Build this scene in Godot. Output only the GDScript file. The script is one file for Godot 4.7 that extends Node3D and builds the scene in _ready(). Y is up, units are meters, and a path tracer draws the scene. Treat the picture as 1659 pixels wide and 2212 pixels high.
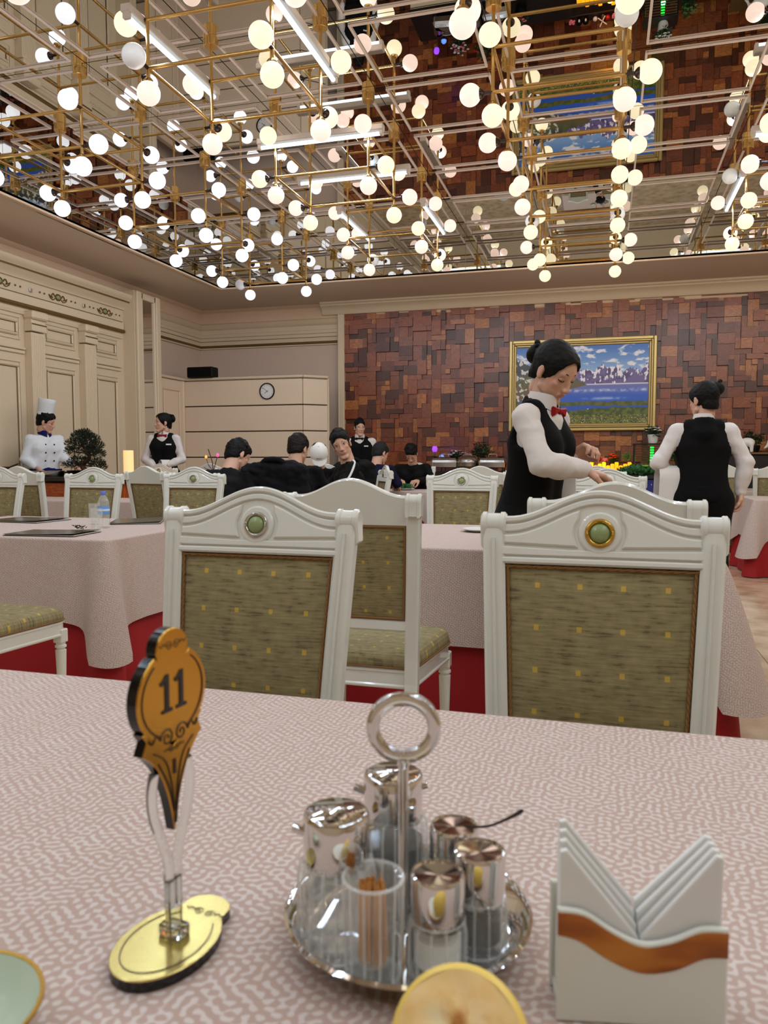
extends Node3D
# A hotel dining hall: mirrored coffer with brass globe chandeliers, wood-block wall, set tables and staff.

# ---------------------------------------------------------------- mesh builder
class MB:
	var p := PackedVector3Array()
	var n := PackedVector3Array()
	var u := PackedVector2Array()
	var c := PackedColorArray()
	var i := PackedInt32Array()
	var col := Color.WHITE
	var xf := Transform3D()

	func at(t: Transform3D) -> MB:
		xf = t
		return self

	func vtx(a: Vector3, nn: Vector3, uv := Vector2.ZERO) -> int:
		p.append(xf * a)
		n.append((xf.basis * nn).normalized())
		u.append(uv)
		c.append(col)
		return p.size() - 1

	func tri_i(a: int, b: int, d: int) -> void:   # counter-clockwise from outside
		i.append(a)
		i.append(d)
		i.append(b)

	func quad(a: Vector3, b: Vector3, d: Vector3, e: Vector3, uv0 := Vector2.ZERO, uv1 := Vector2.ONE) -> void:
		var nn := (b - a).cross(e - a).normalized()
		var k := vtx(a, nn, uv0)
		vtx(b, nn, Vector2(uv1.x, uv0.y))
		vtx(d, nn, uv1)
		vtx(e, nn, Vector2(uv0.x, uv1.y))
		tri_i(k, k + 1, k + 2)
		tri_i(k, k + 2, k + 3)

	func tri(a: Vector3, b: Vector3, d: Vector3) -> void:
		var nn := (b - a).cross(d - a).normalized()
		var k := vtx(a, nn)
		vtx(b, nn)
		vtx(d, nn)
		tri_i(k, k + 1, k + 2)

	func box(ce: Vector3, sz: Vector3, bev := 0.0) -> MB:
		var h := sz * 0.5
		bev = minf(bev, minf(h.x, minf(h.y, h.z)) * 0.9)
		var q := h - Vector3.ONE * bev
		for ax in 3:
			var b1 := (ax + 1) % 3
			var b2 := (ax + 2) % 3
			for s in [-1.0, 1.0]:
				var pts: Array[Vector3] = []
				for k in [[-1, -1], [1, -1], [1, 1], [-1, 1]]:
					var v := Vector3.ZERO
					v[ax] = s * h[ax]
					v[b1] = k[0] * q[b1]
					v[b2] = k[1] * q[b2]
					pts.append(ce + v)
				var su := Vector2(2.0 * h[b1], 2.0 * h[b2])
				if s > 0:
					quad(pts[0], pts[1], pts[2], pts[3], Vector2.ZERO, su)
				else:
					quad(pts[0], pts[3], pts[2], pts[1], Vector2.ZERO, su)
		if bev > 0.0:
			for ax in 3:
				var b1 := (ax + 1) % 3
				var b2 := (ax + 2) % 3
				for s1 in [-1.0, 1.0]:
					for s2 in [-1.0, 1.0]:
						var a0 := Vector3.ZERO
						a0[b1] = s1 * h[b1]
						a0[b2] = s2 * q[b2]
						var a1 := Vector3.ZERO
						a1[b1] = s1 * q[b1]
						a1[b2] = s2 * h[b2]
						var e := Vector3.ZERO
						e[ax] = q[ax]
						if s1 * s2 > 0:
							_edge(ce + a0 - e, ce + a1 - e, ce + a1 + e, ce + a0 + e, a0 + a1)
						else:
							_edge(ce + a0 - e, ce + a1 - e, ce + a1 + e, ce + a0 + e, a0 + a1)
			for sx in [-1.0, 1.0]:
				for sy in [-1.0, 1.0]:
					for sz2 in [-1.0, 1.0]:
						var a := ce + Vector3(sx * h.x, sy * q.y, sz2 * q.z)
						var b := ce + Vector3(sx * q.x, sy * h.y, sz2 * q.z)
						var d := ce + Vector3(sx * q.x, sy * q.y, sz2 * h.z)
						if (b - a).cross(d - a).dot(Vector3(sx, sy, sz2)) > 0:
							tri(a, b, d)
						else:
							tri(a, d, b)
		return self

	func _edge(a: Vector3, b: Vector3, d: Vector3, e: Vector3, out: Vector3) -> void:
		if (b - a).cross(e - a).dot(out) > 0:
			quad(a, b, d, e)
		else:
			quad(a, e, d, b)

	# profile: (radius, height) from bottom to top along the outside
	func lathe(prof: Array, seg := 24, arc := TAU, sx := 1.0, sz := 1.0) -> MB:
		var m := prof.size()
		var sn: Array[Vector2] = []
		for k in m - 1:
			var d: Vector2 = prof[k + 1] - prof[k]
			sn.append(Vector2(d.y, -d.x).normalized())
		var len_ := 0.0
		for k in m - 1:
			var n0 := sn[k]
			var n1 := sn[k]
			if k > 0 and sn[k - 1].dot(sn[k]) > 0.72:
				n0 = (sn[k - 1] + sn[k]).normalized()
			if k < m - 2 and sn[k + 1].dot(sn[k]) > 0.72:
				n1 = (sn[k + 1] + sn[k]).normalized()
			var a: Vector2 = prof[k]
			var b: Vector2 = prof[k + 1]
			var l1 := len_ + a.distance_to(b)
			var base := p.size()
			for j in seg + 1:
				var th := arc * j / seg
				var cs := cos(th)
				var s := sin(th)
				vtx(Vector3(a.x * cs * sx, a.y, a.x * s * sz), Vector3(n0.x * cs / sx, n0.y, n0.x * s / sz), Vector2(float(j) / seg, len_))
				vtx(Vector3(b.x * cs * sx, b.y, b.x * s * sz), Vector3(n1.x * cs / sx, n1.y, n1.x * s / sz), Vector2(float(j) / seg, l1))
			for j in seg:
				var q := base + j * 2
				if a.x > 1e-6:
					tri_i(q, q + 1, q + 2)
				if b.x > 1e-6:
					tri_i(q + 1, q + 3, q + 2)
			len_ = l1
		return self

	func ball(ce: Vector3, r: Vector3, seg := 16, rings := 10) -> MB:
		var base := p.size()
		for k in rings + 1:
			var ph := PI * k / rings - PI / 2
			for j in seg + 1:
				var th := TAU * j / seg
				var d := Vector3(cos(ph) * cos(th), sin(ph), cos(ph) * sin(th))
				vtx(ce + d * r, d / r, Vector2(float(j) / seg, float(k) / rings))
		for k in rings:
			for j in seg:
				var q := base + k * (seg + 1) + j
				var w := q + seg + 1
				if k > 0:
					tri_i(q, w, q + 1)
				if k < rings - 1:
					tri_i(w, w + 1, q + 1)
		return self

	func tube(path: Array, r, seg := 8, closed := false, flat := 1.0) -> MB:
		var m := path.size()
		var t0: Vector3 = (path[1] - path[0]).normalized()
		var up := Vector3.UP if absf(t0.y) < 0.9 else Vector3.RIGHT
		var side := up.cross(t0).normalized()
		var base := p.size()
		var run := 0.0
		var rings := m + (1 if closed else 0)
		for kk in rings:
			var k := kk % m
			var a: Vector3 = path[(k - 1 + m) % m] if closed or k > 0 else path[k]
			var b: Vector3 = path[(k + 1) % m] if closed or k < m - 1 else path[k]
			var t := (b - a).normalized()
			side = (side - t * side.dot(t)).normalized()
			var v := t.cross(side)
			var rr: float = r if r is float else r[k]
			if kk > 0:
				run += (path[k] as Vector3).distance_to(path[(k - 1 + m) % m])
			for j in seg + 1:
				var th := TAU * j / seg
				var d := side * cos(th) + v * sin(th) * flat
				var dn := side * cos(th) + v * sin(th) / flat
				vtx(path[k] + d * rr, dn, Vector2(float(j) / seg, run))
		for k in rings - 1:
			for j in seg:
				var q := base + k * (seg + 1) + j
				var w := q + seg + 1
				tri_i(q, q + 1, w)
				tri_i(q + 1, w + 1, w)
		if not closed:
			for e in 2:
				var k: int = 0 if e == 0 else m - 1
				var t: Vector3 = (path[1] - path[0]).normalized() * -1.0 if e == 0 else (path[m - 1] - path[m - 2]).normalized()
				var ce := vtx(path[k], t)
				var first := p.size()
				for j in seg + 1:
					vtx(xf.affine_inverse() * p[base + (0 if e == 0 else (rings - 1) * (seg + 1)) + j], t)
				for j in seg:
					if e == 0:
						tri_i(ce, first + j + 1, first + j)
					else:
						tri_i(ce, first + j, first + j + 1)
		return self

	static func inset(poly: PackedVector2Array, d: float) -> PackedVector2Array:
		var m := poly.size()
		var o := PackedVector2Array()
		for k in m:
			var a := (poly[k] - poly[(k - 1 + m) % m]).normalized()
			var b := (poly[(k + 1) % m] - poly[k]).normalized()
			var na := Vector2(-a.y, a.x)
			var nb := Vector2(-b.y, b.x)
			var s := na + nb
			var l := s.length_squared()
			if l < 0.15:
				o.append(poly[k] + na * d)
			else:
				o.append(poly[k] + s * (2.0 * d / l) * clampf(1.0, 0.0, 1.0))
		return o

	static func area(poly: PackedVector2Array) -> float:
		var s := 0.0
		for k in poly.size():
			var q := poly[(k + 1) % poly.size()]
			s += poly[k].x * q.y - q.x * poly[k].y
		return s * 0.5

	# polygon in XY stacked along z: layers of Vector2(inset, z), first to last; capped at both ends
	func stack(poly: PackedVector2Array, layers: Array, uvs := 1.0, caps := 3) -> MB:
		if area(poly) < 0:
			poly.reverse()
		var m := poly.size()
		var rings: Array = []
		for l in layers:
			rings.append(inset(poly, l.x) if absf(l.x) > 1e-7 else poly)
		var en: Array[Vector2] = []
		for k in m:
			var d := (poly[(k + 1) % m] - poly[k]).normalized()
			en.append(Vector2(d.y, -d.x))
		for e in 2:
			if caps & (1 << e) == 0:
				continue
			var ring: PackedVector2Array = rings[0] if e == 0 else rings[rings.size() - 1]
			var z: float = layers[0].y if e == 0 else layers[layers.size() - 1].y
			var tr := Geometry2D.triangulate_polygon(ring)
			var base := p.size()
			for q in ring:
				vtx(Vector3(q.x, q.y, z), Vector3(0, 0, -1 if e == 0 else 1), q * uvs)
			if tr.is_empty():   # an inset that crosses itself: a fan round its middle
				var mid := Vector2.ZERO
				for q in ring:
					mid += q / m
				vtx(Vector3(mid.x, mid.y, z), Vector3(0, 0, -1 if e == 0 else 1), mid * uvs)
				for k in m:
					if e == 1:
						tri_i(base + m, base + k, base + (k + 1) % m)
					else:
						tri_i(base + m, base + (k + 1) % m, base + k)
			for k in range(0, tr.size(), 3):
				var a := tr[k]
				var b := tr[k + 1]
				var d := tr[k + 2]
				var ccw := (ring[b] - ring[a]).cross(ring[d] - ring[a]) > 0
				if ccw == (e == 1):
					tri_i(base + a, base + b, base + d)
				else:
					tri_i(base + a, base + d, base + b)
		for l in rings.size() - 1:
			var di: float = layers[l + 1].x - layers[l].x
			var dz: float = layers[l + 1].y - layers[l].y
			var slope := Vector2(dz, di).normalized()   # normal = edge*slope.x + z*slope.y
			if slope.x < 0:
				slope = slope
			for k in m:
				var k2 := (k + 1) % m
				var na := en[k]
				var nb := en[k]
				if en[(k - 1 + m) % m].dot(en[k]) > 0.75:
					na = (en[(k - 1 + m) % m] + en[k]).normalized()
				if en[k2].dot(en[k]) > 0.75:
					nb = (en[k2] + en[k]).normalized()
				var A: Vector2 = rings[l][k]
				var B: Vector2 = rings[l][k2]
				var C: Vector2 = rings[l + 1][k2]
				var D: Vector2 = rings[l + 1][k]
				var n1 := Vector3(na.x * slope.x, na.y * slope.x, slope.y)
				var n2 := Vector3(nb.x * slope.x, nb.y * slope.x, slope.y)
				var q := vtx(Vector3(A.x, A.y, layers[l].y), n1, Vector2(A.x, A.y) * uvs)
				vtx(Vector3(B.x, B.y, layers[l].y), n2, Vector2(B.x, B.y) * uvs)
				vtx(Vector3(C.x, C.y, layers[l + 1].y), n2, Vector2(C.x, C.y) * uvs)
				vtx(Vector3(D.x, D.y, layers[l + 1].y), n1, Vector2(D.x, D.y) * uvs)
				tri_i(q, q + 1, q + 2)
				tri_i(q, q + 2, q + 3)
		return self

	func plate(poly: PackedVector2Array, z0: float, z1: float, bev := 0.0, uvs := 1.0) -> MB:
		if bev > 0.0:
			return stack(poly, [Vector2(0, z0), Vector2(0, z1 - bev), Vector2(bev, z1)], uvs)
		return stack(poly, [Vector2(0, z0), Vector2(0, z1)], uvs)

	# rows of points, smooth; rows run so that (next in row) x (next row) points outwards
	func sheet(rows: Array, wrap := false, uvs := Vector2.ONE) -> MB:
		var R := rows.size()
		var C: int = rows[0].size()
		var base := p.size()
		for r in R:
			for k in C:
				var a: Vector3 = rows[r][(k - 1 + C) % C] if wrap or k > 0 else rows[r][k]
				var b: Vector3 = rows[r][(k + 1) % C] if wrap or k < C - 1 else rows[r][k]
				var d: Vector3 = rows[maxi(r - 1, 0)][k]
				var e: Vector3 = rows[mini(r + 1, R - 1)][k]
				vtx(rows[r][k], (b - a).cross(e - d), Vector2(float(k) / C, float(r) / R) * uvs)
		var cc := C if wrap else C - 1
		for r in R - 1:
			for k in cc:
				var a := base + r * C + k
				var b := base + r * C + (k + 1) % C
				tri_i(a, b, b + C)
				tri_i(a, b + C, a + C)
		return self

	func mesh(colors := false) -> ArrayMesh:
		var a := []
		a.resize(Mesh.ARRAY_MAX)
		a[Mesh.ARRAY_VERTEX] = p
		a[Mesh.ARRAY_NORMAL] = n
		a[Mesh.ARRAY_TEX_UV] = u
		if colors:
			a[Mesh.ARRAY_COLOR] = c
		a[Mesh.ARRAY_INDEX] = i
		var m := ArrayMesh.new()
		m.add_surface_from_arrays(Mesh.PRIMITIVE_TRIANGLES, a)
		return m


# ---------------------------------------------------------------- signed distance field, meshed as surface nets
class SDF:
	var o: Vector3
	var h: float
	var nx: int
	var ny: int
	var nz: int
	var k: float
	var s := PackedFloat32Array()

	func _init(lo: Vector3, hi: Vector3, cell: float, sharp := 90.0) -> void:
		o = lo
		h = cell
		k = sharp
		nx = int(ceil((hi.x - lo.x) / cell)) + 1
		ny = int(ceil((hi.y - lo.y) / cell)) + 1
		nz = int(ceil((hi.z - lo.z) / cell)) + 1
		s.resize(nx * ny * nz)

	func _range(lo: Vector3, hi: Vector3) -> Array:
		var a := (lo - o) / h
		var b := (hi - o) / h
		return [clampi(int(a.x), 0, nx - 1), clampi(int(a.y), 0, ny - 1), clampi(int(a.z), 0, nz - 1), clampi(int(b.x) + 1, 0, nx - 1), clampi(int(b.y) + 1, 0, ny - 1), clampi(int(b.z) + 1, 0, nz - 1)]

	func cap(a: Vector3, b: Vector3, ra: float, rb: float) -> void:
		var mg := 2.0 * h + 2.0 / k
		var rr := maxf(ra, rb) + mg
		var q := _range(a.min(b) - Vector3.ONE * rr, a.max(b) + Vector3.ONE * rr)
		var ab := b - a
		var l2 := maxf(ab.length_squared(), 1e-9)
		var dr := rb - ra
		for z in range(q[2], q[5] + 1):
			for y in range(q[1], q[4] + 1):
				var id := (z * ny + y) * nx
				for x in range(q[0], q[3] + 1):
					var pa := Vector3(o.x + x * h, o.y + y * h, o.z + z * h) - a
					var t := clampf(pa.dot(ab) / l2, 0.0, 1.0)
					var d := (pa - ab * t).length() - ra - dr * t
					if d < mg:
						s[id + x] += exp(-k * maxf(d, -0.12))

	func ell(ce: Vector3, r: Vector3, rot := Basis.IDENTITY) -> void:
		var mg := 2.0 * h + 2.0 / k
		var rr := maxf(r.x, maxf(r.y, r.z)) + mg
		var q := _range(ce - Vector3.ONE * rr, ce + Vector3.ONE * rr)
		var inv := rot.transposed()
		for z in range(q[2], q[5] + 1):
			for y in range(q[1], q[4] + 1):
				var id := (z * ny + y) * nx
				for x in range(q[0], q[3] + 1):
					var l := inv * (Vector3(o.x + x * h, o.y + y * h, o.z + z * h) - ce)
					var a := (l / r).length()
					var b := (l / (r * r)).length()
					var d := a * (a - 1.0) / maxf(b, 1e-6)
					if d < mg:
						s[id + x] += exp(-k * maxf(d, -0.12))

	func done() -> void:   # sums of exponentials become distances
		for j in s.size():
			s[j] = -log(maxf(s[j], 1e-8)) / k

	func cut_ell(ce: Vector3, r: Vector3, rot := Basis.IDENTITY) -> void:
		var rr := maxf(r.x, maxf(r.y, r.z)) + h
		var q := _range(ce - Vector3.ONE * rr, ce + Vector3.ONE * rr)
		var inv := rot.transposed()
		for z in range(q[2], q[5] + 1):
			for y in range(q[1], q[4] + 1):
				for x in range(q[0], q[3] + 1):
					var l := inv * (Vector3(o.x + x * h, o.y + y * h, o.z + z * h) - ce)
					var a := (l / r).length()
					var d := a * (a - 1.0) / maxf((l / (r * r)).length(), 1e-6)
					var id := (z * ny + y) * nx + x
					s[id] = maxf(s[id], -d)

	func cut_cap(a: Vector3, b: Vector3, ra: float, rb: float) -> void:
		var rr := maxf(ra, rb) + h
		var q := _range(a.min(b) - Vector3.ONE * rr, a.max(b) + Vector3.ONE * rr)
		var ab := b - a
		var l2 := maxf(ab.length_squared(), 1e-9)
		for z in range(q[2], q[5] + 1):
			for y in range(q[1], q[4] + 1):
				for x in range(q[0], q[3] + 1):
					var pa := Vector3(o.x + x * h, o.y + y * h, o.z + z * h) - a
					var t := clampf(pa.dot(ab) / l2, 0.0, 1.0)
					var d := (pa - ab * t).length() - ra - (rb - ra) * t
					var id := (z * ny + y) * nx + x
					s[id] = maxf(s[id], -d)

	func cut_plane(pt: Vector3, nn: Vector3) -> void:   # takes away the side that nn points to
		for z in nz:
			for y in ny:
				var id := (z * ny + y) * nx
				var b := (Vector3(o.x, o.y + y * h, o.z + z * h) - pt).dot(nn)
				for x in nx:
					s[id + x] = maxf(s[id + x], b + x * h * nn.x)

	func into(mb: MB) -> void:
		var vi := PackedInt32Array()
		vi.resize(nx * ny * nz)
		vi.fill(-1)
		var sx := 1
		var sy := nx
		var sz := nx * ny
		var pts := PackedVector3Array()
		var tris := PackedInt32Array()
		var off := [0, sx, sy, sx + sy, sz, sx + sz, sy + sz, sx + sy + sz]
		var ed := [[0, 1], [2, 3], [4, 5], [6, 7], [0, 2], [1, 3], [4, 6], [5, 7], [0, 4], [1, 5], [2, 6], [3, 7]]
		for z in nz - 1:
			for y in ny - 1:
				var id := (z * ny + y) * nx
				for x in nx - 1:
					var q := id + x
					var in0 := s[q] < 0.0
					if (s[q + 1] < 0.0) == in0 and (s[q + sy] < 0.0) == in0 and (s[q + sy + 1] < 0.0) == in0 and (s[q + sz] < 0.0) == in0 and (s[q + sz + 1] < 0.0) == in0 and (s[q + sz + sy] < 0.0) == in0 and (s[q + sz + sy + 1] < 0.0) == in0:
						continue
					var sum := Vector3.ZERO
					var cnt := 0
					for e in ed:
						var da: float = s[q + off[e[0]]]
						var db: float = s[q + off[e[1]]]
						if (da < 0.0) != (db < 0.0):
							var t := da / (da - db)
							var a := Vector3(e[0] & 1, (e[0] >> 1) & 1, e[0] >> 2)
							var b := Vector3(e[1] & 1, (e[1] >> 1) & 1, e[1] >> 2)
							sum += a.lerp(b, t)
							cnt += 1
					vi[q] = pts.size()
					pts.append(o + (Vector3(x, y, z) + sum / cnt) * h)
					if x > 0 and y > 0 and z > 0:
						var ax := [[sx, sy, sz], [sy, sz, sx], [sz, sx, sy]]
						for w in ax:
							var d1: float = s[q + w[0]]
							if (d1 < 0.0) == in0:
								continue
							var v0 := vi[q]
							var v1 := vi[q - w[1]]
							var v2 := vi[q - w[1] - w[2]]
							var v3 := vi[q - w[2]]
							if v1 < 0 or v2 < 0 or v3 < 0:
								continue
							if in0:
								tris.append_array(PackedInt32Array([v0, v1, v2, v0, v2, v3]))
							else:
								tris.append_array(PackedInt32Array([v0, v2, v1, v0, v3, v2]))
		var nn := PackedVector3Array()
		nn.resize(pts.size())
		for t in range(0, tris.size(), 3):
			var f := (pts[tris[t + 1]] - pts[tris[t]]).cross(pts[tris[t + 2]] - pts[tris[t]])
			nn[tris[t]] += f
			nn[tris[t + 1]] += f
			nn[tris[t + 2]] += f
		var base := mb.p.size()
		for j in pts.size():
			mb.vtx(pts[j], nn[j], Vector2(pts[j].x + pts[j].z, pts[j].y))
		for t in range(0, tris.size(), 3):
			mb.tri_i(base + tris[t], base + tris[t + 1], base + tris[t + 2])


# ---------------------------------------------------------------- naming and tagging
var M := {}
var rng := RandomNumberGenerator.new()


func obj(called: String, mesh_or_mb, mat: Material, parent: Node = null) -> MeshInstance3D:
	var o := MeshInstance3D.new()
	o.name = called
	o.mesh = mesh_or_mb.mesh() if mesh_or_mb is MB else mesh_or_mb
	o.material_override = mat
	(parent if parent else self).add_child(o, true)
	return o


func tag(o: Node3D, label: String, category: String, group := "") -> Node3D:
	o.set_meta("label", label)
	o.set_meta("category", category)
	if group:
		o.set_meta("group", group)
	return o


func thing(called: String, label: String, category: String, pos := Vector3.ZERO, yaw := 0.0, group := "") -> Node3D:
	var o := Node3D.new()
	o.name = called
	add_child(o, true)
	o.position = pos
	o.rotation.y = yaw
	return tag(o, label, category, group)


func struct_(called: String, mesh_or_mb, mat: Material) -> MeshInstance3D:
	var o := obj(called, mesh_or_mb, mat)
	o.set_meta("kind", "structure")
	return o


func copy_of(o: Node3D, label: String, pos: Vector3, yaw: float, group := "") -> Node3D:
	var d: Node3D = o.duplicate()
	d.name = String(o.name)
	add_child(d, true)
	d.position = pos
	d.rotation.y = yaw
	tag(d, label, o.get_meta("category"), group)
	return d


func mat(called: String, col: Color, rough := 0.6, metal := 0.0) -> StandardMaterial3D:
	var m := StandardMaterial3D.new()
	m.resource_name = called
	m.albedo_color = col
	m.roughness = rough
	m.metallic = metal
	M[called] = m
	return m


func T(x: float, y: float, z: float, b := Basis.IDENTITY) -> Transform3D:
	return Transform3D(b, Vector3(x, y, z))


func rot(axis: Vector3, deg: float) -> Basis:
	return Basis(axis, deg_to_rad(deg))


func V2(a: Array) -> PackedVector2Array:
	var o := PackedVector2Array()
	for k in range(0, a.size(), 2):
		o.append(Vector2(a[k], a[k + 1]))
	return o


func V3(a: Array) -> Array:
	var o := []
	for k in range(0, a.size(), 3):
		o.append(Vector3(a[k], a[k + 1], a[k + 2]))
	return o


func curve3(a: Array, n := 24, closed := false) -> Array:   # Catmull-Rom through points
	var o := []
	var m := a.size()
	var segs := m if closed else m - 1
	for j in n + (0 if closed else 1):
		var t := float(j) / n * segs
		var k := mini(int(t), segs - 1)
		var f := t - k
		var p0: Vector3 = a[(k - 1 + m) % m] if closed else a[maxi(k - 1, 0)]
		var p1: Vector3 = a[k % m]
		var p2: Vector3 = a[(k + 1) % m] if closed else a[mini(k + 1, m - 1)]
		var p3: Vector3 = a[(k + 2) % m] if closed else a[mini(k + 2, m - 1)]
		o.append(p1.cubic_interpolate(p2, p0, p3, f))
	return o


func curve2(a: PackedVector2Array, n := 24, closed := false) -> PackedVector2Array:
	var b := []
	for q in a:
		b.append(Vector3(q.x, q.y, 0))
	var o := PackedVector2Array()
	for q in curve3(b, n, closed):
		o.append(Vector2(q.x, q.y))
	return o


func round_rect(w: float, d: float, r: float, n := 5) -> PackedVector2Array:
	var o := PackedVector2Array()
	for k in 4:
		var cx := (w / 2 - r) * (1 if k == 0 or k == 3 else -1)
		var cy := (d / 2 - r) * (1 if k < 2 else -1)
		for j in n + 1:
			var a := PI / 2 * (k + float(j) / n)
			o.append(Vector2(cx + r * cos(a), cy + r * sin(a)))
	return o


func circle(r: float, n := 24, c := Vector2.ZERO, ry := -1.0) -> PackedVector2Array:
	var o := PackedVector2Array()
	for k in n:
		o.append(c + Vector2(r * cos(TAU * k / n), (r if ry < 0 else ry) * sin(TAU * k / n)))
	return o


func flat_ground(poly: PackedVector2Array) -> PackedVector2Array:   # XZ outline for a stack turned to lie flat
	return poly


var LAY := Basis(Vector3(1, 0, 0), Vector3(0, 0, -1), Vector3(0, 1, 0))   # local x,y -> world x,-z; local z -> up


# ---------------------------------------------------------------- textures
func noise_tex(freq: float, ramp: Gradient, size := 512, typ := FastNoiseLite.TYPE_SIMPLEX_SMOOTH, sd := 1, oct := 3, warp := 0.0) -> NoiseTexture2D:
	var f := FastNoiseLite.new()
	f.noise_type = typ
	f.seed = sd
	f.frequency = freq
	f.fractal_octaves = oct
	if oct <= 1:
		f.fractal_type = FastNoiseLite.FRACTAL_NONE
	if warp > 0.0:
		f.domain_warp_enabled = true
		f.domain_warp_amplitude = warp
		f.domain_warp_frequency = freq * 1.3
	if typ == FastNoiseLite.TYPE_CELLULAR:
		f.cellular_return_type = FastNoiseLite.RETURN_DISTANCE2_SUB
		f.cellular_jitter = 1.0
	var t := NoiseTexture2D.new()
	t.width = size
	t.height = size
	t.seamless = true
	t.noise = f
	t.color_ramp = ramp
	return t


func ramp(stops: Array) -> Gradient:
	var g := Gradient.new()
	var o := PackedFloat32Array()
	var c := PackedColorArray()
	for s in stops:
		o.append(s[0])
		c.append(s[1])
	g.offsets = o
	g.colors = c
	return g


func img_tex(im: Image) -> ImageTexture:
	return ImageTexture.create_from_image(im)


func make_fabric(n := 512) -> ImageTexture:   # half a metre: horizontal slub weave with small yellow squares
	var im := Image.create(n, n, false, Image.FORMAT_RGB8)
	var f := FastNoiseLite.new()
	f.seed = 5
	f.frequency = 0.02
	f.fractal_octaves = 4
	var g := FastNoiseLite.new()
	g.seed = 9
	g.frequency = 0.012
	var pitch := n / 6.0
	for y in n:
		for x in n:
			var v := f.get_noise_2d(x * 0.55, y * 6.5) * 0.26 + g.get_noise_2d(x * 2.0, y * 2.0) * 0.14 + (0.03 if (y % 4) < 2 else -0.03)
			var c := Color(0.515 + v * 0.34, 0.475 + v * 0.33, 0.335 + v * 0.27)
			if v < -0.13:
				c = c.darkened(0.16)
			var px := fposmod(x, pitch) - pitch / 2
			var py := fposmod(y, pitch) - pitch / 2
			if absf(px) < 13 and absf(py) < 13:
				c = c.lerp(Color(0.60, 0.55, 0.34), 0.16)
			if absf(px) < 5 and absf(py) < 5.5:
				c = c.lerp(Color(0.80, 0.66, 0.25), 0.75)
			im.set_pixel(x, y, c)
	return img_tex(im)


func make_damask(dark: Color, pale: Color, n := 512) -> ImageTexture:   # little pale blobs: a band of random waves, cut at a level, seamless
	var r := RandomNumberGenerator.new()
	r.seed = 19
	var tab := PackedFloat32Array()
	for k in n:
		tab.append(cos(TAU * k / n))
	var kx := PackedInt32Array()
	var ky := PackedInt32Array()
	var ph := PackedInt32Array()
	for k in 22:
		var a := r.randf() * TAU
		var f := r.randf_range(21.0, 31.0)
		kx.append(int(round(f * cos(a))) & (n - 1))
		ky.append(int(round(f * sin(a))) & (n - 1))
		ph.append(r.randi() % n)
	var d := PackedByteArray()
	d.resize(n * n * 3)
	for y in n:
		for x in n:
			var v := 0.0
			for k in 22:
				v += tab[(kx[k] * x + ky[k] * y + ph[k]) & (n - 1)]
			var t := clampf((v - 0.4) / 1.6, 0.0, 1.0)
			var q := (y * n + x) * 3
			d[q] = int(255 * lerpf(dark.r, pale.r, t))
			d[q + 1] = int(255 * lerpf(dark.g, pale.g, t))
			d[q + 2] = int(255 * lerpf(dark.b, pale.b, t))
	return img_tex(Image.create_from_data(n, n, false, Image.FORMAT_RGB8, d))


func make_wood(n := 256) -> ImageTexture:   # greyish grain, tinted by each material
	var im := Image.create(n, n, false, Image.FORMAT_RGB8)
	var f := FastNoiseLite.new()
	f.seed = 3
	f.frequency = 0.011
	f.fractal_octaves = 3
	for y in n:
		for x in n:
			var w := f.get_noise_2d(x * 0.5, y * 2.2)
			var r := sin((y * 0.28 + w * 16.0)) * 0.5 + 0.5
			var v := 0.78 + 0.16 * r + f.get_noise_2d(x * 1.5 + 90, y * 14.0) * 0.22
			im.set_pixel(x, y, Color(v, v * 0.98, v * 0.95))
	return img_tex(im)


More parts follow.
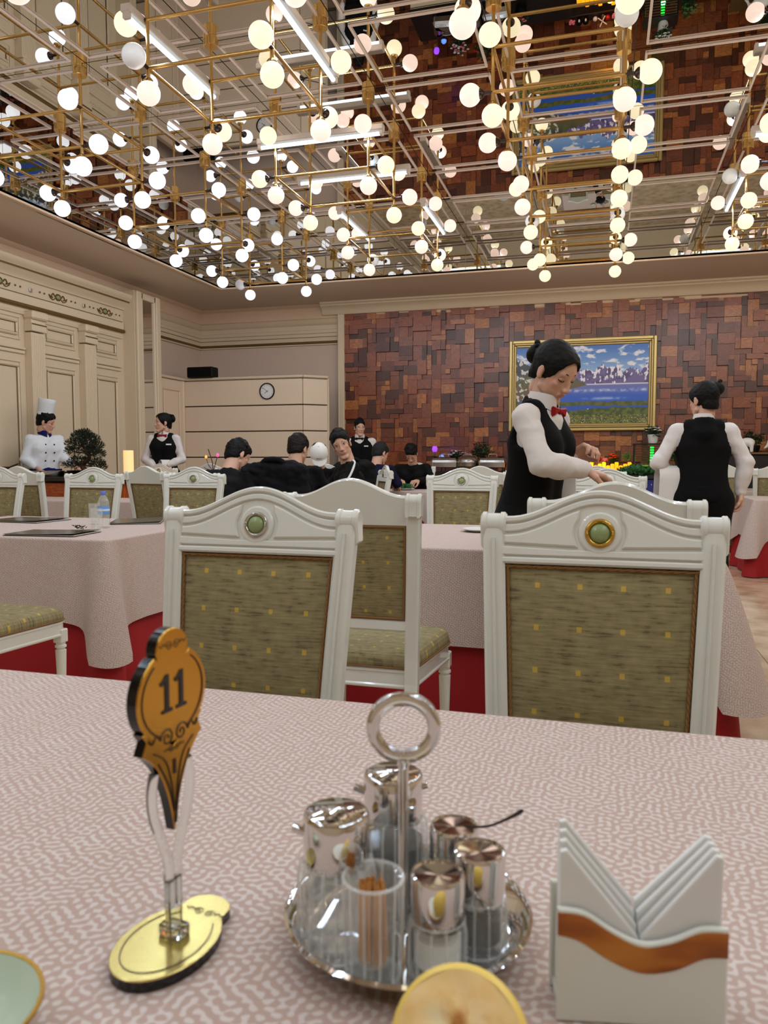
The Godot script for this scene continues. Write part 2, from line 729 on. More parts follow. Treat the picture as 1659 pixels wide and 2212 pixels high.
func make_landscape() -> ImageTexture:   # the lake, snowy peaks and flower meadow of the framed picture
	var w := 640
	var h := 400
	var im := Image.create(w, h, false, Image.FORMAT_RGB8)
	var f := FastNoiseLite.new()
	f.seed = 21
	f.frequency = 0.01
	f.fractal_octaves = 5
	var r := RandomNumberGenerator.new()
	r.seed = 4
	for x in w:
		var fx := float(x) / w
		var ridge := 0.345 - 0.05 * fx - f.get_noise_2d(x * 1.6, 0) * 0.10 - f.get_noise_2d(x * 5.0, 50) * 0.03 + (0.05 if fx < 0.45 else 0.0)
		var left := 0.17 + maxf(0.0, fx - 0.02) * 0.62 + f.get_noise_2d(x * 3.0, 400) * 0.06
		for y in h:
			var fy := float(y) / h
			var a := f.get_noise_2d(x, y)
			var b := f.get_noise_2d(x * 3.0 + 200, y * 3.0)
			var c := Color(0.20, 0.42, 0.76).lerp(Color(0.52, 0.68, 0.88), clampf(fy / 0.3, 0, 1))
			var cloud := f.get_noise_2d(x * 0.9 + 700, y * 1.9 + 40) - 0.12 + (0.32 * exp(-pow((fx - 0.50) / 0.07, 2) - pow((fy - 0.11) / 0.09, 2))) + 0.30 * exp(-pow((fx - 0.08) / 0.13, 2) - pow((fy - 0.13) / 0.06, 2)) + 0.28 * exp(-pow((fx - 0.85) / 0.22, 2) - pow((fy - 0.27) / 0.035, 2)) + 0.2 * exp(-pow((fx - 0.67) / 0.03, 2) - pow((fy - 0.16) / 0.03, 2))
			if fy < 0.4:
				c = c.lerp(Color(0.93, 0.93, 0.95), clampf(cloud * 4.5, 0, 0.95))
			if fy > ridge and fy < 0.49:
				var snow := clampf((b * 0.7 + f.get_noise_2d(x * 5.0, y * 1.2 + 300) * 0.7 + a * 0.6 - 0.02 - (fy - ridge) * 1.2) * 8.0, 0, 1)
				c = Color(0.42, 0.38, 0.60).lerp(Color(0.30, 0.27, 0.47), clampf(a * 3.0 + 0.5, 0, 1)).lerp(Color(0.92, 0.92, 0.97), snow)
			if fy >= 0.49 and fy < 0.73:
				var t := (fy - 0.49) / 0.24
				c = Color(0.47, 0.47, 0.72).lerp(Color(0.15, 0.35, 0.78), clampf(t * 1.5, 0, 1))
				c = c.lerp(Color(0.78, 0.82, 0.92), clampf(exp(-pow((fy - 0.575) / 0.02, 2)) * (0.5 + b), 0, 1))
				var mist := 0.7 * exp(-pow((fy - 0.675) / 0.017, 2) - pow((fx - 0.68 - b * 0.1) / 0.10, 2))
				c = c.lerp(Color(0.80, 0.86, 0.95), clampf(mist, 0, 1))
				if fy < 0.50 + 0.005:
					c = Color(0.83, 0.84, 0.92)
			if fy > left and fx < 0.55 and fy < 0.52 + 0.4 * (0.5 - fx):
				c = Color(0.22, 0.24, 0.28).lerp(Color(0.36, 0.40, 0.22), clampf((fy - 0.3) * 5.0 + a, 0, 1)).lerp(Color(0.40, 0.33, 0.22), clampf((fy - 0.42) * 7.0, 0, 1))
				if b > 0.16 and fx < 0.3:
					c = c.lerp(Color(0.90, 0.91, 0.93), 0.85)
			if fy > 0.715 + a * 0.02 and fy < 0.77 + a * 0.02:
				c = Color(0.26, 0.33, 0.13).lerp(Color(0.38, 0.40, 0.18), clampf(b * 2 + 0.5, 0, 1))
			if fy >= 0.77 + a * 0.02:
				c = Color(0.14, 0.32, 0.72)
				if b > 0.05 and fx > 0.55 and fy > 0.8:
					c = Color(0.80, 0.85, 0.93)
			if fy > 0.82 + 0.06 * sin(fx * 5.0 + 0.6) * 0.5 + a * 0.02:
				c = Color(0.23, 0.30, 0.09).lerp(Color(0.36, 0.42, 0.14), clampf(b * 3 + 0.4, 0, 1))
			im.set_pixel(x, y, c)
	for k in 2600:
		var x := r.randi() % w
		var fy := 0.885 + r.randf() * 0.11
		var y := int(fy * h)
		var col: Color = [Color(0.90, 0.83, 0.25), Color(0.95, 0.93, 0.75), Color(0.85, 0.75, 0.35), Color(0.66, 0.40, 0.60), Color(0.1, 0.16, 0.05), Color(0.12, 0.2, 0.06)][r.randi() % 6]
		im.fill_rect(Rect2i(x, y, 1 + r.randi() % 3, 1 + r.randi() % 2), col)
	return img_tex(im)


func make_materials() -> void:
	var m := mat("white_lacquer", Color(0.84, 0.85, 0.82), 0.16)
	m.clearcoat_enabled = true
	m.clearcoat = 0.6
	m.clearcoat_roughness = 0.06
	m = mat("chair_fabric", Color.WHITE, 0.9)
	m.albedo_texture = make_fabric()
	m.uv1_scale = Vector3(2, 2, 2)
	mat("cord", Color(0.50, 0.35, 0.17), 0.8)
	m = mat("jade", Color(0.50, 0.58, 0.36), 0.12)
	m.clearcoat_enabled = true
	m.subsurf_scatter_enabled = true
	m.subsurf_scatter_strength = 0.15
	mat("gilt", Color(0.80, 0.64, 0.30), 0.22, 1.0)
	mat("silver_trim", Color(0.78, 0.77, 0.74), 0.2, 1.0)
	m = mat("brass", Color(0.84, 0.69, 0.43), 0.22, 1.0)
	m = mat("chrome", Color(0.86, 0.85, 0.84), 0.05, 1.0)
	m = mat("mirror", Color(0.87, 0.865, 0.845), 0.0, 1.0)
	mat("mirror_frame", Color(0.70, 0.63, 0.58), 0.45)
	mat("joint", Color(0.07, 0.06, 0.06), 0.6)
	mat("dark_metal", Color(0.33, 0.30, 0.30), 0.18, 1.0)
	mat("ceiling_paint", Color(0.84, 0.78, 0.71), 0.9)
	mat("pink_paint", Color(0.84, 0.74, 0.635), 0.9)
	mat("wall_pink", Color(0.80, 0.72, 0.66), 0.9)
	mat("cream_wood", Color(0.83, 0.765, 0.66), 0.5)
	mat("cream_panel", Color(0.82, 0.755, 0.65), 0.6)
	mat("cream_panel_light", Color(0.85, 0.775, 0.685), 0.5)
	mat("gold_line", Color(0.46, 0.36, 0.20), 0.45, 0.6)
	mat("brown_line", Color(0.25, 0.17, 0.11), 0.4, 0.3)
	# tablecloth: pale pebble-like damask on a pinkish ground
	var dark := Color(0.675, 0.585, 0.545)
	var pale := Color(0.765, 0.725, 0.705)
	m = mat("tablecloth_damask", Color.WHITE, 0.85)
	m.albedo_texture = make_damask(dark, pale)
	m.uv1_triplanar = true
	m.uv1_world_triplanar = true
	m.uv1_scale = Vector3(4.4, 4.4, 4.4)
	mat("skirt_red", Color(0.60, 0.035, 0.07), 0.75)
	m = mat("marble", Color.WHITE, 0.12)
	m.albedo_texture = noise_tex(0.008, ramp([[0.0, Color(0.60, 0.50, 0.40)], [0.5, Color(0.74, 0.65, 0.54)], [1.0, Color(0.82, 0.75, 0.65)]]), 512, FastNoiseLite.TYPE_SIMPLEX_SMOOTH, 6, 5, 30.0)
	m.uv1_triplanar = true
	m.uv1_world_triplanar = true
	m.uv1_scale = Vector3(0.7, 0.7, 0.7)
	mat("grout", Color(0.52, 0.45, 0.37), 0.8)
	var wood := make_wood()
	var tones := [Color(0.52, 0.25, 0.13), Color(0.58, 0.31, 0.185), Color(0.63, 0.335, 0.185), Color(0.47, 0.23, 0.135), Color(0.73, 0.46, 0.235), Color(0.38, 0.195, 0.12), Color(0.56, 0.31, 0.195), Color(0.60, 0.31, 0.16), Color(0.33, 0.155, 0.085)]
	for k in tones.size():
		m = mat("wall_wood_%d" % k, tones[k], 0.34)
		m.albedo_texture = wood
		m.uv1_scale = Vector3(2.2, 2.2, 2.2)
		m.clearcoat_enabled = true
		m.clearcoat = 0.25
		m.clearcoat_roughness = 0.2
	m = mat("wall_wood_back", Color(0.30, 0.16, 0.11), 0.7)
	m = mat("counter_wood", Color(0.72, 0.34, 0.12), 0.3)
	m.albedo_texture = wood
	m = mat("picture", Color.WHITE, 0.35)
	m.albedo_texture = make_landscape()
	mat("frame_gold", Color(0.74, 0.66, 0.44), 0.32, 0.6)
	mat("globe_off", Color(0.86, 0.87, 0.88), 0.08)
	mat("globe_yellow", Color(0.80, 0.78, 0.45), 0.15)
	for k in [["globe_cool", Color(0.95, 0.955, 1.0), 1.4], ["globe_pink", Color(1.0, 0.88, 0.82), 1.15], ["globe_cream", Color(1.0, 0.94, 0.79), 1.15], ["tube_glow", Color(0.86, 0.95, 1.0), 2.2]]:
		m = mat(k[0], (k[1] as Color).darkened(0.45), 0.25)
		m.emission_enabled = true
		m.emission = k[1]
		m.emission_energy_multiplier = k[2] * GLOW
	mat("lamp_housing", Color(0.66, 0.61, 0.57), 0.5)


# ---------------------------------------------------------------- setting
func molding(name_: String, profile: PackedVector2Array, a: Vector3, b: Vector3, out: Vector3, m: Material, parent: Node) -> void:
	# profile in (out, up), swept from a to b
	var mb := MB.new()
	var along := (b - a)
	var l := along.length()
	along /= l
	mb.xf = Transform3D(Basis(out, Vector3.UP, out.cross(Vector3.UP)), a)
	var s := 1.0 if out.cross(Vector3.UP).dot(along) > 0 else -1.0
	if s > 0:
		mb.plate(profile, 0.0, l)
	else:
		mb.plate(profile, -l, 0.0)
	obj(name_, mb, m, parent)


func box_at(called: String, ce: Vector3, sz: Vector3, m: Material, parent: Node = null, bev := 0.0) -> MeshInstance3D:
	return obj(called, MB.new().box(ce, sz, bev), m, parent)


func frame_rect(mb: MB, y0: float, y1: float, z0: float, z1: float, x: float, w: float, d: float) -> void:   # raised moulding on a wall facing +x
	for r in [[y0, y0 + w, z0, z1], [y1 - w, y1, z0, z1], [y0 + w, y1 - w, z0, z0 + w], [y0 + w, y1 - w, z1 - w, z1]]:
		mb.box(Vector3(x + d / 2, (r[0] + r[1]) / 2, (r[2] + r[3]) / 2), Vector3(d, r[1] - r[0], r[3] - r[2]), d * 0.45)


func build_setting() -> void:
	# floor of polished stone slabs
	var fl := struct_("floor", MB.new().box(Vector3(-0.35, -0.06, -4.0), Vector3(13.7, 0.1, 17.6)), M.grout)
	var slabs: Array[Vector2] = []
	for ix in 23:
		for iz in 29:
			slabs.append(Vector2(-6.9 + 0.3 + ix * 0.6, -12.3 + 0.3 + iz * 0.6))
	var rest := MB.new()
	for q in slabs:
		if q.x > 0.5 and q.x < 3.5 and q.y < -2.4 and q.y > -9.0:
			var t := box_at("floor_slab", Vector3(q.x, -0.006, q.y), Vector3(0.597, 0.02, 0.597), M.marble, fl, 0.0015)
			t.rotation.y = 0
		else:
			rest.box(Vector3(q.x, -0.006, q.y), Vector3(0.597, 0.02, 0.597))
	obj("floor_slab_field", rest, M.marble, fl).set_meta("kind", "stuff")

	# ceiling: painted soffit round a mirrored coffer
	var XL := -5.70
	var XR := 5.0
	var ZF := -10.75
	var ZN := 3.2
	var cm := MB.new()
	cm.box(Vector3((-7.2 + XL) / 2, 3.84, -4.0), Vector3(XL + 7.2, 0.2, 17.6))
	cm.box(Vector3((6.5 + XR) / 2, 3.84, -4.0), Vector3(6.5 - XR, 0.2, 17.6))
	cm.box(Vector3((XL + XR) / 2, 3.84, (ZF - 12.8) / 2), Vector3(XR - XL, 0.2, ZF + 12.8))
	cm.box(Vector3((XL + XR) / 2, 3.84, (ZN + 4.8) / 2), Vector3(XR - XL, 0.2, 4.8 - ZN))
	cm.box(Vector3((XL + XR) / 2, 4.38, (ZF + ZN) / 2), Vector3(XR - XL + 0.4, 0.18, ZN - ZF + 0.4))
	for s in [[XL - 0.1, 0], [XR + 0.1, 0]]:
		cm.box(Vector3(s[0], 4.13, (ZF + ZN) / 2), Vector3(0.18, 0.6, ZN - ZF + 0.4))
	for s in [ZF - 0.1, ZN + 0.1]:
		cm.box(Vector3((XL + XR) / 2, 4.13, s), Vector3(XR - XL + 0.4, 0.6, 0.18))
	var ce := struct_("ceiling", cm, M.ceiling_paint)
	# edge moulding of the coffer
	var em := MB.new()
	for lay in [[0.0, 0.05, 3.725], [0.05, 0.035, 3.735], [0.10, 0.03, 3.745]]:
		var o: float = lay[0]
		var w: float = lay[1]
		var y: float = lay[2]
		for s in [[XL - o - w / 2, 1], [XR + o + w / 2, 1]]:
			em.box(Vector3(s[0], y + 0.02, (ZF + ZN) / 2), Vector3(w, 0.05, ZN - ZF + 2 * o + 2 * w), 0.006)
		for s in [ZF - o - w / 2, ZN + o + w / 2]:
			em.box(Vector3((XL + XR) / 2, y + 0.02, s), Vector3(XR - XL + 2 * o, 0.05, w), 0.006)
	obj("coffer_moulding", em, M.pink_paint, ce)
	# mirrors: top panels with raised frames between dark joints, plain mirrors round the sides
	var xs: Array[float] = [XL]
	for k in 5:
		xs.append(-4.495 + k * 2.0725 - 0.52)
		xs.append(-4.495 + k * 2.0725 + 0.51)
	xs.append(XR)
	var zs: Array[float] = [ZF]
	var zz := -10.29
	while zz < ZN - 0.3:
		zs.append(zz)
		zz += 0.988
	zs.append(ZN)
	box_at("mirror_backing", Vector3((XL + XR) / 2, 4.272, (ZF + ZN) / 2), Vector3(XR - XL, 0.02, ZN - ZF), M.joint, ce)
	for a in xs.size() - 1:
		for b in zs.size() - 1:
			var cx := (xs[a] + xs[a + 1]) / 2
			var cz := (zs[b] + zs[b + 1]) / 2
			var w := xs[a + 1] - xs[a] - 0.008
			var d := zs[b + 1] - zs[b] - 0.008
			box_at("mirror_panel", Vector3(cx, 4.255, cz), Vector3(w, 0.01, d), M.mirror, ce)
			if zs[b + 1] > -1.0:
				continue
			var fw := 0.017
			var inx := 0.085 if a > 0 and a < xs.size() - 2 else 0.05
			var inz := 0.07 if b > 0 and b < zs.size() - 2 else 0.05
			var fr := MB.new()
			for s in [-1.0, 1.0]:
				fr.box(Vector3(cx + s * (w / 2 - inx), 4.243, cz), Vector3(fw, 0.014, d - 2 * inz + fw), 0.003)
				fr.box(Vector3(cx, 4.243, cz + s * (d / 2 - inz)), Vector3(w - 2 * inx - fw, 0.014, fw), 0.003)
			obj("mirror_frame", fr, M.mirror_frame, ce)
	for b in zs.size() - 1:
		for x in [XL, XR]:
			box_at("side_mirror", Vector3(x, 4.005, (zs[b] + zs[b + 1]) / 2), Vector3(0.02, 0.49, zs[b + 1] - zs[b] - 0.005), M.mirror, ce)
	for a in xs.size() - 1:
		for z in [ZF, ZN]:
			box_at("side_mirror", Vector3((xs[a] + xs[a + 1]) / 2, 4.005, z), Vector3(xs[a + 1] - xs[a] - 0.005, 0.49, 0.02), M.mirror, ce)

	build_left_wall()
	build_far_wall()
	# the rest of the room, behind and to the side of the viewer
	struct_("wall_right", MB.new().box(Vector3(6.4, 1.87, -4.0), Vector3(0.2, 3.74, 17.6)), M.cream_panel)
	struct_("wall_near", MB.new().box(Vector3(-0.35, 1.87, 4.7), Vector3(13.9, 3.74, 0.2)), M.cream_panel)


func build_left_wall() -> void:
	var X := -6.75
	var wl := struct_("wall_left", MB.new().box(Vector3(-7.1, 1.87, -3.95), Vector3(0.2, 3.74, 17.5)), M.wall_pink)
	box_at("panelling", Vector3((X - 7.0) / 2, 1.75, (4.5 - 9.75) / 2), Vector3(X + 7.0, 3.5, 14.25), M.cream_panel, wl)
	# cove under the ceiling and the cornice
	molding("cove_band", V2([0, 0, 0.03, 0.0, 0.05, 0.02, 0.05, 0.2, 0.09, 0.22, 0.12, 0.245, 0, 0.245]), Vector3(-7.0, 3.495, 4.5), Vector3(-7.0, 3.495, -12.4), Vector3(1, 0, 0), M.pink_paint, wl)
	molding("cornice", V2([0, 0, 0.03, 0.0, 0.04, 0.03, 0.07, 0.05, 0.10, 0.09, 0.115, 0.10, 0.115, 0.12, 0.15, 0.15, 0.17, 0.18, 0.17, 0.20, 0.0, 0.225]), Vector3(X, 3.28, 4.5), Vector3(X, 3.28, -9.85), Vector3(1, 0, 0), M.cream_wood, wl)
	molding("cornice_line", V2([0.11, 0, 0.122, 0, 0.122, 0.018, 0.11, 0.018]), Vector3(X, 3.375, 4.5), Vector3(X, 3.375, -9.84), Vector3(1, 0, 0), M.gold_line, wl)
	molding("frieze_line", V2([0, 0, 0.012, 0, 0.012, 0.012, 0, 0.012]), Vector3(X, 3.10, 4.5), Vector3(X, 3.10, -9.72), Vector3(1, 0, 0), M.gold_line, wl)
	molding("architrave", V2([0, 0, 0.02, 0, 0.03, 0.05, 0.03, 0.13, 0, 0.14]), Vector3(X, 2.965, 4.5), Vector3(X, 2.965, -9.73), Vector3(1, 0, 0), M.cream_wood, wl)
	molding("gilt_rope", V2([0.02, 0, 0.035, 0, 0.046, 0.014, 0.046, 0.032, 0.035, 0.046, 0.02, 0.046]), Vector3(X, 2.95, 4.5), Vector3(X, 2.95, -9.74), Vector3(1, 0, 0), M.gold_line, wl)
	molding("lintel_moulding", V2([0, 0, 0.02, 0, 0.03, 0.03, 0, 0.04]), Vector3(X, 2.865, 4.5), Vector3(X, 2.865, -9.70), Vector3(1, 0, 0), M.cream_wood, wl)
	for k in range(-1, 4):
		var zc := -8.88 + k * 0.99
		# fluted pilaster with a stepped capital
		var pm := MB.new()
		pm.box(Vector3(X + 0.05, 1.33, zc), Vector3(0.1, 2.66, 0.235), 0.004)
		for j in 7:
			pm.box(Vector3(X + 0.102, 1.33, zc + (j - 3) * 0.03), Vector3(0.012, 2.6, 0.018), 0.005)
		pm.box(Vector3(X + 0.06, 2.72, zc), Vector3(0.125, 0.09, 0.25), 0.006)
		pm.box(Vector3(X + 0.055, 2.79, zc), Vector3(0.112, 0.07, 0.24), 0.006)
		pm.box(Vector3(X + 0.075, 2.865, zc), Vector3(0.155, 0.10, 0.28), 0.02)
		if k >= 0:
			obj("pilaster", pm, M.cream_wood, wl)
			box_at("capital_gilt_line", Vector3(X + 0.115, 2.757, zc), Vector3(0.02, 0.016, 0.246), M.gold_line, wl)
		# door-like panels between pilasters
		var z0 := zc - 0.99 + 0.14 if k > -1 else -9.68
		var z1 := zc - 0.14
		if k == -1:
			continue
		for part_ in [[z0, z1]]:
			var a: float = part_[0]
			var b: float = part_[1]
			if k == 0:
				a = -9.66
			var pmb := MB.new()
			frame_rect(pmb, 2.555, 2.835, a + 0.055, b - 0.055, X, 0.022, 0.014)
			frame_rect(pmb, 2.605, 2.785, a + 0.105, b - 0.105, X, 0.030, 0.030)
			frame_rect(pmb, 0.12, 2.31, a + 0.06, b - 0.06, X, 0.022, 0.014)
			frame_rect(pmb, 0.17, 2.26, a + 0.10, b - 0.10, X, 0.030, 0.030)
			pmb.box(Vector3(X + 0.02, 2.455, (a + b) / 2), Vector3(0.04, 0.028, b - a), 0.008)
			pmb.box(Vector3(X + 0.012, 2.415, (a + b) / 2), Vector3(0.024, 0.04, b - a), 0.006)
			obj("panel_moulding", pmb, M.cream_wood, wl)
			var lines := MB.new()
			frame_rect(lines, 2.633, 2.757, a + 0.133, b - 0.133, X, 0.008, 0.010)
			frame_rect(lines, 0.20, 2.232, a + 0.13, b - 0.13, X, 0.008, 0.010)
			obj("gilt_panel_line", lines, M.gold_line, wl)
			# frieze ornaments: jade oval in gilt scrolls, stone squares on the pilaster axes, gilt studs
			var oz := (a + b) / 2 + 0.005
			var orn := MB.new()
			orn.xf = T(X + 0.008, 3.19, oz, Basis(Vector3(0, 0, -1), Vector3(0, 1, 0), Vector3(1, 0, 0)))
			var pts := []
			for j in 24:
				pts.append(Vector3(0.046 * cos(TAU * j / 24), 0.036 * sin(TAU * j / 24), 0))
			orn.tube(pts, 0.009, 6, true)
			for s in [-1.0, 1.0]:
				orn.tube(curve3(V3([s * 0.06, 0.0, 0, s * 0.09, 0.035, 0, s * 0.12, 0.0, 0, s * 0.10, -0.02, 0, s * 0.13, -0.012, 0, s * 0.17, 0.008, 0]), 18), 0.007, 5)
				orn.tube(curve3(V3([s * 0.06, -0.02, 0, s * 0.09, -0.045, 0, s * 0.14, -0.03, 0, s * 0.16, -0.006, 0]), 12), 0.006, 5)
			for s in [-0.33, -0.25, 0.25, 0.33]:
				orn.ball(Vector3(s, 0, 0), Vector3(0.012, 0.012, 0.010), 8, 6)
			obj("gilt_ornament", orn, M.gold_line, wl)
			var jm := MB.new()
			jm.xf = orn.xf
			jm.ball(Vector3.ZERO, Vector3(0.036, 0.028, 0.014), 16, 8)
			obj("jade_oval", jm, M.jade, wl)
		box_at("frieze_stone", Vector3(X + 0.01, 3.182, zc), Vector3(0.02, 0.05, 0.05), M.silver_trim, wl, 0.006)
	# mirrored pier between the panelling and the alcove
	var pier := MB.new()
	pier.box(Vector3(-6.78, 1.78, -10.06), Vector3(0.46, 3.56, 0.62), 0.004)
	obj("pier", pier, M.cream_panel, wl)
	box_at("pier_mirror", Vector3(-6.548, 1.75, -10.06), Vector3(0.012, 3.4, 0.30), M.mirror, wl)
	var pf := MB.new()
	for s in [-1.0, 1.0]:
		pf.box(Vector3(-6.535, 1.78, -10.06 + s * 0.165), Vector3(0.04, 3.54, 0.035), 0.008)
		pf.box(Vector3(-6.53, 1.78, -10.06 + s * 0.245), Vector3(0.05, 3.55, 0.11), 0.012)
	pf.box(Vector3(-6.535, 3.50, -10.06), Vector3(0.04, 0.09, 0.60), 0.008)
	obj("pier_frame", pf, M.cream_wood, wl)
	# alcove frieze on the side wall, between pier and corner
	alcove_frieze(wl, Vector3(-7.0, 0, -10.37), Vector3(-7.0, 0, -12.4), Vector3(1, 0, 0))


func alcove_frieze(parent: Node, a: Vector3, b: Vector3, out: Vector3) -> void:
	molding("alcove_frieze", V2([0, 0, 0.035, 0, 0.045, 0.03, 0.03, 0.05, 0.03, 0.19, 0.05, 0.20, 0.05, 0.25, 0.03, 0.26, 0.03, 0.33, 0.05, 0.34, 0.07, 0.38, 0.09, 0.42, 0, 0.43]), a + Vector3(0, 3.07, 0), b + Vector3(0, 3.07, 0), out, M.cream_wood, parent)
	molding("alcove_gilt_rope", V2([0.02, 0, 0.046, 0.0, 0.056, 0.012, 0.056, 0.03, 0.046, 0.042, 0.02, 0.042]), a + Vector3(0, 3.09, 0), b + Vector3(0, 3.09, 0), out, M.gold_line, parent)
	molding("alcove_line", V2([0.02, 0, 0.037, 0, 0.037, 0.008, 0.02, 0.008]), a + Vector3(0, 3.20, 0), b + Vector3(0, 3.20, 0), out, M.gold_line, parent)


func build_far_wall() -> void:
	var Z := -12.4
	var wf := struct_("wall_far", MB.new().box(Vector3(-0.35, 1.87, Z - 0.1), Vector3(13.9, 3.74, 0.2)), M.wall_pink)
	molding("far_cove_band", V2([0, 0, 0.03, 0.0, 0.05, 0.02, 0.05, 0.2, 0.09, 0.22, 0.12, 0.245, 0, 0.245]), Vector3(-7.0, 3.495, Z), Vector3(6.3, 3.495, Z), Vector3(0, 0, 1), M.pink_paint, wf)
	alcove_frieze(wf, Vector3(-7.0, 0, Z), Vector3(-4.36, 0, Z), Vector3(0, 0, 1))
	# crown over the wood wall, its end returning at the alcove
	molding("crown", V2([0, 0, 0.10, 0.0, 0.12, 0.02, 0.13, 0.05, 0.17, 0.10, 0.22, 0.13, 0.22, 0.15, 0.25, 0.165, 0.25, 0.19, 0, 0.19]), Vector3(-4.62, 3.55, Z), Vector3(4.0, 3.55, Z), Vector3(0, 0, 1), M.cream_wood, wf)
	var jamb := MB.new()
	jamb.box(Vector3(-4.30, 1.775, Z + 0.05), Vector3(0.12, 3.55, 0.12), 0.012)
	jamb.box(Vector3(-4.335, 1.775, Z + 0.075), Vector3(0.03, 3.55, 0.10), 0.010)
	obj("wood_wall_jamb", jamb, M.cream_wood, wf)
	# wood-block cladding on a square module, every block with its own depth
	var U := 0.0785
	var NX := 100
	var NY := 46
	var X0 := -4.24
	box_at("cladding_backing", Vector3(X0 + NX * U / 2, NY * U / 2 - 0.02, Z + 0.006), Vector3(NX * U, NY * U - 0.06, 0.012), M.wall_wood_back, wf)
	rng.seed = 77
	var used := PackedByteArray()
	used.resize(NX * NY)
	var blocks := []
	var sizes := [[3, 2], [3, 2], [2, 2], [3, 1], [3, 1], [2, 2], [3, 2], [2, 3], [1, 2], [2, 1], [2, 1], [1, 3]]
	for y in NY:
		for x in NX:
			if used[y * NX + x]:
				continue
			var w := 1
			var hh := 1
			var gap := 0
			while x + gap < NX and not used[y * NX + x + gap]:
				gap += 1
			var one := gap == 1
			for tr in 9:
				var s: Array = [[1, 1], [1, 1], [1, 2], [1, 3]][rng.randi() % 4] if one else sizes[rng.randi() % sizes.size()]
				var ok := true
				for yy in range(y, y + s[1]):
					for xx in range(x, x + s[0]):
						if xx >= NX or yy >= NY or used[yy * NX + xx]:
							ok = false
				if ok:
					w = s[0]
					hh = s[1]
					break
			for yy in range(y, y + hh):
				for xx in range(x, x + w):
					used[yy * NX + xx] = 1
			blocks.append([x, y, w, hh, rng.randf(), rng.randi() % 9, rng.randf()])
	var restm := {}
	var singles := []
	for b in blocks:
		var top: float = minf((b[1] + b[3]) * U, 3.55)
		var y0: float = b[1] * U
		if y0 > 3.54:
			continue
		var big: bool = b[2] * b[3] >= 3
		var cx: float = X0 + (b[0] + b[2] * 0.5) * U
		var cy := (y0 + top) / 2
		var dep: float = 0.018 + 0.055 * b[4]
		var tone: int = b[5]
		if b[2] * b[3] == 1 and b[6] < 0.6:
			tone = 4
		var hidden := cx > -1.45 and cx < 0.7 and cy > 1.6 and cy < 2.9
		var want: bool = big and cx < 2.25 and cy > 0.95 and not hidden and (b[2] * b[3] >= 4 or cy > 2.3) and singles.size() < 298
		var mb: MB
		if want:
			mb = MB.new()
		else:
			if not restm.has(tone):
				restm[tone] = MB.new()
			mb = restm[tone]
		var ext := Vector3(b[2] * U - 0.003, top - y0 - 0.003, dep)
		var h := ext / 2
		var c := Vector3(cx, cy, Z + 0.012 + dep / 2)
		var uo := Vector2(b[6] * 7.0, b[4] * 5.0)
		var tall: bool = b[3] > b[2]
		var A := c + Vector3(-h.x, -h.y, h.z)
		var B := c + Vector3(h.x, -h.y, h.z)
		var C := c + Vector3(h.x, h.y, h.z)
		var D := c + Vector3(-h.x, h.y, h.z)
		var dz := Vector3(0, 0, -dep)
		if tall:
			mb.quad(B, C, D, A, uo, uo + Vector2(ext.y, ext.x))
		else:
			mb.quad(A, B, C, D, uo, uo + Vector2(ext.x, ext.y))
		mb.quad(A + dz, B + dz, B, A, uo, uo + Vector2(ext.x, dep))
		mb.quad(D, C, C + dz, D + dz, uo, uo + Vector2(ext.x, dep))
		mb.quad(A + dz, A, D, D + dz, uo, uo + Vector2(dep, ext.y))
		mb.quad(B, B + dz, C + dz, C, uo, uo + Vector2(dep, ext.y))
		if want:
			singles.append(obj("wood_block", mb, M["wall_wood_%d" % tone], wf))
	for t in restm:
		obj("wood_block_field", restm[t], M["wall_wood_%d" % t], wf).set_meta("kind", "stuff")


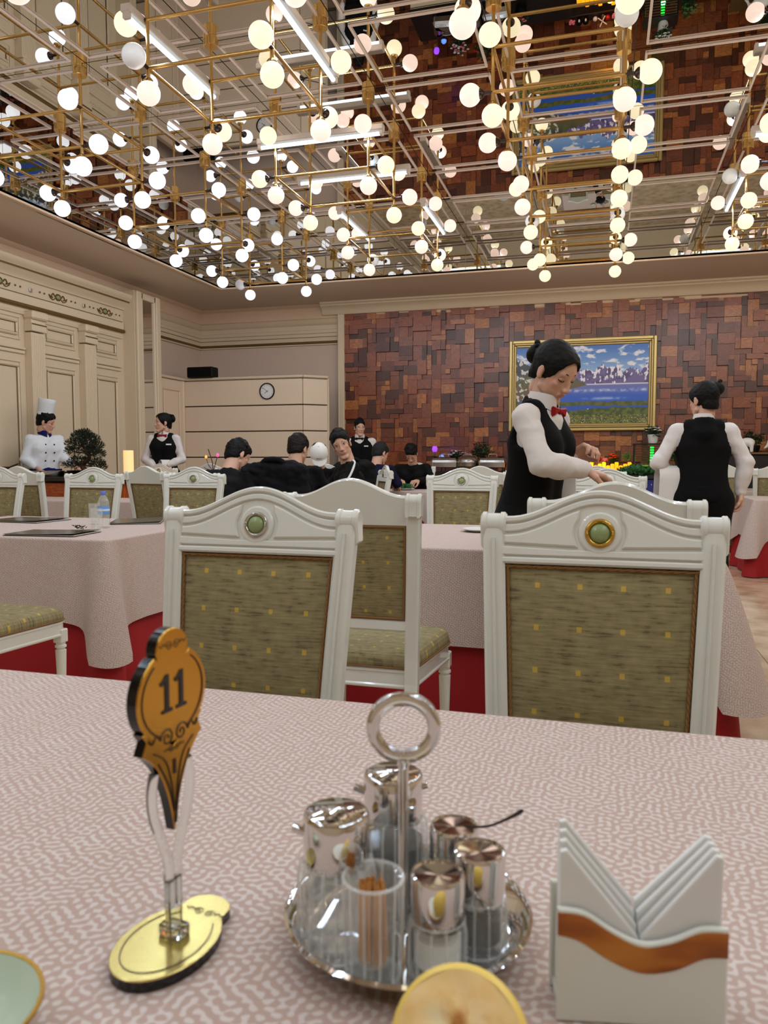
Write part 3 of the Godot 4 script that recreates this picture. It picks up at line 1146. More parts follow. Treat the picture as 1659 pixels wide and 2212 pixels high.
# ---------------------------------------------------------------- chandeliers
func cage(row_name: String, col_name: String, cx: float, cz: float, upper_along_z: bool, kind: int, tubes_along: int, seed_: int, off: Array) -> void:
	var hx := 0.43
	var hz := 0.415
	var YU := 3.93
	var YL := 3.634
	var lab := "brass chandelier with %s globes, %s, line %s" % [["white", "pink", "cream", "warm"][kind], row_name, col_name]
	var t := thing("globe_chandelier", lab, "chandelier", Vector3(cx, 4.25, cz), 0, "cube chandeliers under the mirrors")
	var r := RandomNumberGenerator.new()
	r.seed = seed_
	for sx in [-1.0, 1.0]:
		for sz in [-1.0, 1.0]:
			var x: float = sx * hx
			var z: float = sz * hz
			var rod := obj("rod", rod_mesh, M.brass, t)
			rod.position = Vector3(x, 0, z)
			var co := obj("collar", collar_mesh, M.brass, t)
			co.position = Vector3(x, 0, z)
			for g in 3:
				var p := Vector3(x, YL - 4.25, z)
				var dir := Vector3.DOWN
				if g == 0:
					p.y = YU - 4.25
					dir = Vector3(0, 0, sz) if upper_along_z else Vector3(sx, 0, 0)
				elif g == 1:
					dir = Vector3(sx, 0, 0) if upper_along_z else Vector3(0, 0, sz)
				var key := "%d%d%d" % [0 if sx < 0 else 1, 0 if sz < 0 else 1, g]
				var m: Material = M.globe_cool
				var lc := Color(0.92, 0.95, 1.0)
				if kind == 1:
					m = M.globe_pink if r.randf() < 0.68 else M.globe_cream
					lc = Color(1.0, 0.97, 0.955)
				elif kind >= 2:
					m = M.globe_cream if r.randf() < (0.68 if kind == 2 else 0.5) else M.globe_pink
					lc = Color(1.0, 0.975, 0.945)
				var lit := true
				if off.has(key):
					m = M.globe_off
					lit = false
				var b := Basis.IDENTITY
				if dir.y > -0.5:
					b = Basis(Vector3.DOWN.cross(dir).normalized(), PI / 2)
				var gl := obj("lamp_globe", globe_mesh, m, t)
				gl.transform = Transform3D(b, p)
				var cup := obj("lamp_cup", cup_mesh, M.dark_metal if dir.y > -0.5 else M.brass, gl)
				if lit:
					var o := OmniLight3D.new()
					o.name = "globe_light"
					o.light_color = lc
					o.light_energy = GLOBE_E
					o.light_size = 0.06
					o.omni_range = 20.0
					o.omni_attenuation = 2.0
					o.shadow_enabled = true
					gl.add_child(o, true)
					o.position = Vector3(0, -0.155, 0)
	for lv in 2:
		var y := (YU if lv == 0 else YL) - 4.25
		for s in [-1.0, 1.0]:
			if not (lv == 0 and tubes_along == 1):
				var a := obj("cross_tube", tube_x_mesh, M.brass, t)
				a.position = Vector3(0, y, s * hz)
			if not (lv == 0 and tubes_along == 2):
				var b := obj("cross_tube", tube_z_mesh, M.brass, t)
				b.position = Vector3(s * hx, y, 0)


var rod_mesh: ArrayMesh
var collar_mesh: ArrayMesh
var globe_mesh: ArrayMesh
var cup_mesh: ArrayMesh
var tube_x_mesh: ArrayMesh
var tube_z_mesh: ArrayMesh


func strip_lamp(at: Vector3, along_x: bool, label: String) -> void:
	var t := thing("strip_lamp", label, "lamp", at, 0.0 if along_x else PI / 2, "strip lamps laid over the chandeliers")
	var h := MB.new().box(Vector3(0, 0.03, 0), Vector3(1.16, 0.05, 0.07), 0.006)
	obj("housing", h, M.lamp_housing, t)
	for s in [-1.0, 1.0]:
		obj("socket", MB.new().box(Vector3(s * 0.56, -0.012, 0), Vector3(0.03, 0.045, 0.05), 0.006), M.lamp_housing, t)
	obj("lamp_tube", MB.new().tube([Vector3(-0.545, -0.018, 0), Vector3(0.545, -0.018, 0)], 0.016, 12), M.tube_glow, t)
	var l := AreaLight3D.new()
	l.name = "tube_light"
	l.area_size = Vector2(1.08, 0.04)
	l.light_color = Color(0.80, 0.90, 1.0)
	l.light_energy = TUBE_E
	l.shadow_enabled = true
	t.add_child(l, true)
	l.position = Vector3(0, -0.04, 0)
	l.rotation.x = -PI / 2


func build_chandeliers() -> void:
	rod_mesh = MB.new().tube([Vector3(0, 0, 0), Vector3(0, 3.57 - 4.25, 0)], 0.0125, 10).mesh()
	collar_mesh = MB.new().lathe([Vector2(0, -0.075), Vector2(0.05, -0.075), Vector2(0.054, -0.071), Vector2(0.054, -0.008), Vector2(0.058, -0.006), Vector2(0.058, 0.0)], 24).mesh()
	globe_mesh = MB.new().ball(Vector3(0, -0.155, 0), Vector3(0.074, 0.074, 0.074), 28, 18).mesh()
	cup_mesh = MB.new().lathe([Vector2(0.020, -0.098), Vector2(0.036, -0.094), Vector2(0.034, -0.078), Vector2(0.022, -0.064), Vector2(0.013, -0.058), Vector2(0.0125, 0.0)], 16).mesh()
	tube_x_mesh = MB.new().tube([Vector3(-0.43, 0, 0), Vector3(0.43, 0, 0)], 0.0125, 10).mesh()
	tube_z_mesh = MB.new().tube([Vector3(0, 0, -0.415), Vector3(0, 0, 0.415)], 0.0125, 10).mesh()
	var cols := ["nearest the panelling", "second from panelling", "before the painting", "fourth from panelling", "farthest from panelling"]
	var ords := ["nearest wood wall", "second from wood wall", "third from wood wall", "fourth from wood wall", "fifth from wood wall", "sixth from wood wall"]
	for c in 5:
		var cx := -4.495 + c * 2.0725
		var odd := c % 2 == 0
		for r in 6:
			var cz := (-9.76 + r * 1.98) if odd else (-8.83 + r * 1.98)
			if cz > 1.6:
				continue
			var zup: bool
			if odd:
				zup = r % 2 == 0
			else:
				zup = r % 2 == 1
			var kind := 0 if c == 0 else (1 if c == 1 else (2 if c == 2 else 3))
			var off := []
			if c == 1 and r == 2:
				off = ["011"]
			elif c == 1 and r == 0:
				off = ["001"]
			elif c == 2 and r == 2:
				off = ["110"]
			elif c == 2 and r == 1:
				off = ["001", "101"]
			elif c == 3 and r == 0:
				off = ["010"]
			elif c == 0 and r == 0:
				off = ["001"]
			var tubes := 0
			if not odd:
				tubes = 1 if r % 2 == 1 else 2
			cage(ords[r], cols[c], cx, cz, zup, kind, tubes, 100 + c * 10 + r, off)
			if not odd:
				for s in [-1.0, 1.0]:
					var side := ""
					if r % 2 == 1:
						side = "wood wall side" if s < 0 else "side away from wood wall"
					else:
						side = "panelling side" if s < 0 else "side away from panelling"
					var lab := "strip lamp %s, chandelier line %s, %s" % [["first", "second", "third", "fourth", "fifth", "sixth"][r] + " from wood wall", ["one", "two", "three", "four", "five"][c], side]
					if r % 2 == 1:
						strip_lamp(Vector3(cx, 3.90, cz + s * 0.46), true, lab)
					else:
						strip_lamp(Vector3(cx + s * 0.48, 3.90, cz), false, lab)


# ---------------------------------------------------------------- chairs
var chair0: Node3D


func chair_x(y: float) -> float:   # half distance between the stile centres at a height
	return lerpf(0.188, 0.2135, clampf((y - 0.5) / 0.53, 0, 1))


func chair_z(y: float) -> float:   # rake of the back
	return -0.012 - 0.085 * pow(clampf((y - 0.45) / 0.6, 0, 1.1), 1.35)


func crest_top(t: float) -> float:   # t -1..1 across the rail, height above its foot
	var a := absf(t)
	return 0.098 + 0.056 * (0.5 + 0.5 * cos(PI * minf(a / 0.93, 1.0)))


func make_chair() -> Node3D:
	var t := thing("dining_chair", "x", "chair")
	var W: Material = M.white_lacquer
	# stiles: raked, squared uprights that run down into the rear legs, with a scrolled cap
	for s in [-1.0, 1.0]:
		var mb := MB.new()
		var rows := []
		var ys := [0.0, 0.12, 0.25, 0.40, 0.48, 0.58, 0.68, 0.78, 0.88, 0.96, 1.005]
		for y in ys:
			var z := chair_z(y) if y > 0.45 else -0.012 - 0.09 * pow((0.45 - y) / 0.45, 1.6)
			var x: float = s * chair_x(y)
			var hw := 0.0225 if y > 0.4 else lerpf(0.017, 0.0225, y / 0.4)
			var hd := 0.019
			var ring := []
			var b := 0.006
			for q in [[-hw, hd - b], [-hw, -hd + b], [-hw + b, -hd], [hw - b, -hd], [hw, -hd + b], [hw, hd - b], [hw - b, hd], [-hw + b, hd]]:
				ring.append(Vector3(x + q[0], y, z + q[1]))
			rows.append(ring)
		for r in rows.size() - 1:
			for k in 8:
				var k2 := (k + 1) % 8
				_stile_quad(mb, rows[r][k], rows[r][k2], rows[r + 1][k2], rows[r + 1][k], Vector3(x_mid(rows[r]), rows[r][0].y, z_mid(rows[r])))
		# face bead
		var bead := []
		for y in [0.60, 0.70, 0.80, 0.90, 0.985]:
			bead.append(Vector3(s * chair_x(y), y, chair_z(y) + 0.0185))
		mb.tube(bead, 0.011, 6, false, 0.35)
		# rolled cap: a squat scroll turned backwards
		var cp := PackedVector2Array()
		for k in 15:
			var a := lerpf(-0.15 * PI, 1.12 * PI, k / 14.0)
			cp.append(Vector2(0.024 * cos(a) + 0.004, 0.026 * sin(a)))
		cp.append(Vector2(-0.020, -0.05))
		cp.append(Vector2(0.018, -0.05))
		var cx: float = s * chair_x(1.02)
		mb.xf = Transform3D(Basis(Vector3(0, 0, 1), Vector3(0, 1, 0), Vector3(-1, 0, 0)), Vector3(cx + 0.0265, 1.012, chair_z(1.02) - 0.003))
		mb.stack(cp, [Vector2(0.005, 0), Vector2(0.0, 0.004), Vector2(0, 0.012), Vector2(0.003, 0.0135), Vector2(0.003, 0.0395), Vector2(0, 0.041), Vector2(0, 0.049), Vector2(0.005, 0.053)])
		obj("stile", mb, W, t)
	# crest rail: serpentine slab with raised border, bead and two carved spandrels
	var Y0 := 0.932
	var lean := -atan2(chair_z(1.06) - chair_z(0.93), 0.13)
	var base := Transform3D(Basis(Vector3(1, 0, 0), -lean), Vector3(0, Y0, chair_z(0.93) + 0.002))
	var hwid := 0.196
	var slab := PackedVector2Array()
	slab.append(Vector2(-hwid, 0))
	slab.append(Vector2(hwid, 0))
	for k in 33:
		var q := 1.0 - 2.0 * k / 32.0
		slab.append(Vector2(hwid * q, crest_top(q)))
	var cr := MB.new().at(base)
	cr.stack(slab, [Vector2(0.004, -0.013), Vector2(0, -0.009), Vector2(0, 0.009), Vector2(0.0015, 0.0095)])
	obj("crest_rail", cr, W, t)
	var orn := MB.new().at(base)
	# top border strip and lower strips
	var strip := PackedVector2Array()
	for k in 33:
		var q := 1.0 - 2.0 * k / 32.0
		strip.append(Vector2(hwid * q * 0.998, crest_top(q) - 0.001))
	for k in 33:
		var q := -1.0 + 2.0 * k / 32.0
		strip.append(Vector2(hwid * q * 0.998, crest_top(q) - 0.0135))
	orn.stack(strip, [Vector2(0, 0.0085), Vector2(0, 0.0125), Vector2(0.003, 0.0155)], 1.0, 2)
	orn.stack(V2([-hwid, 0.001, hwid, 0.001, hwid, 0.0135, -hwid, 0.0135]), [Vector2(0, 0.0085), Vector2(0, 0.013), Vector2(0.003, 0.016)], 1.0, 2)
	# wide middle field that leaves grooves round the spandrels
	for s in [-1.0, 1.0]:
		var leaf := PackedVector2Array()
		leaf.append(Vector2(-hwid * 0.97, 0.041))
		leaf.append(Vector2(-0.042, 0.0365))
		for k in 7:
			var a := lerpf(1.13, 0.80, k / 6.0) * PI
			leaf.append(Vector2(0.0505 * cos(a) + 0.0, 0.066 + 0.046 * sin(a)))
		for k in 13:
			var q := lerpf(-0.20, -0.97, k / 12.0)
			leaf.append(Vector2(hwid * q, crest_top(q) - lerpf(0.036, 0.039, k / 12.0)))
		if s > 0:
			for k in leaf.size():
				leaf[k].x = -leaf[k].x
			leaf.reverse()
		orn.stack(leaf, [Vector2(0, 0.0085), Vector2(0, 0.0125), Vector2(0.0035, 0.0155)], 1.0, 2)
	# bands above and below the spandrels, whole across the rail
	var band := PackedVector2Array()
	for k in 33:
		var q := lerpf(0.998, -0.998, k / 32.0)
		band.append(Vector2(hwid * q, crest_top(q) - 0.0175))
	for k in 33:
		var q := lerpf(-0.998, 0.998, k / 32.0)
		band.append(Vector2(hwid * q, crest_top(q) - lerpf(0.030, 0.0335, absf(q))))
	orn.stack(band, [Vector2(0, 0.0085), Vector2(0, 0.0125), Vector2(0.0025, 0.0150)], 1.0, 2)
	orn.stack(V2([-hwid, 0.0175, hwid, 0.0175, hwid, 0.0355, 0.045, 0.0305, -0.045, 0.0305, -hwid, 0.0355]), [Vector2(0, 0.0085), Vector2(0, 0.0125), Vector2(0.002, 0.0150)], 1.0, 2)
	orn.stack(circle(0.0415, 28, Vector2(0, 0.066), 0.043), [Vector2(0, 0.0085), Vector2(0, 0.0125), Vector2(0.004, 0.0155)], 1.0, 2)
	obj("crest_carving", orn, W, t)
	# medallion: jade cabochon in a gilt ring with four small studs
	var med := MB.new().at(base * T(0, 0.066, 0.0155))
	var ring := []
	for k in 32:
		ring.append(Vector3(0.0245 * cos(TAU * k / 32), 0.0245 * sin(TAU * k / 32), 0.002))
	med.tube(ring, 0.0048, 8, true)
	for k in 4:
		for d in [-0.12, 0.0, 0.12]:
			var a: float = TAU * k / 4 + d
			med.ball(Vector3(0.0245 * cos(a), 0.0245 * sin(a), 0.006), Vector3.ONE * 0.0026, 6, 5)
	var mo := obj("medallion", med, M.gilt, t)
	var cab := MB.new().at(base * T(0, 0.066, 0.0145)).ball(Vector3.ZERO, Vector3(0.0205, 0.0205, 0.012), 24, 14)
	obj("cabochon", cab, M.jade, mo)
	# upholstered back, slightly domed on both faces
	for f in [1.0, -1.0]:
		var rows := []
		for r in 13:
			var ring_ := []
			for k in 13:
				var y := lerpf(0.615, 0.931, r / 12.0)
				var q := -1.0 + 2.0 * k / 12.0
				var x: float = q * (chair_x(y) - 0.0225)
				var bul := (1.0 - pow(q, 4)) * (1.0 - pow(2.0 * r / 12.0 - 1.0, 4))
				ring_.append(Vector3(x * f, y, chair_z(y) + f * (0.006 + 0.010 * bul)))
			rows.append(ring_)
		var up := MB.new()
		up.sheet(rows)
		for j in up.u.size():
			up.u[j] = Vector2(up.p[j].x * 1.0 + 0.245, -up.p[j].y + 0.018)
		obj("back_upholstery" if f > 0 else "rear_upholstery", up, M.chair_fabric, t)
		var cord := MB.new()
		var path := []
		for k in 14:
			path.append(cord_pt(-1, lerpf(0.928, 0.620, k / 13.0), f))
		for k in 12:
			path.append(cord_pt(lerpf(-1, 1, k / 11.0), 0.620, f))
		for k in 14:
			path.append(cord_pt(1, lerpf(0.620, 0.928, k / 13.0), f))
		for k in 12:
			path.append(cord_pt(lerpf(1, -1, k / 11.0), 0.928, f))
		if f > 0:
			# two twisted strands
			var dense := curve3(path, 240, true)
			for st in 2:
				var str_ := []
				for k in dense.size():
					var a := TAU * k / 2.8 * 0.5 + PI * st
					str_.append(dense[k] + Vector3(cos(a), cos(a), sin(a)) * 0.0016)
				cord.tube(str_, 0.0024, 5, true)
		else:
			cord.tube(path, 0.004, 6, true)
		obj("cord_trim", cord, M.cord, t)
	# lower back rail, seat frame, apron and legs
	var lr := MB.new()
	lr.box(Vector3(0, 0.596, chair_z(0.596)), Vector3(2 * chair_x(0.6) - 0.03, 0.04, 0.026), 0.006)
	obj("lower_rail", lr, W, t)
	var plan := PackedVector2Array()   # x, depth (front = +)
	for q in [[-0.195, -0.012], [0.195, -0.012], [0.235, 0.39]]:
		plan.append(Vector2(q[0], q[1]))
	for k in 9:
		var a := PI * k / 8.0
		plan.append(Vector2(0.225 * cos(a), 0.425 + 0.035 * sin(a)))
	plan.append(Vector2(-0.235, 0.39))
	var flip := PackedVector2Array()
	for q in plan:
		flip.append(Vector2(q.x, -q.y))
	var fr := MB.new().at(Transform3D(LAY, Vector3.ZERO))
	fr.stack(flip, [Vector2(0.012, 0.375), Vector2(0.004, 0.375), Vector2(0.0, 0.380), Vector2(0.0, 0.385), Vector2(0.004, 0.390), Vector2(0.004, 0.428), Vector2(0.0, 0.432), Vector2(0.0, 0.440), Vector2(0.012, 0.445)])
	obj("seat_frame", fr, W, t)
	var cu := MB.new().at(Transform3D(LAY, Vector3.ZERO))
	cu.stack(flip, [Vector2(0.008, 0.442), Vector2(0.001, 0.450), Vector2(0.0, 0.462), Vector2(0.003, 0.476), Vector2(0.010, 0.488), Vector2(0.022, 0.496), Vector2(0.045, 0.501)])
	obj("seat_cushion", cu, M.chair_fabric, t)
	var sc := MB.new()
	var sp := []
	for q in MB.inset(flip if MB.area(flip) > 0 else _rev(flip), -0.002):
		sp.append(Vector3(q.x, 0.447, -q.y))
	sc.tube(sp, 0.0035, 5, true)
	obj("cord_trim", sc, M.cord, t)
	for s in [-1.0, 1.0]:
		var lg := MB.new()
		lg.xf = T(s * 0.212, 0, 0.415)
		lg.box(Vector3(0, 0.375, 0), Vector3(0.046, 0.06, 0.046), 0.004)
		lg.lathe([Vector2(0.0, 0), Vector2(0.013, 0), Vector2(0.0145, 0.02), Vector2(0.023, 0.30), Vector2(0.0235, 0.312), Vector2(0.018, 0.316), Vector2(0.018, 0.321), Vector2(0.0245, 0.324), Vector2(0.0245, 0.332), Vector2(0.020, 0.336), Vector2(0.021, 0.346)], 16)
		obj("leg", lg, W, t)
	return t


func x_mid(r: Array) -> float:
	return (r[0].x + r[5].x) / 2


func z_mid(r: Array) -> float:
	return (r[2].z + r[7].z) / 2


func _stile_quad(mb: MB, a: Vector3, b: Vector3, d: Vector3, e: Vector3, ce: Vector3) -> void:
	var out := (a + b) / 2 - ce
	if (b - a).cross(e - a).dot(out) > 0:
		mb.quad(a, b, d, e)
	else:
		mb.quad(a, e, d, b)


func _rev(q: PackedVector2Array) -> PackedVector2Array:
	var o := q.duplicate()
	o.reverse()
	return o


func cord_pt(q: float, y: float, f: float) -> Vector3:
	return Vector3(q * (chair_x(y) - 0.0275), y, chair_z(y) + f * 0.010)


func chair(label: String, x: float, z: float, yaw_deg: float, group: String) -> Node3D:
	if chair0 == null:
		chair0 = make_chair()
		chair0.position = Vector3(x, 0, z)
		chair0.rotation.y = deg_to_rad(yaw_deg)
		return tag(chair0, label, "chair", group)
	return copy_of(chair0, label, Vector3(x, 0, z), deg_to_rad(yaw_deg), group)


# ---------------------------------------------------------------- tables and cloths
func cloth(called: String, label: String, cat: String, m: Material, x0: float, x1: float, z0: float, z1: float, y: float, drop: float, corner_drop: float, corner_out: float, ripple: float, flare: float, group: String, sd: int, flat_hem := false) -> MeshInstance3D:
	# a cloth lying on a top and hanging down all round, its spare corners falling in folds
	var r := RandomNumberGenerator.new()
	r.seed = sd
	var per := []   # [pos, normal, corner weight]
	var w := x1 - x0
	var d := z1 - z0
	var rad := 0.02
	var outline := round_rect(w, d, rad, 8)
	var cx := (x0 + x1) / 2
	var cz := (z0 + z1) / 2
	var m2 := outline.size()
	for k in m2:
		var a := outline[k]
		var b := outline[(k + 1) % m2]
		var l := a.distance_to(b)
		var steps := maxi(1, int(l / 0.02))
		for j in steps:
			var q := a.lerp(b, float(j) / steps)
			var nrm := Vector2.ZERO
			var ax := absf(q.x) - (w / 2 - rad)
			var ay := absf(q.y) - (d / 2 - rad)
			if ax > -0.0001 and ay > -0.0001:
				nrm = Vector2(signf(q.x) * maxf(ax, 0.0001), signf(q.y) * maxf(ay, 0.0001)).normalized()
			elif ax > ay:
				nrm = Vector2(signf(q.x), 0)
			else:
				nrm = Vector2(0, signf(q.y))
			var dx := w / 2 - absf(q.x)
			var dy := d / 2 - absf(q.y)
			var dc := Vector2(dx, dy).length()
			per.append([q, nrm, dc, absf(q.x) > w / 2 - 0.03])
	var n := per.size()
	var rows := []
	var ph := r.randf() * 6.0
	var N := 18
	# rounded top edge then the fall
	for row in N + 5:
		var line := []
		var run := 0.0
		for k in n:
			var q: Vector2 = per[k][0]
			var nr: Vector2 = per[k][1]
			var dc: float = per[k][2]
			run += 0.02
			if row < 5:
				var a := PI / 2 * row / 4.0
				var off := -0.012 + 0.012 * sin(a)
				line.append(Vector3(cx + q.x + nr.x * off, y - 0.012 + 0.012 * cos(a), -(-(cz + q.y)) + nr.y * off))
			else:
				var t := float(row - 4) / N
				var cw := exp(-pow(dc / 0.07, 2))
				var cw2 := exp(-pow((dc - 0.13) / 0.05, 2))
				var dr := drop + corner_drop * exp(-pow(dc / 0.09, 1.5)) + (0.0 if flat_hem else 0.012 * sin(run * 3.1 + ph))
				var out := flare * t + corner_out * cw * pow(t, 0.8) - corner_out * 0.45 * cw2 * t
				out += ripple * t * (sin(run * 16.0 + ph) * 0.6 + sin(run * 9.3 + ph * 2.0) * 0.5)
				line.append(Vector3(cx + q.x + nr.x * out, y - 0.012 - dr * t + 0.012 * t, cz + q.y + nr.y * out))
		rows.append(line)
	var mb := MB.new()
	rows.reverse()
	for k in rows.size():
		rows[k].reverse()
	mb.sheet(rows, true)
	# top face
	var ring := PackedVector2Array()
	for q in per:
		ring.append(Vector2(cx + (q[0] as Vector2).x - (q[1] as Vector2).x * 0.012, cz + (q[0] as Vector2).y - (q[1] as Vector2).y * 0.012))
	var tr := Geometry2D.triangulate_polygon(ring)
	var b0 := mb.p.size()
	for q in ring:
		mb.vtx(Vector3(q.x, y, q.y), Vector3.UP)
	for k in range(0, tr.size(), 3):
		var A := ring[tr[k]]
		if (ring[tr[k + 1]] - A).cross(ring[tr[k + 2]] - A) < 0:
			mb.tri_i(b0 + tr[k], b0 + tr[k + 1], b0 + tr[k + 2])
		else:
			mb.tri_i(b0 + tr[k], b0 + tr[k + 2], b0 + tr[k + 1])
	var o := obj(called, mb, m)
	tag(o, label, cat, group)
	return o


func table_set(where: String, x0: float, x1: float, z0: float, z1: float, sd: int, drop := 0.41, out := 0.15) -> void:
	var cx := (x0 + x1) / 2
	var cz := (z0 + z1) / 2
	var t := thing("dining_table", "plain wooden table hidden under cloths, " + where, "table", Vector3(cx, 0, cz), 0, "tables under the cloths")
	obj("table_top", MB.new().box(Vector3(0, 0.73, 0), Vector3(x1 - x0 - 0.03, 0.028, z1 - z0 - 0.03), 0.004), M.counter_wood, t)
	for sx in [-1.0, 1.0]:
		for sz in [-1.0, 1.0]:
			obj("leg", MB.new().box(Vector3(sx * ((x1 - x0) / 2 - 0.12), 0.358, sz * ((z1 - z0) / 2 - 0.12)), Vector3(0.06, 0.716, 0.06), 0.004), M.counter_wood, t)
	cloth("table_skirt", "deep red floor-length cloth under the pale one, " + where, "tablecloth", M.skirt_red, x0 - 0.004, x1 + 0.004, z0 - 0.004, z1 + 0.004, 0.747, 0.735, 0.0, 0.06, 0.007, 0.035, "red under-cloths", sd + 50, true)
	cloth("tablecloth", "pinkish damask tablecloth, " + where, "tablecloth", M.tablecloth_damask, x0 - 0.012, x1 + 0.012, z0 - 0.012, z1 + 0.012, 0.75, drop, 0.20, out, 0.004, 0.055, "pinkish damask tablecloths", sd)


func build_furniture() -> void:
	# tables (x from, x to, far z, near z)
	table_set("nearest the viewer with the cruet set", -1.16, 0.46, -1.165, 0.10, 1)
	table_set("across the aisle behind the two nearest chairs", -1.13, 0.46, -4.52, -3.31, 2)
	table_set("with the water bottle and menus", -3.95, -2.33, -4.35, -3.18, 3, 0.41, 0.075)
	# chairs on the far side of the near table, facing the viewer
	chair("white carved dining chair with silver-rimmed jade boss, behind the number eleven sign", -0.752, -1.50, 0.0, "white chairs with jade bosses")
	(get_node("dining_chair/medallion") as MeshInstance3D).material_override = M.silver_trim
	chair("white carved dining chair with gold-rimmed jade boss, behind the napkin holder", -0.006, -1.505, 0.0, "white chairs with jade bosses")
	(get_child(get_child_count() - 1).get_node("medallion") as MeshInstance3D).material_override = M.gilt
	# near side of the next tables, seen from behind
	chair("white dining chair with plain rear, its seat showing beside the number eleven sign", -0.79, -2.44, 180.0, "white chairs with jade bosses")
	chair("white dining chair seen from behind, under the bending waitress's hand", 0.03, -2.31, 180.0, "white chairs with jade bosses")
	chair("white dining chair with only its olive seat in view, at the bottle table", -2.485, -2.36, 180.0, "white chairs with jade bosses")
	# far side of the next tables
	chair("white dining chair with jade boss, straight behind the water bottle", -3.53, -4.62, 0.0, "white chairs with jade bosses")
	chair("white dining chair with jade boss, beside the water bottle toward the coat-draped chair", -2.82, -4.80, 2.0, "white chairs with jade bosses")
	chair("white dining chair with jade boss, cut by the picture edge beyond the menus", -4.30, -4.55, -3.0, "white chairs with jade bosses")
	chair("white dining chair with jade boss, facing out past the bending waitress's hip", -0.895, -4.86, -1.0, "white chairs with jade bosses")
	chair("white dining chair with jade boss, beyond the bending waitress's outstretched hand", 0.02, -4.95, 0.0, "white chairs with jade bosses")


# ---------------------------------------------------------------- things on the tables
func glass_mat(called: String, tint := Color(0.97, 0.985, 0.98), scale := 0.05) -> StandardMaterial3D:
	var m := mat(called, Color(tint.r, tint.g, tint.b, 0.02), 0.02)
	m.refraction_enabled = true
	m.refraction_scale = scale
	return m


func pane_mat(called: String, a := 0.05) -> StandardMaterial3D:   # thin clear glass that light passes straight through
	var m := mat(called, Color(0.93, 0.96, 0.95, a), 0.02)
	m.transparency = BaseMaterial3D.TRANSPARENCY_ALPHA
	m.metallic_specular = 0.8
	return m


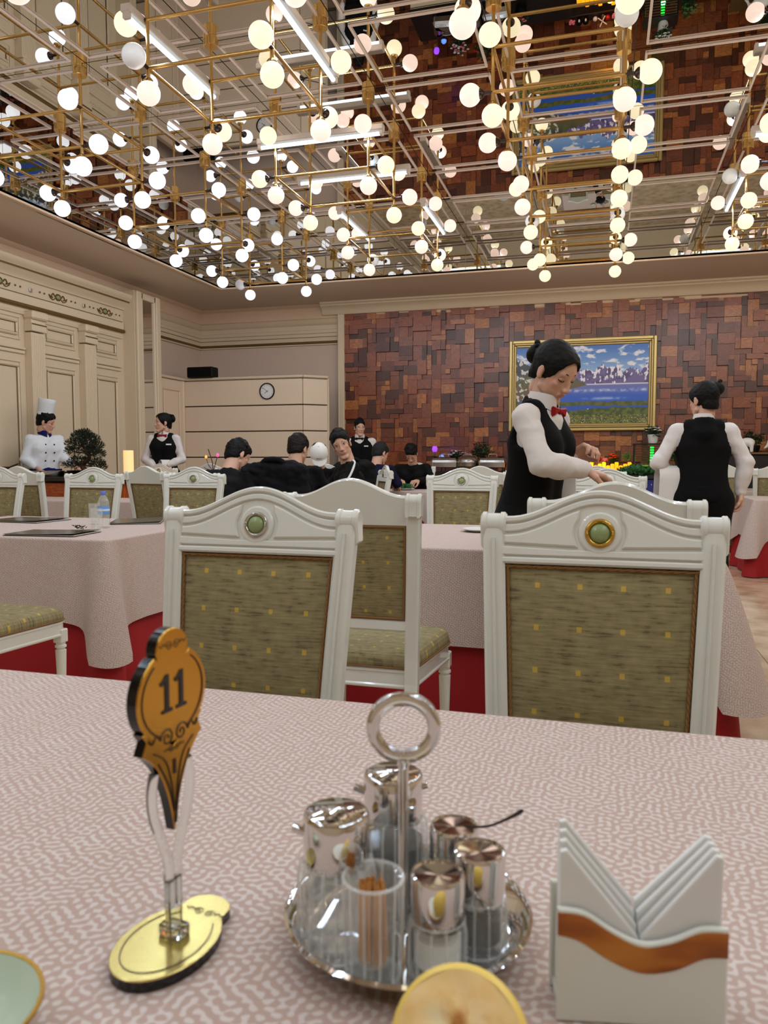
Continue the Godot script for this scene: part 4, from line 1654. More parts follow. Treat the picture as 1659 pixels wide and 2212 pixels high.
func build_sign() -> void:
	# number plaque: black acrylic faced with mirror gold, on a clear forked stem and gold base
	var t := thing("table_number_sign", "gold plaque reading 11 on a clear forked stem and gold base", "table sign", Vector3(-0.332, 0.7505, -0.53), deg_to_rad(82.0))
	var gold := mat("sign_gold", Color(0.82, 0.61, 0.25), 0.24, 1.0)
	var black := mat("sign_black", Color(0.02, 0.02, 0.022), 0.12)
	var line := mat("sign_engraving", Color(0.17, 0.09, 0.03), 0.4)
	var base_gold := mat("sign_base_gold", Color(0.84, 0.76, 0.48), 0.24, 1.0)
	var clear := glass_mat("clear_acrylic")
	# base: oval with a clefted lobe at its far end (local +x is away from the viewer)
	var bo := PackedVector2Array()
	for k in 44:
		var a := TAU * k / 44
		bo.append(Vector2(0.050 * cos(a) - 0.006, 0.038 * sin(a)))
	var lobes := PackedVector2Array()
	for k in 61:
		var a := lerpf(0.62, TAU - 0.62, k / 60.0)
		lobes.append(Vector2(0.052 * cos(a) - 0.008, 0.038 * sin(a)))
	for k in 9:
		var a := lerpf(-1.75, 1.75, k / 8.0)
		lobes.append(Vector2(0.044 + 0.016 * cos(a), 0.0 + 0.0215 * sin(a)))
	var bb := MB.new().at(Transform3D(LAY, Vector3.ZERO)).stack(lobes, [Vector2(0.0008, 0), Vector2(0, 0.0008), Vector2(0, 0.0085)])
	var base := obj("base", bb, black, t)
	obj("base_plate", MB.new().at(Transform3D(LAY, Vector3(0, 0.0085, 0))).stack(lobes, [Vector2(0.0, 0), Vector2(0.0, 0.0008), Vector2(0.0006, 0.0012)]), base_gold, base)
	var eg := MB.new()
	var ring := []
	for k in 50:
		var a := lerpf(0.55, TAU - 0.75, k / 49.0)
		ring.append(Vector3(0.043 * cos(a) - 0.008, 0.0098, -0.031 * sin(a)))
	eg.tube(ring, 0.0006, 5)
	scroll(eg, Transform3D(Basis(Vector3(0, 0, 1), Vector3(1, 0, 0), Vector3(0, 1, 0)), Vector3(0.034, 0.0098, 0.004)), 0.011)
	obj("base_engraving", eg, line, base)
	# forked stem: two bowed bars joining into one, with a slotted foot
	var st := MB.new()
	for s in [-1.0, 1.0]:
		var c := curve3(V3([s * 0.020, 0.152, 0, s * 0.0235, 0.135, 0, s * 0.021, 0.115, 0, s * 0.012, 0.092, 0, s * 0.006, 0.074, 0, s * 0.0048, 0.055, 0, s * 0.0048, 0.035, 0]), 26)
		for k in c.size() - 1:
			pass
		st.tube(c, 0.0042, 8)
	st.box(Vector3(0, 0.035, 0), Vector3(0.016, 0.046, 0.006), 0.001)
	st.box(Vector3(0, 0.0145, 0), Vector3(0.014, 0.009, 0.022), 0.001)
	obj("stem", st, clear, t)
	# tulip under the disc
	var tul := PackedVector2Array()
	for q in curve2(V2([0, 0.098, 0.006, 0.125, 0.016, 0.150, 0.029, 0.166, 0.036, 0.171]), 12):
		tul.append(q)
	for q in V2([0.031, 0.181, 0.036, 0.188, 0.022, 0.192, 0.012, 0.181, 0.005, 0.172, 0, 0.169]):
		tul.append(q)
	var tu2 := tul.duplicate()
	for k in range(tu2.size() - 2, 0, -1):
		tul.append(Vector2(-tu2[k].x, tu2[k].y))
	var disc := PackedVector2Array()
	for k in 15:
		var a := lerpf(-0.42, PI + 0.42, k / 14.0)
		disc.append(Vector2(0.019 * cos(a), 0.248 + 0.0165 * sin(a)))
	for k in 41:
		var a := lerpf(PI / 2 + 0.52, TAU + PI / 2 - 0.52, k / 40.0)
		disc.append(Vector2(0.0415 * cos(a), 0.211 + 0.0385 * sin(a)))
	for pl in [["disc", disc, 0.0], ["tulip", tul, 0.0004]]:
		var z: float = pl[2]
		var o := obj(pl[0], MB.new().stack(pl[1], [Vector2(0.0006, -0.007 + z), Vector2(0, -0.0064 + z), Vector2(0, 0.003 - z)]), black, t)
		obj("gold_face", MB.new().stack(pl[1], [Vector2(0, 0.003 - z), Vector2(0, 0.0036 - z), Vector2(0.0006, 0.0042 - z)]), gold, o)
		var e := MB.new()
		if pl[0] == "disc":
			var rr := []
			for k in 48:
				var a := lerpf(PI / 2 + 0.65, TAU + PI / 2 - 0.65, k / 47.0)
				if a > PI * 1.5 - 0.42 and a < PI * 1.5 + 0.42:
					continue
				rr.append(Vector3(0.0365 * cos(a), 0.211 + 0.0335 * sin(a), 0.0043))
			e.tube(rr.slice(0, rr.size() / 2), 0.0008, 5)
			e.tube(rr.slice(rr.size() / 2), 0.0008, 5)
			scroll(e, T(0, 0.178, 0.0043), 0.017)
			scroll(e, T(0, 0.251, 0.0043), 0.009)
			obj("engraving", e, line, o)
			var digits := TextMesh.new()
			digits.text = "11"
			var sf := SystemFont.new()
			sf.font_names = PackedStringArray(["Droid Serif"])
			sf.font_weight = 700
			digits.font = sf
			digits.font_size = 64
			digits.pixel_size = 0.00052
			digits.depth = 0.001
			var dg := obj("digits", digits, black, o)
			dg.position = Vector3(0, 0.213, 0.0045)
			dg.scale = Vector3(0.92, 1.28, 1)
		else:
			for s in [-1.0, 1.0]:
				e.tube(curve3(V3([s * 0.001, 0.105, 0.004, s * 0.006, 0.135, 0.004, s * 0.019, 0.160, 0.004]), 12), 0.0007, 5)
				e.tube(curve3(V3([s * 0.0006, 0.115, 0.004, s * 0.004, 0.140, 0.004, s * 0.011, 0.160, 0.004, s * 0.024, 0.170, 0.004]), 12), 0.0007, 5)
			scroll(e, T(0, 0.167, 0.004), 0.007)
			e.box(Vector3(0, 0.152, 0.004), Vector3(0.003, 0.012, 0.0012))
			obj("engraving", e, line, o)


func scroll(mb: MB, x: Transform3D, s: float) -> void:   # a pair of engraved volutes
	var keep := mb.xf
	mb.xf = x
	for d in [-1.0, 1.0]:
		var p := []
		for k in 22:
			var a := k * 0.48
			var r := s * (0.46 - 0.019 * k)
			p.append(Vector3(d * (s * 0.5 + r * cos(a)), r * sin(a), 0))
		mb.tube(p, s * 0.05, 4)
		mb.tube(curve3(V3([d * s * 0.96, 0, 0, d * s * 1.25, s * 0.3, 0, d * s * 1.5, 0, 0, d * s * 1.75, s * 0.25, 0]), 10), s * 0.05, 4)
	mb.xf = keep


func build_cruet() -> void:
	var ch: Material = M.chrome
	var gl := pane_mat("cut_glass", 0.085)
	var Y := 0.7505
	var t := thing("cruet_stand", "round chrome cruet tray with an upright ring handle", "cruet stand", Vector3(-0.152, Y, -0.600))
	var tray := MB.new()
	tray.lathe([Vector2(0, 0.0), Vector2(0.078, 0.0), Vector2(0.086, 0.003), Vector2(0.097, 0.020), Vector2(0.1015, 0.0235), Vector2(0.1035, 0.0225), Vector2(0.1025, 0.0215), Vector2(0.1035, 0.0235), Vector2(0.101, 0.0255), Vector2(0.095, 0.022), Vector2(0.085, 0.0055), Vector2(0.078, 0.004), Vector2(0, 0.004)], 64)
	obj("tray", tray, ch, t)
	var rod := MB.new().at(T(-0.004, 0, 0))
	rod.lathe([Vector2(0.0, 0.003), Vector2(0.008, 0.003), Vector2(0.008, 0.006), Vector2(0.0042, 0.010), Vector2(0.0042, 0.142), Vector2(0.0055, 0.146), Vector2(0.006, 0.150), Vector2(0.0, 0.152)], 16)
	obj("rod", rod, ch, t)
	var ring := []
	for k in 40:
		ring.append(Vector3(0.0255 * cos(TAU * k / 40), 0.176 + 0.0245 * sin(TAU * k / 40), 0))
	var rg := MB.new().at(T(-0.004, 0, 0, rot(Vector3.UP, 14)))
	rg.tube(ring, 0.0040, 10, true, 1.5)
	for k in 7:
		for s in [-1.0, 1.0]:
			var a: float = PI / 2 + s * lerpf(0.45, 0.95, k / 6.0)
			rg.ball(Vector3(0.0295 * cos(a), 0.176 + 0.0285 * sin(a), 0), Vector3(0.0022, 0.0022, 0.0065), 8, 6)
	for k in 5:
		var a := -PI / 2 + (k - 2) * 0.17
		rg.ball(Vector3(0.0215 * cos(a), 0.176 + 0.0205 * sin(a), 0), Vector3(0.002, 0.003, 0.005), 8, 6)
	obj("ring_handle", rg, ch, t)
	# two stoppered bottles
	for q in [["clear oil bottle with chrome spout cap, front of the cruet tray", -0.202, -0.562, 0], ["dark soy sauce bottle with chrome spout cap, behind the rod", -0.178, -0.648, 1]]:
		var b := thing("sauce_bottle", q[0], "bottle", Vector3(q[1], Y + 0.0042, q[2]), 0.15, "stoppered bottles in the cruet")
		var g := MB.new()
		ribbed(g, [Vector2(0, 0), Vector2(0.029, 0.0), Vector2(0.0315, 0.003), Vector2(0.0315, 0.062), Vector2(0.0295, 0.071), Vector2(0.0255, 0.074)], 18, 0.0009)
		g.lathe([Vector2(0.0255, 0.074), Vector2(0.023, 0.074), Vector2(0.026, 0.068), Vector2(0.0275, 0.058), Vector2(0.0275, 0.012), Vector2(0.024, 0.008), Vector2(0, 0.007)], 36)
		glass_ribs([Vector2(0, 0), Vector2(0.029, 0.0), Vector2(0.0315, 0.003), Vector2(0.0315, 0.062), Vector2(0.0295, 0.071), Vector2(0.0255, 0.074)], 18, obj("glass", g, gl, b))
		var lm: StandardMaterial3D
		var lh := 0.052
		if q[3] == 1:
			lm = mat("soy_sauce", Color(0.035, 0.015, 0.010), 0.08)
			lh = 0.050
		else:
			lm = pane_mat("clear_vinegar", 0.06)
			lh = 0.030
		obj("liquid", MB.new().lathe([Vector2(0, 0.0074), Vector2(0.0236, 0.0084), Vector2(0.0272, 0.0124), Vector2(0.0272, lh), Vector2(0, lh)], 32), lm, b)
		var c := MB.new()
		c.lathe([Vector2(0.0, 0.070), Vector2(0.0262, 0.070), Vector2(0.0268, 0.071), Vector2(0.0268, 0.1085), Vector2(0.0255, 0.1115), Vector2(0.0235, 0.1125), Vector2(0.0, 0.1135)], 40)
		var cp := obj("cap", c, ch, b)
		var sp := MB.new()
		var a0 := PI + 0.12
		sp.tube([Vector3(0.025 * cos(a0), 0.094, 0.025 * sin(-a0)), Vector3(0.0355 * cos(a0), 0.0985, 0.0355 * sin(-a0))], 0.0036, 10)
		sp.tube([Vector3(-0.025 * cos(a0), 0.098, -0.025 * sin(-a0)), Vector3(-0.031 * cos(a0), 0.100, -0.031 * sin(-a0))], 0.0028, 10)
		obj("spout", sp, ch, cp)
	# toothpick glass and its picks
	var tg := thing("toothpick_glass", "small ribbed glass of toothpicks at the front of the cruet tray", "glass", Vector3(-0.163, Y + 0.0042, -0.536))
	var g2 := MB.new()
	ribbed(g2, [Vector2(0, 0), Vector2(0.020, 0.0), Vector2(0.0215, 0.002), Vector2(0.0238, 0.074), Vector2(0.0230, 0.0765)], 12, 0.0011)
	g2.lathe([Vector2(0.0230, 0.0765), Vector2(0.0192, 0.0755), Vector2(0.0165, 0.016), Vector2(0.014, 0.012), Vector2(0, 0.011)], 30)
	glass_ribs([Vector2(0, 0), Vector2(0.020, 0.0), Vector2(0.0215, 0.002), Vector2(0.0238, 0.074), Vector2(0.0230, 0.0765)], 12, obj("glass", g2, gl, tg))
	var pick := mat("toothpick_wood", Color(0.78, 0.55, 0.28), 0.7)
	var r := RandomNumberGenerator.new()
	r.seed = 8
	var pk := MB.new().tube([Vector3(0, 0, 0), Vector3(0, 0.003, 0), Vector3(0, 0.060, 0), Vector3(0, 0.063, 0)], [0.0003, 0.0010, 0.0010, 0.0003], 6).mesh()
	for k in 46:
		var a := r.randf() * TAU
		var rr := sqrt(r.randf()) * 0.0125
		var o := obj("toothpick", pk, pick)
		tag(o, "wooden toothpick standing in the ribbed glass of the cruet", "toothpick", "toothpicks in the glass")
		o.position = tg.position + Vector3(rr * cos(a), 0.0115, rr * sin(a))
		var b2 := a + (r.randf() - 0.5) * 2.0
		o.basis = Basis(Vector3(sin(b2), 0, -cos(b2)).normalized(), -0.07 * r.randf())
	# salt, pepper and mustard jars
	for q in [["salt shaker with chrome cap beside the toothpick glass", "salt_shaker", -0.1165, -0.553, Color(0.90, 0.90, 0.88), 0.030, 0.0], ["pepper shaker with chrome cap and brown filling, by the tray rim", "pepper_shaker", -0.0905, -0.592, Color(0.24, 0.17, 0.12), 0.034, 0.002], ["mustard jar with chrome lid and a little spoon, behind the shakers", "mustard_jar", -0.119, -0.632, Color(0.55, 0.40, 0.14), 0.026, 0.0]]:
		var b := thing(q[1], q[0], "jar" if q[1] == "mustard_jar" else "shaker", Vector3(q[2], Y + 0.0042, q[3]))
		var g := MB.new()
		ribbed(g, [Vector2(0, 0), Vector2(0.0205, 0.0), Vector2(0.0225, 0.002), Vector2(0.0225, 0.036), Vector2(0.0205, 0.043)], 12, 0.0009)
		g.lathe([Vector2(0.0205, 0.043), Vector2(0.018, 0.043), Vector2(0.0185, 0.036), Vector2(0.0180, 0.009), Vector2(0.015, 0.007), Vector2(0, 0.006)], 30)
		glass_ribs([Vector2(0, 0), Vector2(0.0205, 0.0), Vector2(0.0225, 0.002), Vector2(0.0225, 0.036), Vector2(0.0205, 0.043)], 12, obj("glass", g, gl, b))
		obj("filling", MB.new().lathe([Vector2(0, 0.0064), Vector2(0.0148, 0.0074), Vector2(0.0177, 0.0094), Vector2(0.0180, q[5]), Vector2(0, q[5] + 0.002)], 24), mat(String(q[1]) + "_filling", q[4], 0.9), b)
		var h: float = q[6]
		var c := MB.new()
		c.lathe([Vector2(0, 0.0405), Vector2(0.0208, 0.0405), Vector2(0.0212, 0.0415), Vector2(0.0212, 0.076 + h), Vector2(0.0203, 0.0785 + h), Vector2(0.0188, 0.0790 + h), Vector2(0.0178, 0.0775 + h), Vector2(0.0, 0.0768 + h)], 36)
		obj("cap", c, ch, b)
	var sp := thing("condiment_spoon", "thin steel spoon handle sticking out of the mustard jar lid", "spoon", Vector3(-0.119, Y + 0.006, -0.632))
	var sm := MB.new()
	sm.tube(curve3(V3([0.010, 0.0795, 0.006, 0.030, 0.0815, 0.004, 0.048, 0.088, -0.004, 0.058, 0.093, -0.010]), 12), [0.0012, 0.0012, 0.0012, 0.0012, 0.0012, 0.0012, 0.0013, 0.0014, 0.0016, 0.0018, 0.0020, 0.0020, 0.0012], 8)
	obj("handle", sm, M.dark_metal, sp)


func glass_ribs(prof: Array, ribs: int, parent: Node) -> void:   # the ground edges of the flutes, foot and lip
	var mb := MB.new()
	for k in ribs:
		var a := TAU * k / ribs
		var path := []
		for q in prof:
			if q.x > 0.012:
				path.append(Vector3(q.x * cos(a), q.y, q.x * sin(a)))
		mb.tube(path, 0.0011, 5)
	for e in [1, prof.size() - 1]:
		var ring := []
		for j in 36:
			ring.append(Vector3(prof[e].x * cos(TAU * j / 36), prof[e].y + 0.001, prof[e].x * sin(TAU * j / 36)))
		mb.tube(ring, 0.0015, 6, true)
	if not M.has("glass_edge"):
		var m := mat("glass_edge", Color(0.95, 0.97, 0.97, 0.22), 0.12)
		m.transparency = BaseMaterial3D.TRANSPARENCY_ALPHA
		m.metallic_specular = 0.9
	obj("glass_edge", mb, M.glass_edge, parent)


func ribbed(mb: MB, prof: Array, ribs: int, depth: float) -> void:   # a turned glass body with vertical flutes
	var seg := ribs * 4
	var rows := []
	for q in prof:
		var line := []
		for j in seg:
			var a := TAU * j / seg
			var rr: float = q.x
			if q.y > 0.004 and q.x > 0.012:
				rr -= depth * (0.5 - 0.5 * cos(a * ribs))
			line.append(Vector3(rr * cos(a), q.y, rr * sin(a)))
		line.reverse()
		rows.append(line)
	mb.sheet(rows, true)


func build_napkins() -> void:
	var dirx := Vector3(0.114, 0, -0.023).normalized()
	var yaw := atan2(-dirx.z, dirx.x)
	var t := thing("napkin_holder", "white ceramic napkin holder with a wavy amber band", "napkin holder", Vector3(0.032, 0.7505, -0.5415), yaw)
	var w := 0.0585
	var cer := mat("white_ceramic", Color(0.83, 0.845, 0.81), 0.12)
	var top := V2([-w, 0.083, -0.040, 0.081, -0.020, 0.069, 0.0, 0.0605, 0.020, 0.064, 0.040, 0.073, w, 0.0735])
	var wave := curve2(top, 30)
	var low := curve2(V2([-w, 0.064, -0.043, 0.060, -0.022, 0.047, 0.0, 0.039, 0.022, 0.042, 0.042, 0.0515, w, 0.053]), 30)
	for f in [[0.0, "front_wall"], [-0.036, "rear_wall"]]:
		var poly := V2([-w, 0.0, w, 0.0])
		for k in range(wave.size() - 1, -1, -1):
			poly.append(wave[k])
		var z: float = f[0]
		obj(f[1], MB.new().stack(poly, [Vector2(0.0012, z - 0.0045), Vector2(0, z - 0.0035), Vector2(0, z - 0.001), Vector2(0.0012, z)]), cer, t)
	obj("floor", MB.new().box(Vector3(0, 0.004, -0.02), Vector3(2 * w - 0.004, 0.008, 0.036), 0.001), cer, t)
	var band := PackedVector2Array()
	for k in low.size():
		band.append(low[k] * Vector2(0.998, 1))
	for k in range(wave.size() - 1, -1, -1):
		band.append(wave[k] * Vector2(0.998, 1) + Vector2(0, -0.0028))
	var am := mat("amber_glaze", Color.WHITE, 0.25)
	am.albedo_texture = noise_tex(0.006, ramp([[0.0, Color(0.36, 0.19, 0.05)], [0.42, Color(0.62, 0.34, 0.08)], [0.6, Color(0.70, 0.43, 0.12)], [1.0, Color(0.78, 0.55, 0.20)]]), 256, FastNoiseLite.TYPE_SIMPLEX_SMOOTH, 3, 3, 20.0)
	am.uv1_scale = Vector3(4, 12, 1)
	am.metallic = 0.3
	obj("amber_band", MB.new().stack(band, [Vector2(0, -0.001), Vector2(0, 0.0004), Vector2(0.0004, 0.0007)]), am, t)
	# folded napkins: each a triangle fold that leaves a V between its two wings
	var paper := mat("napkin_paper", Color(0.86, 0.865, 0.855), 0.95)
	paper.backlight_enabled = true
	paper.backlight = Color(0.15, 0.15, 0.15)
	for k in 4:
		var z := -0.0068 - 0.0064 * k
		for s in [-1.0, 1.0]:
			var lift := 0.0042 * k
			var tp := 0.121 + lift * (1.0 if s < 0 else 0.35)
			var p := V2([s * 0.0, 0.012, s * (w - 0.003), 0.012, s * (w - 0.0025 - 0.0006 * k), tp, s * (w - 0.007 - 0.0006 * k), tp + 0.001, 0.001 * s, 0.060 + 0.0055 * k])
			var o := obj("paper_napkin", MB.new().stack(p, [Vector2(0.001, z - 0.0052), Vector2(0, z - 0.0042), Vector2(0, z - 0.0006), Vector2(0.0012, z)]), paper)
			o.transform = t.transform
			tag(o, "white paper napkin, %s wing, %s of its row in the holder" % ["taller" if s < 0 else "lower", ["frontmost", "second", "third", "rearmost"][k]], "napkin", "napkins in the holder")


func build_near_dishes() -> void:
	# celadon cup by the picture edge, saucer and the cut fruit
	var cel := mat("celadon", Color(0.70, 0.76, 0.68), 0.12)
	var t := thing("tea_bowl", "pale celadon bowl with gilt rim at the table's near corner", "bowl", Vector3(-0.414, 0.7505, -0.378))
	obj("bowl", MB.new().lathe([Vector2(0, 0), Vector2(0.03, 0), Vector2(0.032, 0.004), Vector2(0.052, 0.020), Vector2(0.063, 0.0345), Vector2(0.0635, 0.0355), Vector2(0.061, 0.0355), Vector2(0.049, 0.021), Vector2(0.030, 0.008), Vector2(0, 0.006)], 48), cel, t)
	obj("gilt_rim", MB.new().lathe([Vector2(0.0630, 0.0348), Vector2(0.0645, 0.0350), Vector2(0.0640, 0.0364), Vector2(0.0612, 0.0362), Vector2(0.0610, 0.0352)], 48), M.gilt, t)
	var s := thing("saucer", "white saucer with gilt rim under the cut fruit", "saucer", Vector3(-0.092, 0.7505, -0.398))
	obj("dish", MB.new().lathe([Vector2(0, 0), Vector2(0.045, 0), Vector2(0.050, 0.003), Vector2(0.083, 0.0135), Vector2(0.084, 0.0145), Vector2(0.0825, 0.0155), Vector2(0.050, 0.0055), Vector2(0, 0.004)], 48), mat("porcelain", Color(0.86, 0.865, 0.84), 0.12), s)
	obj("gilt_rim", MB.new().lathe([Vector2(0.0815, 0.0145), Vector2(0.0845, 0.0138), Vector2(0.0848, 0.0152), Vector2(0.0820, 0.0162)], 48), M.gilt, s)
	# half fruit: skin and a browned cut face turned to the viewer
	var f := thing("fruit_half", "halved pale yellow fruit with browned cut face, before the cruet", "fruit", Vector3(-0.080, 0.7505, -0.452))
	var tilt := Transform3D(rot(Vector3.UP, -2) * rot(Vector3.RIGHT, -36), Vector3(0, 0.0335, 0.004))
	var skin := MB.new().at(tilt)
	var prof := []
	for k in 17:
		var a := -PI / 2 + PI / 2 * k / 16.0
		prof.append(Vector2(0.0445 * cos(a), 0.030 * sin(a)))
	prof.append(Vector2(0.0435, 0.0025))
	prof.append(Vector2(0.0405, 0.0045))
	var l := MB.new()
	skin.xf = tilt * Transform3D(Basis(Vector3(1, 0, 0), Vector3(0, 0, 1), Vector3(0, -1, 0)), Vector3.ZERO)
	skin.lathe(prof, 48)
	obj("skin", skin, mat("fruit_skin", Color(0.88, 0.76, 0.36), 0.4), f)
	var fim := Image.create(256, 256, false, Image.FORMAT_RGB8)
	var fn := FastNoiseLite.new()
	fn.seed = 12
	fn.frequency = 0.018
	fn.fractal_octaves = 4
	for y in 256:
		for x in 256:
			var v := Vector2(x - 128, y - 128) / 128.0
			var ang := v.angle()
			var n := fn.get_noise_2d(v.x * 105, v.y * 105)
			var c := Color(0.90, 0.80, 0.60).lerp(Color(0.93, 0.76, 0.47), clampf(v.length() * 0.6 + n * 0.4, 0, 1))
			c = c.lerp(Color(0.62, 0.38, 0.14), clampf((n * 2.2 + 0.25) * exp(-pow((v - Vector2(0.02, 0.25)).length() / 0.55, 2)) * 1.5, 0, 0.85))
			c = c.lerp(Color(0.85, 0.82, 0.68), clampf(exp(-pow((v.length() - 0.45) / 0.16, 2)) * (0.2 + fn.get_noise_2d(ang * 40.0, 3) * 1.6), 0, 0.7))
			fim.set_pixel(x, y, c)
	var fm := mat("fruit_flesh", Color.WHITE, 0.35)
	fm.albedo_texture = img_tex(fim)
	fm.subsurf_scatter_enabled = true
	fm.subsurf_scatter_strength = 0.2
	var face := MB.new().at(tilt)
	var rows := []
	for k in 10:
		var ring := []
		var rr := 0.0408 * (1.0 - k / 9.0) + 0.00002
		for j in 40:
			var a := TAU * j / 40
			ring.append(Vector3(rr * cos(a), rr * sin(a), 0.0043 + 0.0022 * (k / 9.0) + 0.0007 * sin(a * 5 + k)))
		rows.append(ring)
	face.sheet(rows, true)
	for j in face.u.size():
		var q := tilt.affine_inverse() * face.p[j]
		face.u[j] = Vector2(0.5 + q.x / 0.084, 0.5 - q.y / 0.084)
	obj("cut_face", face, fm, f)


func tumbler(label: String, x: float, z: float, h: float, r: float) -> void:
	var t := thing("water_glass", label, "glass", Vector3(x, 0.7505, z), 0, "water glasses at the bottle")
	obj("glass", MB.new().lathe([Vector2(0, 0), Vector2(r * 0.82, 0), Vector2(r * 0.86, 0.002), Vector2(r, h), Vector2(r - 0.0015, h + 0.0005), Vector2(r - 0.0025, h), Vector2(r * 0.82, 0.016), Vector2(r * 0.7, 0.012), Vector2(0, 0.011)], 32), M.cut_glass, t)


func menu_folder(label: String, x: float, z: float, yaw: float, w := 0.30, d := 0.22) -> void:
	var t := thing("menu_folder", label, "menu", Vector3(x, 0.7505, z), deg_to_rad(yaw), "dark menus on the bottle table")
	obj("rear_cover", MB.new().box(Vector3(0, 0.0015, 0), Vector3(w, 0.003, d), 0.001), M.menu_brown, t)
	obj("pages", MB.new().box(Vector3(0.002, 0.0055, 0), Vector3(w - 0.012, 0.004, d - 0.012), 0.0008), M.napkin_paper, t)
	var c := MB.new()
	var rows := []
	for k in 9:
		var q := k / 8.0
		rows.append([Vector3(-w / 2 + w * q, 0.0095 + 0.012 * q * q * 0.6, d / 2), Vector3(-w / 2 + w * q, 0.0095 + 0.012 * q * q * 0.6, -d / 2)])
	c.sheet(rows)
	var under := []
	for r in rows:
		under.append([r[1] - Vector3(0, 0.002, 0), r[0] - Vector3(0, 0.002, 0)])
	c.sheet(under)
	obj("front_cover", c, M.menu_brown, t)


func build_bottle_table() -> void:
	mat("menu_brown", Color(0.20, 0.17, 0.12), 0.22)
	var t := thing("water_bottle", "clear plastic water bottle with blue cap and label", "bottle", Vector3(-2.745, 0.7505, -3.74))
	obj("body", MB.new().lathe([Vector2(0, 0.004), Vector2(0.022, 0.0), Vector2(0.031, 0.004), Vector2(0.033, 0.012), Vector2(0.033, 0.05), Vector2(0.0315, 0.055), Vector2(0.033, 0.060), Vector2(0.033, 0.125), Vector2(0.030, 0.150), Vector2(0.020, 0.176), Vector2(0.0135, 0.184), Vector2(0.0130, 0.198), Vector2(0.012, 0.198), Vector2(0.0125, 0.184), Vector2(0.019, 0.175), Vector2(0.029, 0.149), Vector2(0.032, 0.125), Vector2(0.032, 0.012), Vector2(0.029, 0.006), Vector2(0, 0.006)], 32), M.cut_glass, t)
	obj("cap", MB.new().lathe([Vector2(0, 0.188), Vector2(0.0150, 0.188), Vector2(0.0155, 0.190), Vector2(0.0150, 0.206), Vector2(0.0135, 0.2085), Vector2(0, 0.209)], 24), mat("blue_cap", Color(0.36, 0.45, 0.80), 0.4), t)
	var lab := obj("label", MB.new().lathe([Vector2(0.0333, 0.078), Vector2(0.0336, 0.079), Vector2(0.0336, 0.124), Vector2(0.0333, 0.125)], 32), mat("blue_label", Color(0.40, 0.60, 0.85), 0.4), t)
	var band := obj("label_band", MB.new().lathe([Vector2(0.0338, 0.098), Vector2(0.0339, 0.099), Vector2(0.0339, 0.108), Vector2(0.0338, 0.109)], 32), mat("pale_label", Color(0.82, 0.88, 0.95), 0.4), lab)
	tumbler("tall clear glass in front of the water bottle", -2.65, -3.55, 0.125, 0.033)
	tumbler("clear glass half behind the water bottle", -2.95, -3.93, 0.125, 0.033)
	menu_folder("dark brown menu lying along the near edge, below the bottle", -2.78, -3.36, 6, 0.40, 0.26)
	menu_folder("dark brown menu at the picture edge on the bottle table", -3.52, -4.03, -3, 0.42, 0.30)
	menu_folder("dark brown menu behind the nearest jade-boss chair's shoulder", -2.79, -4.14, 28, 0.30, 0.36)
	var k := thing("foil_wrapper", "small crumpled silver wrapper on the menu edge", "wrapper", Vector3(-2.70, 0.768, -3.47))
	var f := MB.new()
	var r := RandomNumberGenerator.new()
	r.seed = 5
	for j in 26:
		var a := Vector3(r.randf_range(-0.035, 0.035), r.randf_range(0.0, 0.018), r.randf_range(-0.02, 0.02))
		f.tri(a, a + Vector3(r.randf_range(-0.015, 0.015), r.randf_range(0, 0.012), 0.012), a + Vector3(0.014, r.randf_range(0, 0.014), r.randf_range(-0.012, 0.012)))
	obj("foil", f, M.chrome, k)
	var p := thing("side_plate", "small white plate near the edge of the pink table between the chairs", "plate", Vector3(-0.645, 0.7505, -4.12))
	obj("dish", MB.new().lathe([Vector2(0, 0), Vector2(0.06, 0), Vector2(0.065, 0.003), Vector2(0.098, 0.014), Vector2(0.099, 0.016), Vector2(0.064, 0.006), Vector2(0, 0.004)], 40), M.porcelain, p)


# ---------------------------------------------------------------- people
var head_cache := {}
var hair_cache := {}
var hand_cache := {}
var SKIN := Color(0.55, 0.32, 0.225)


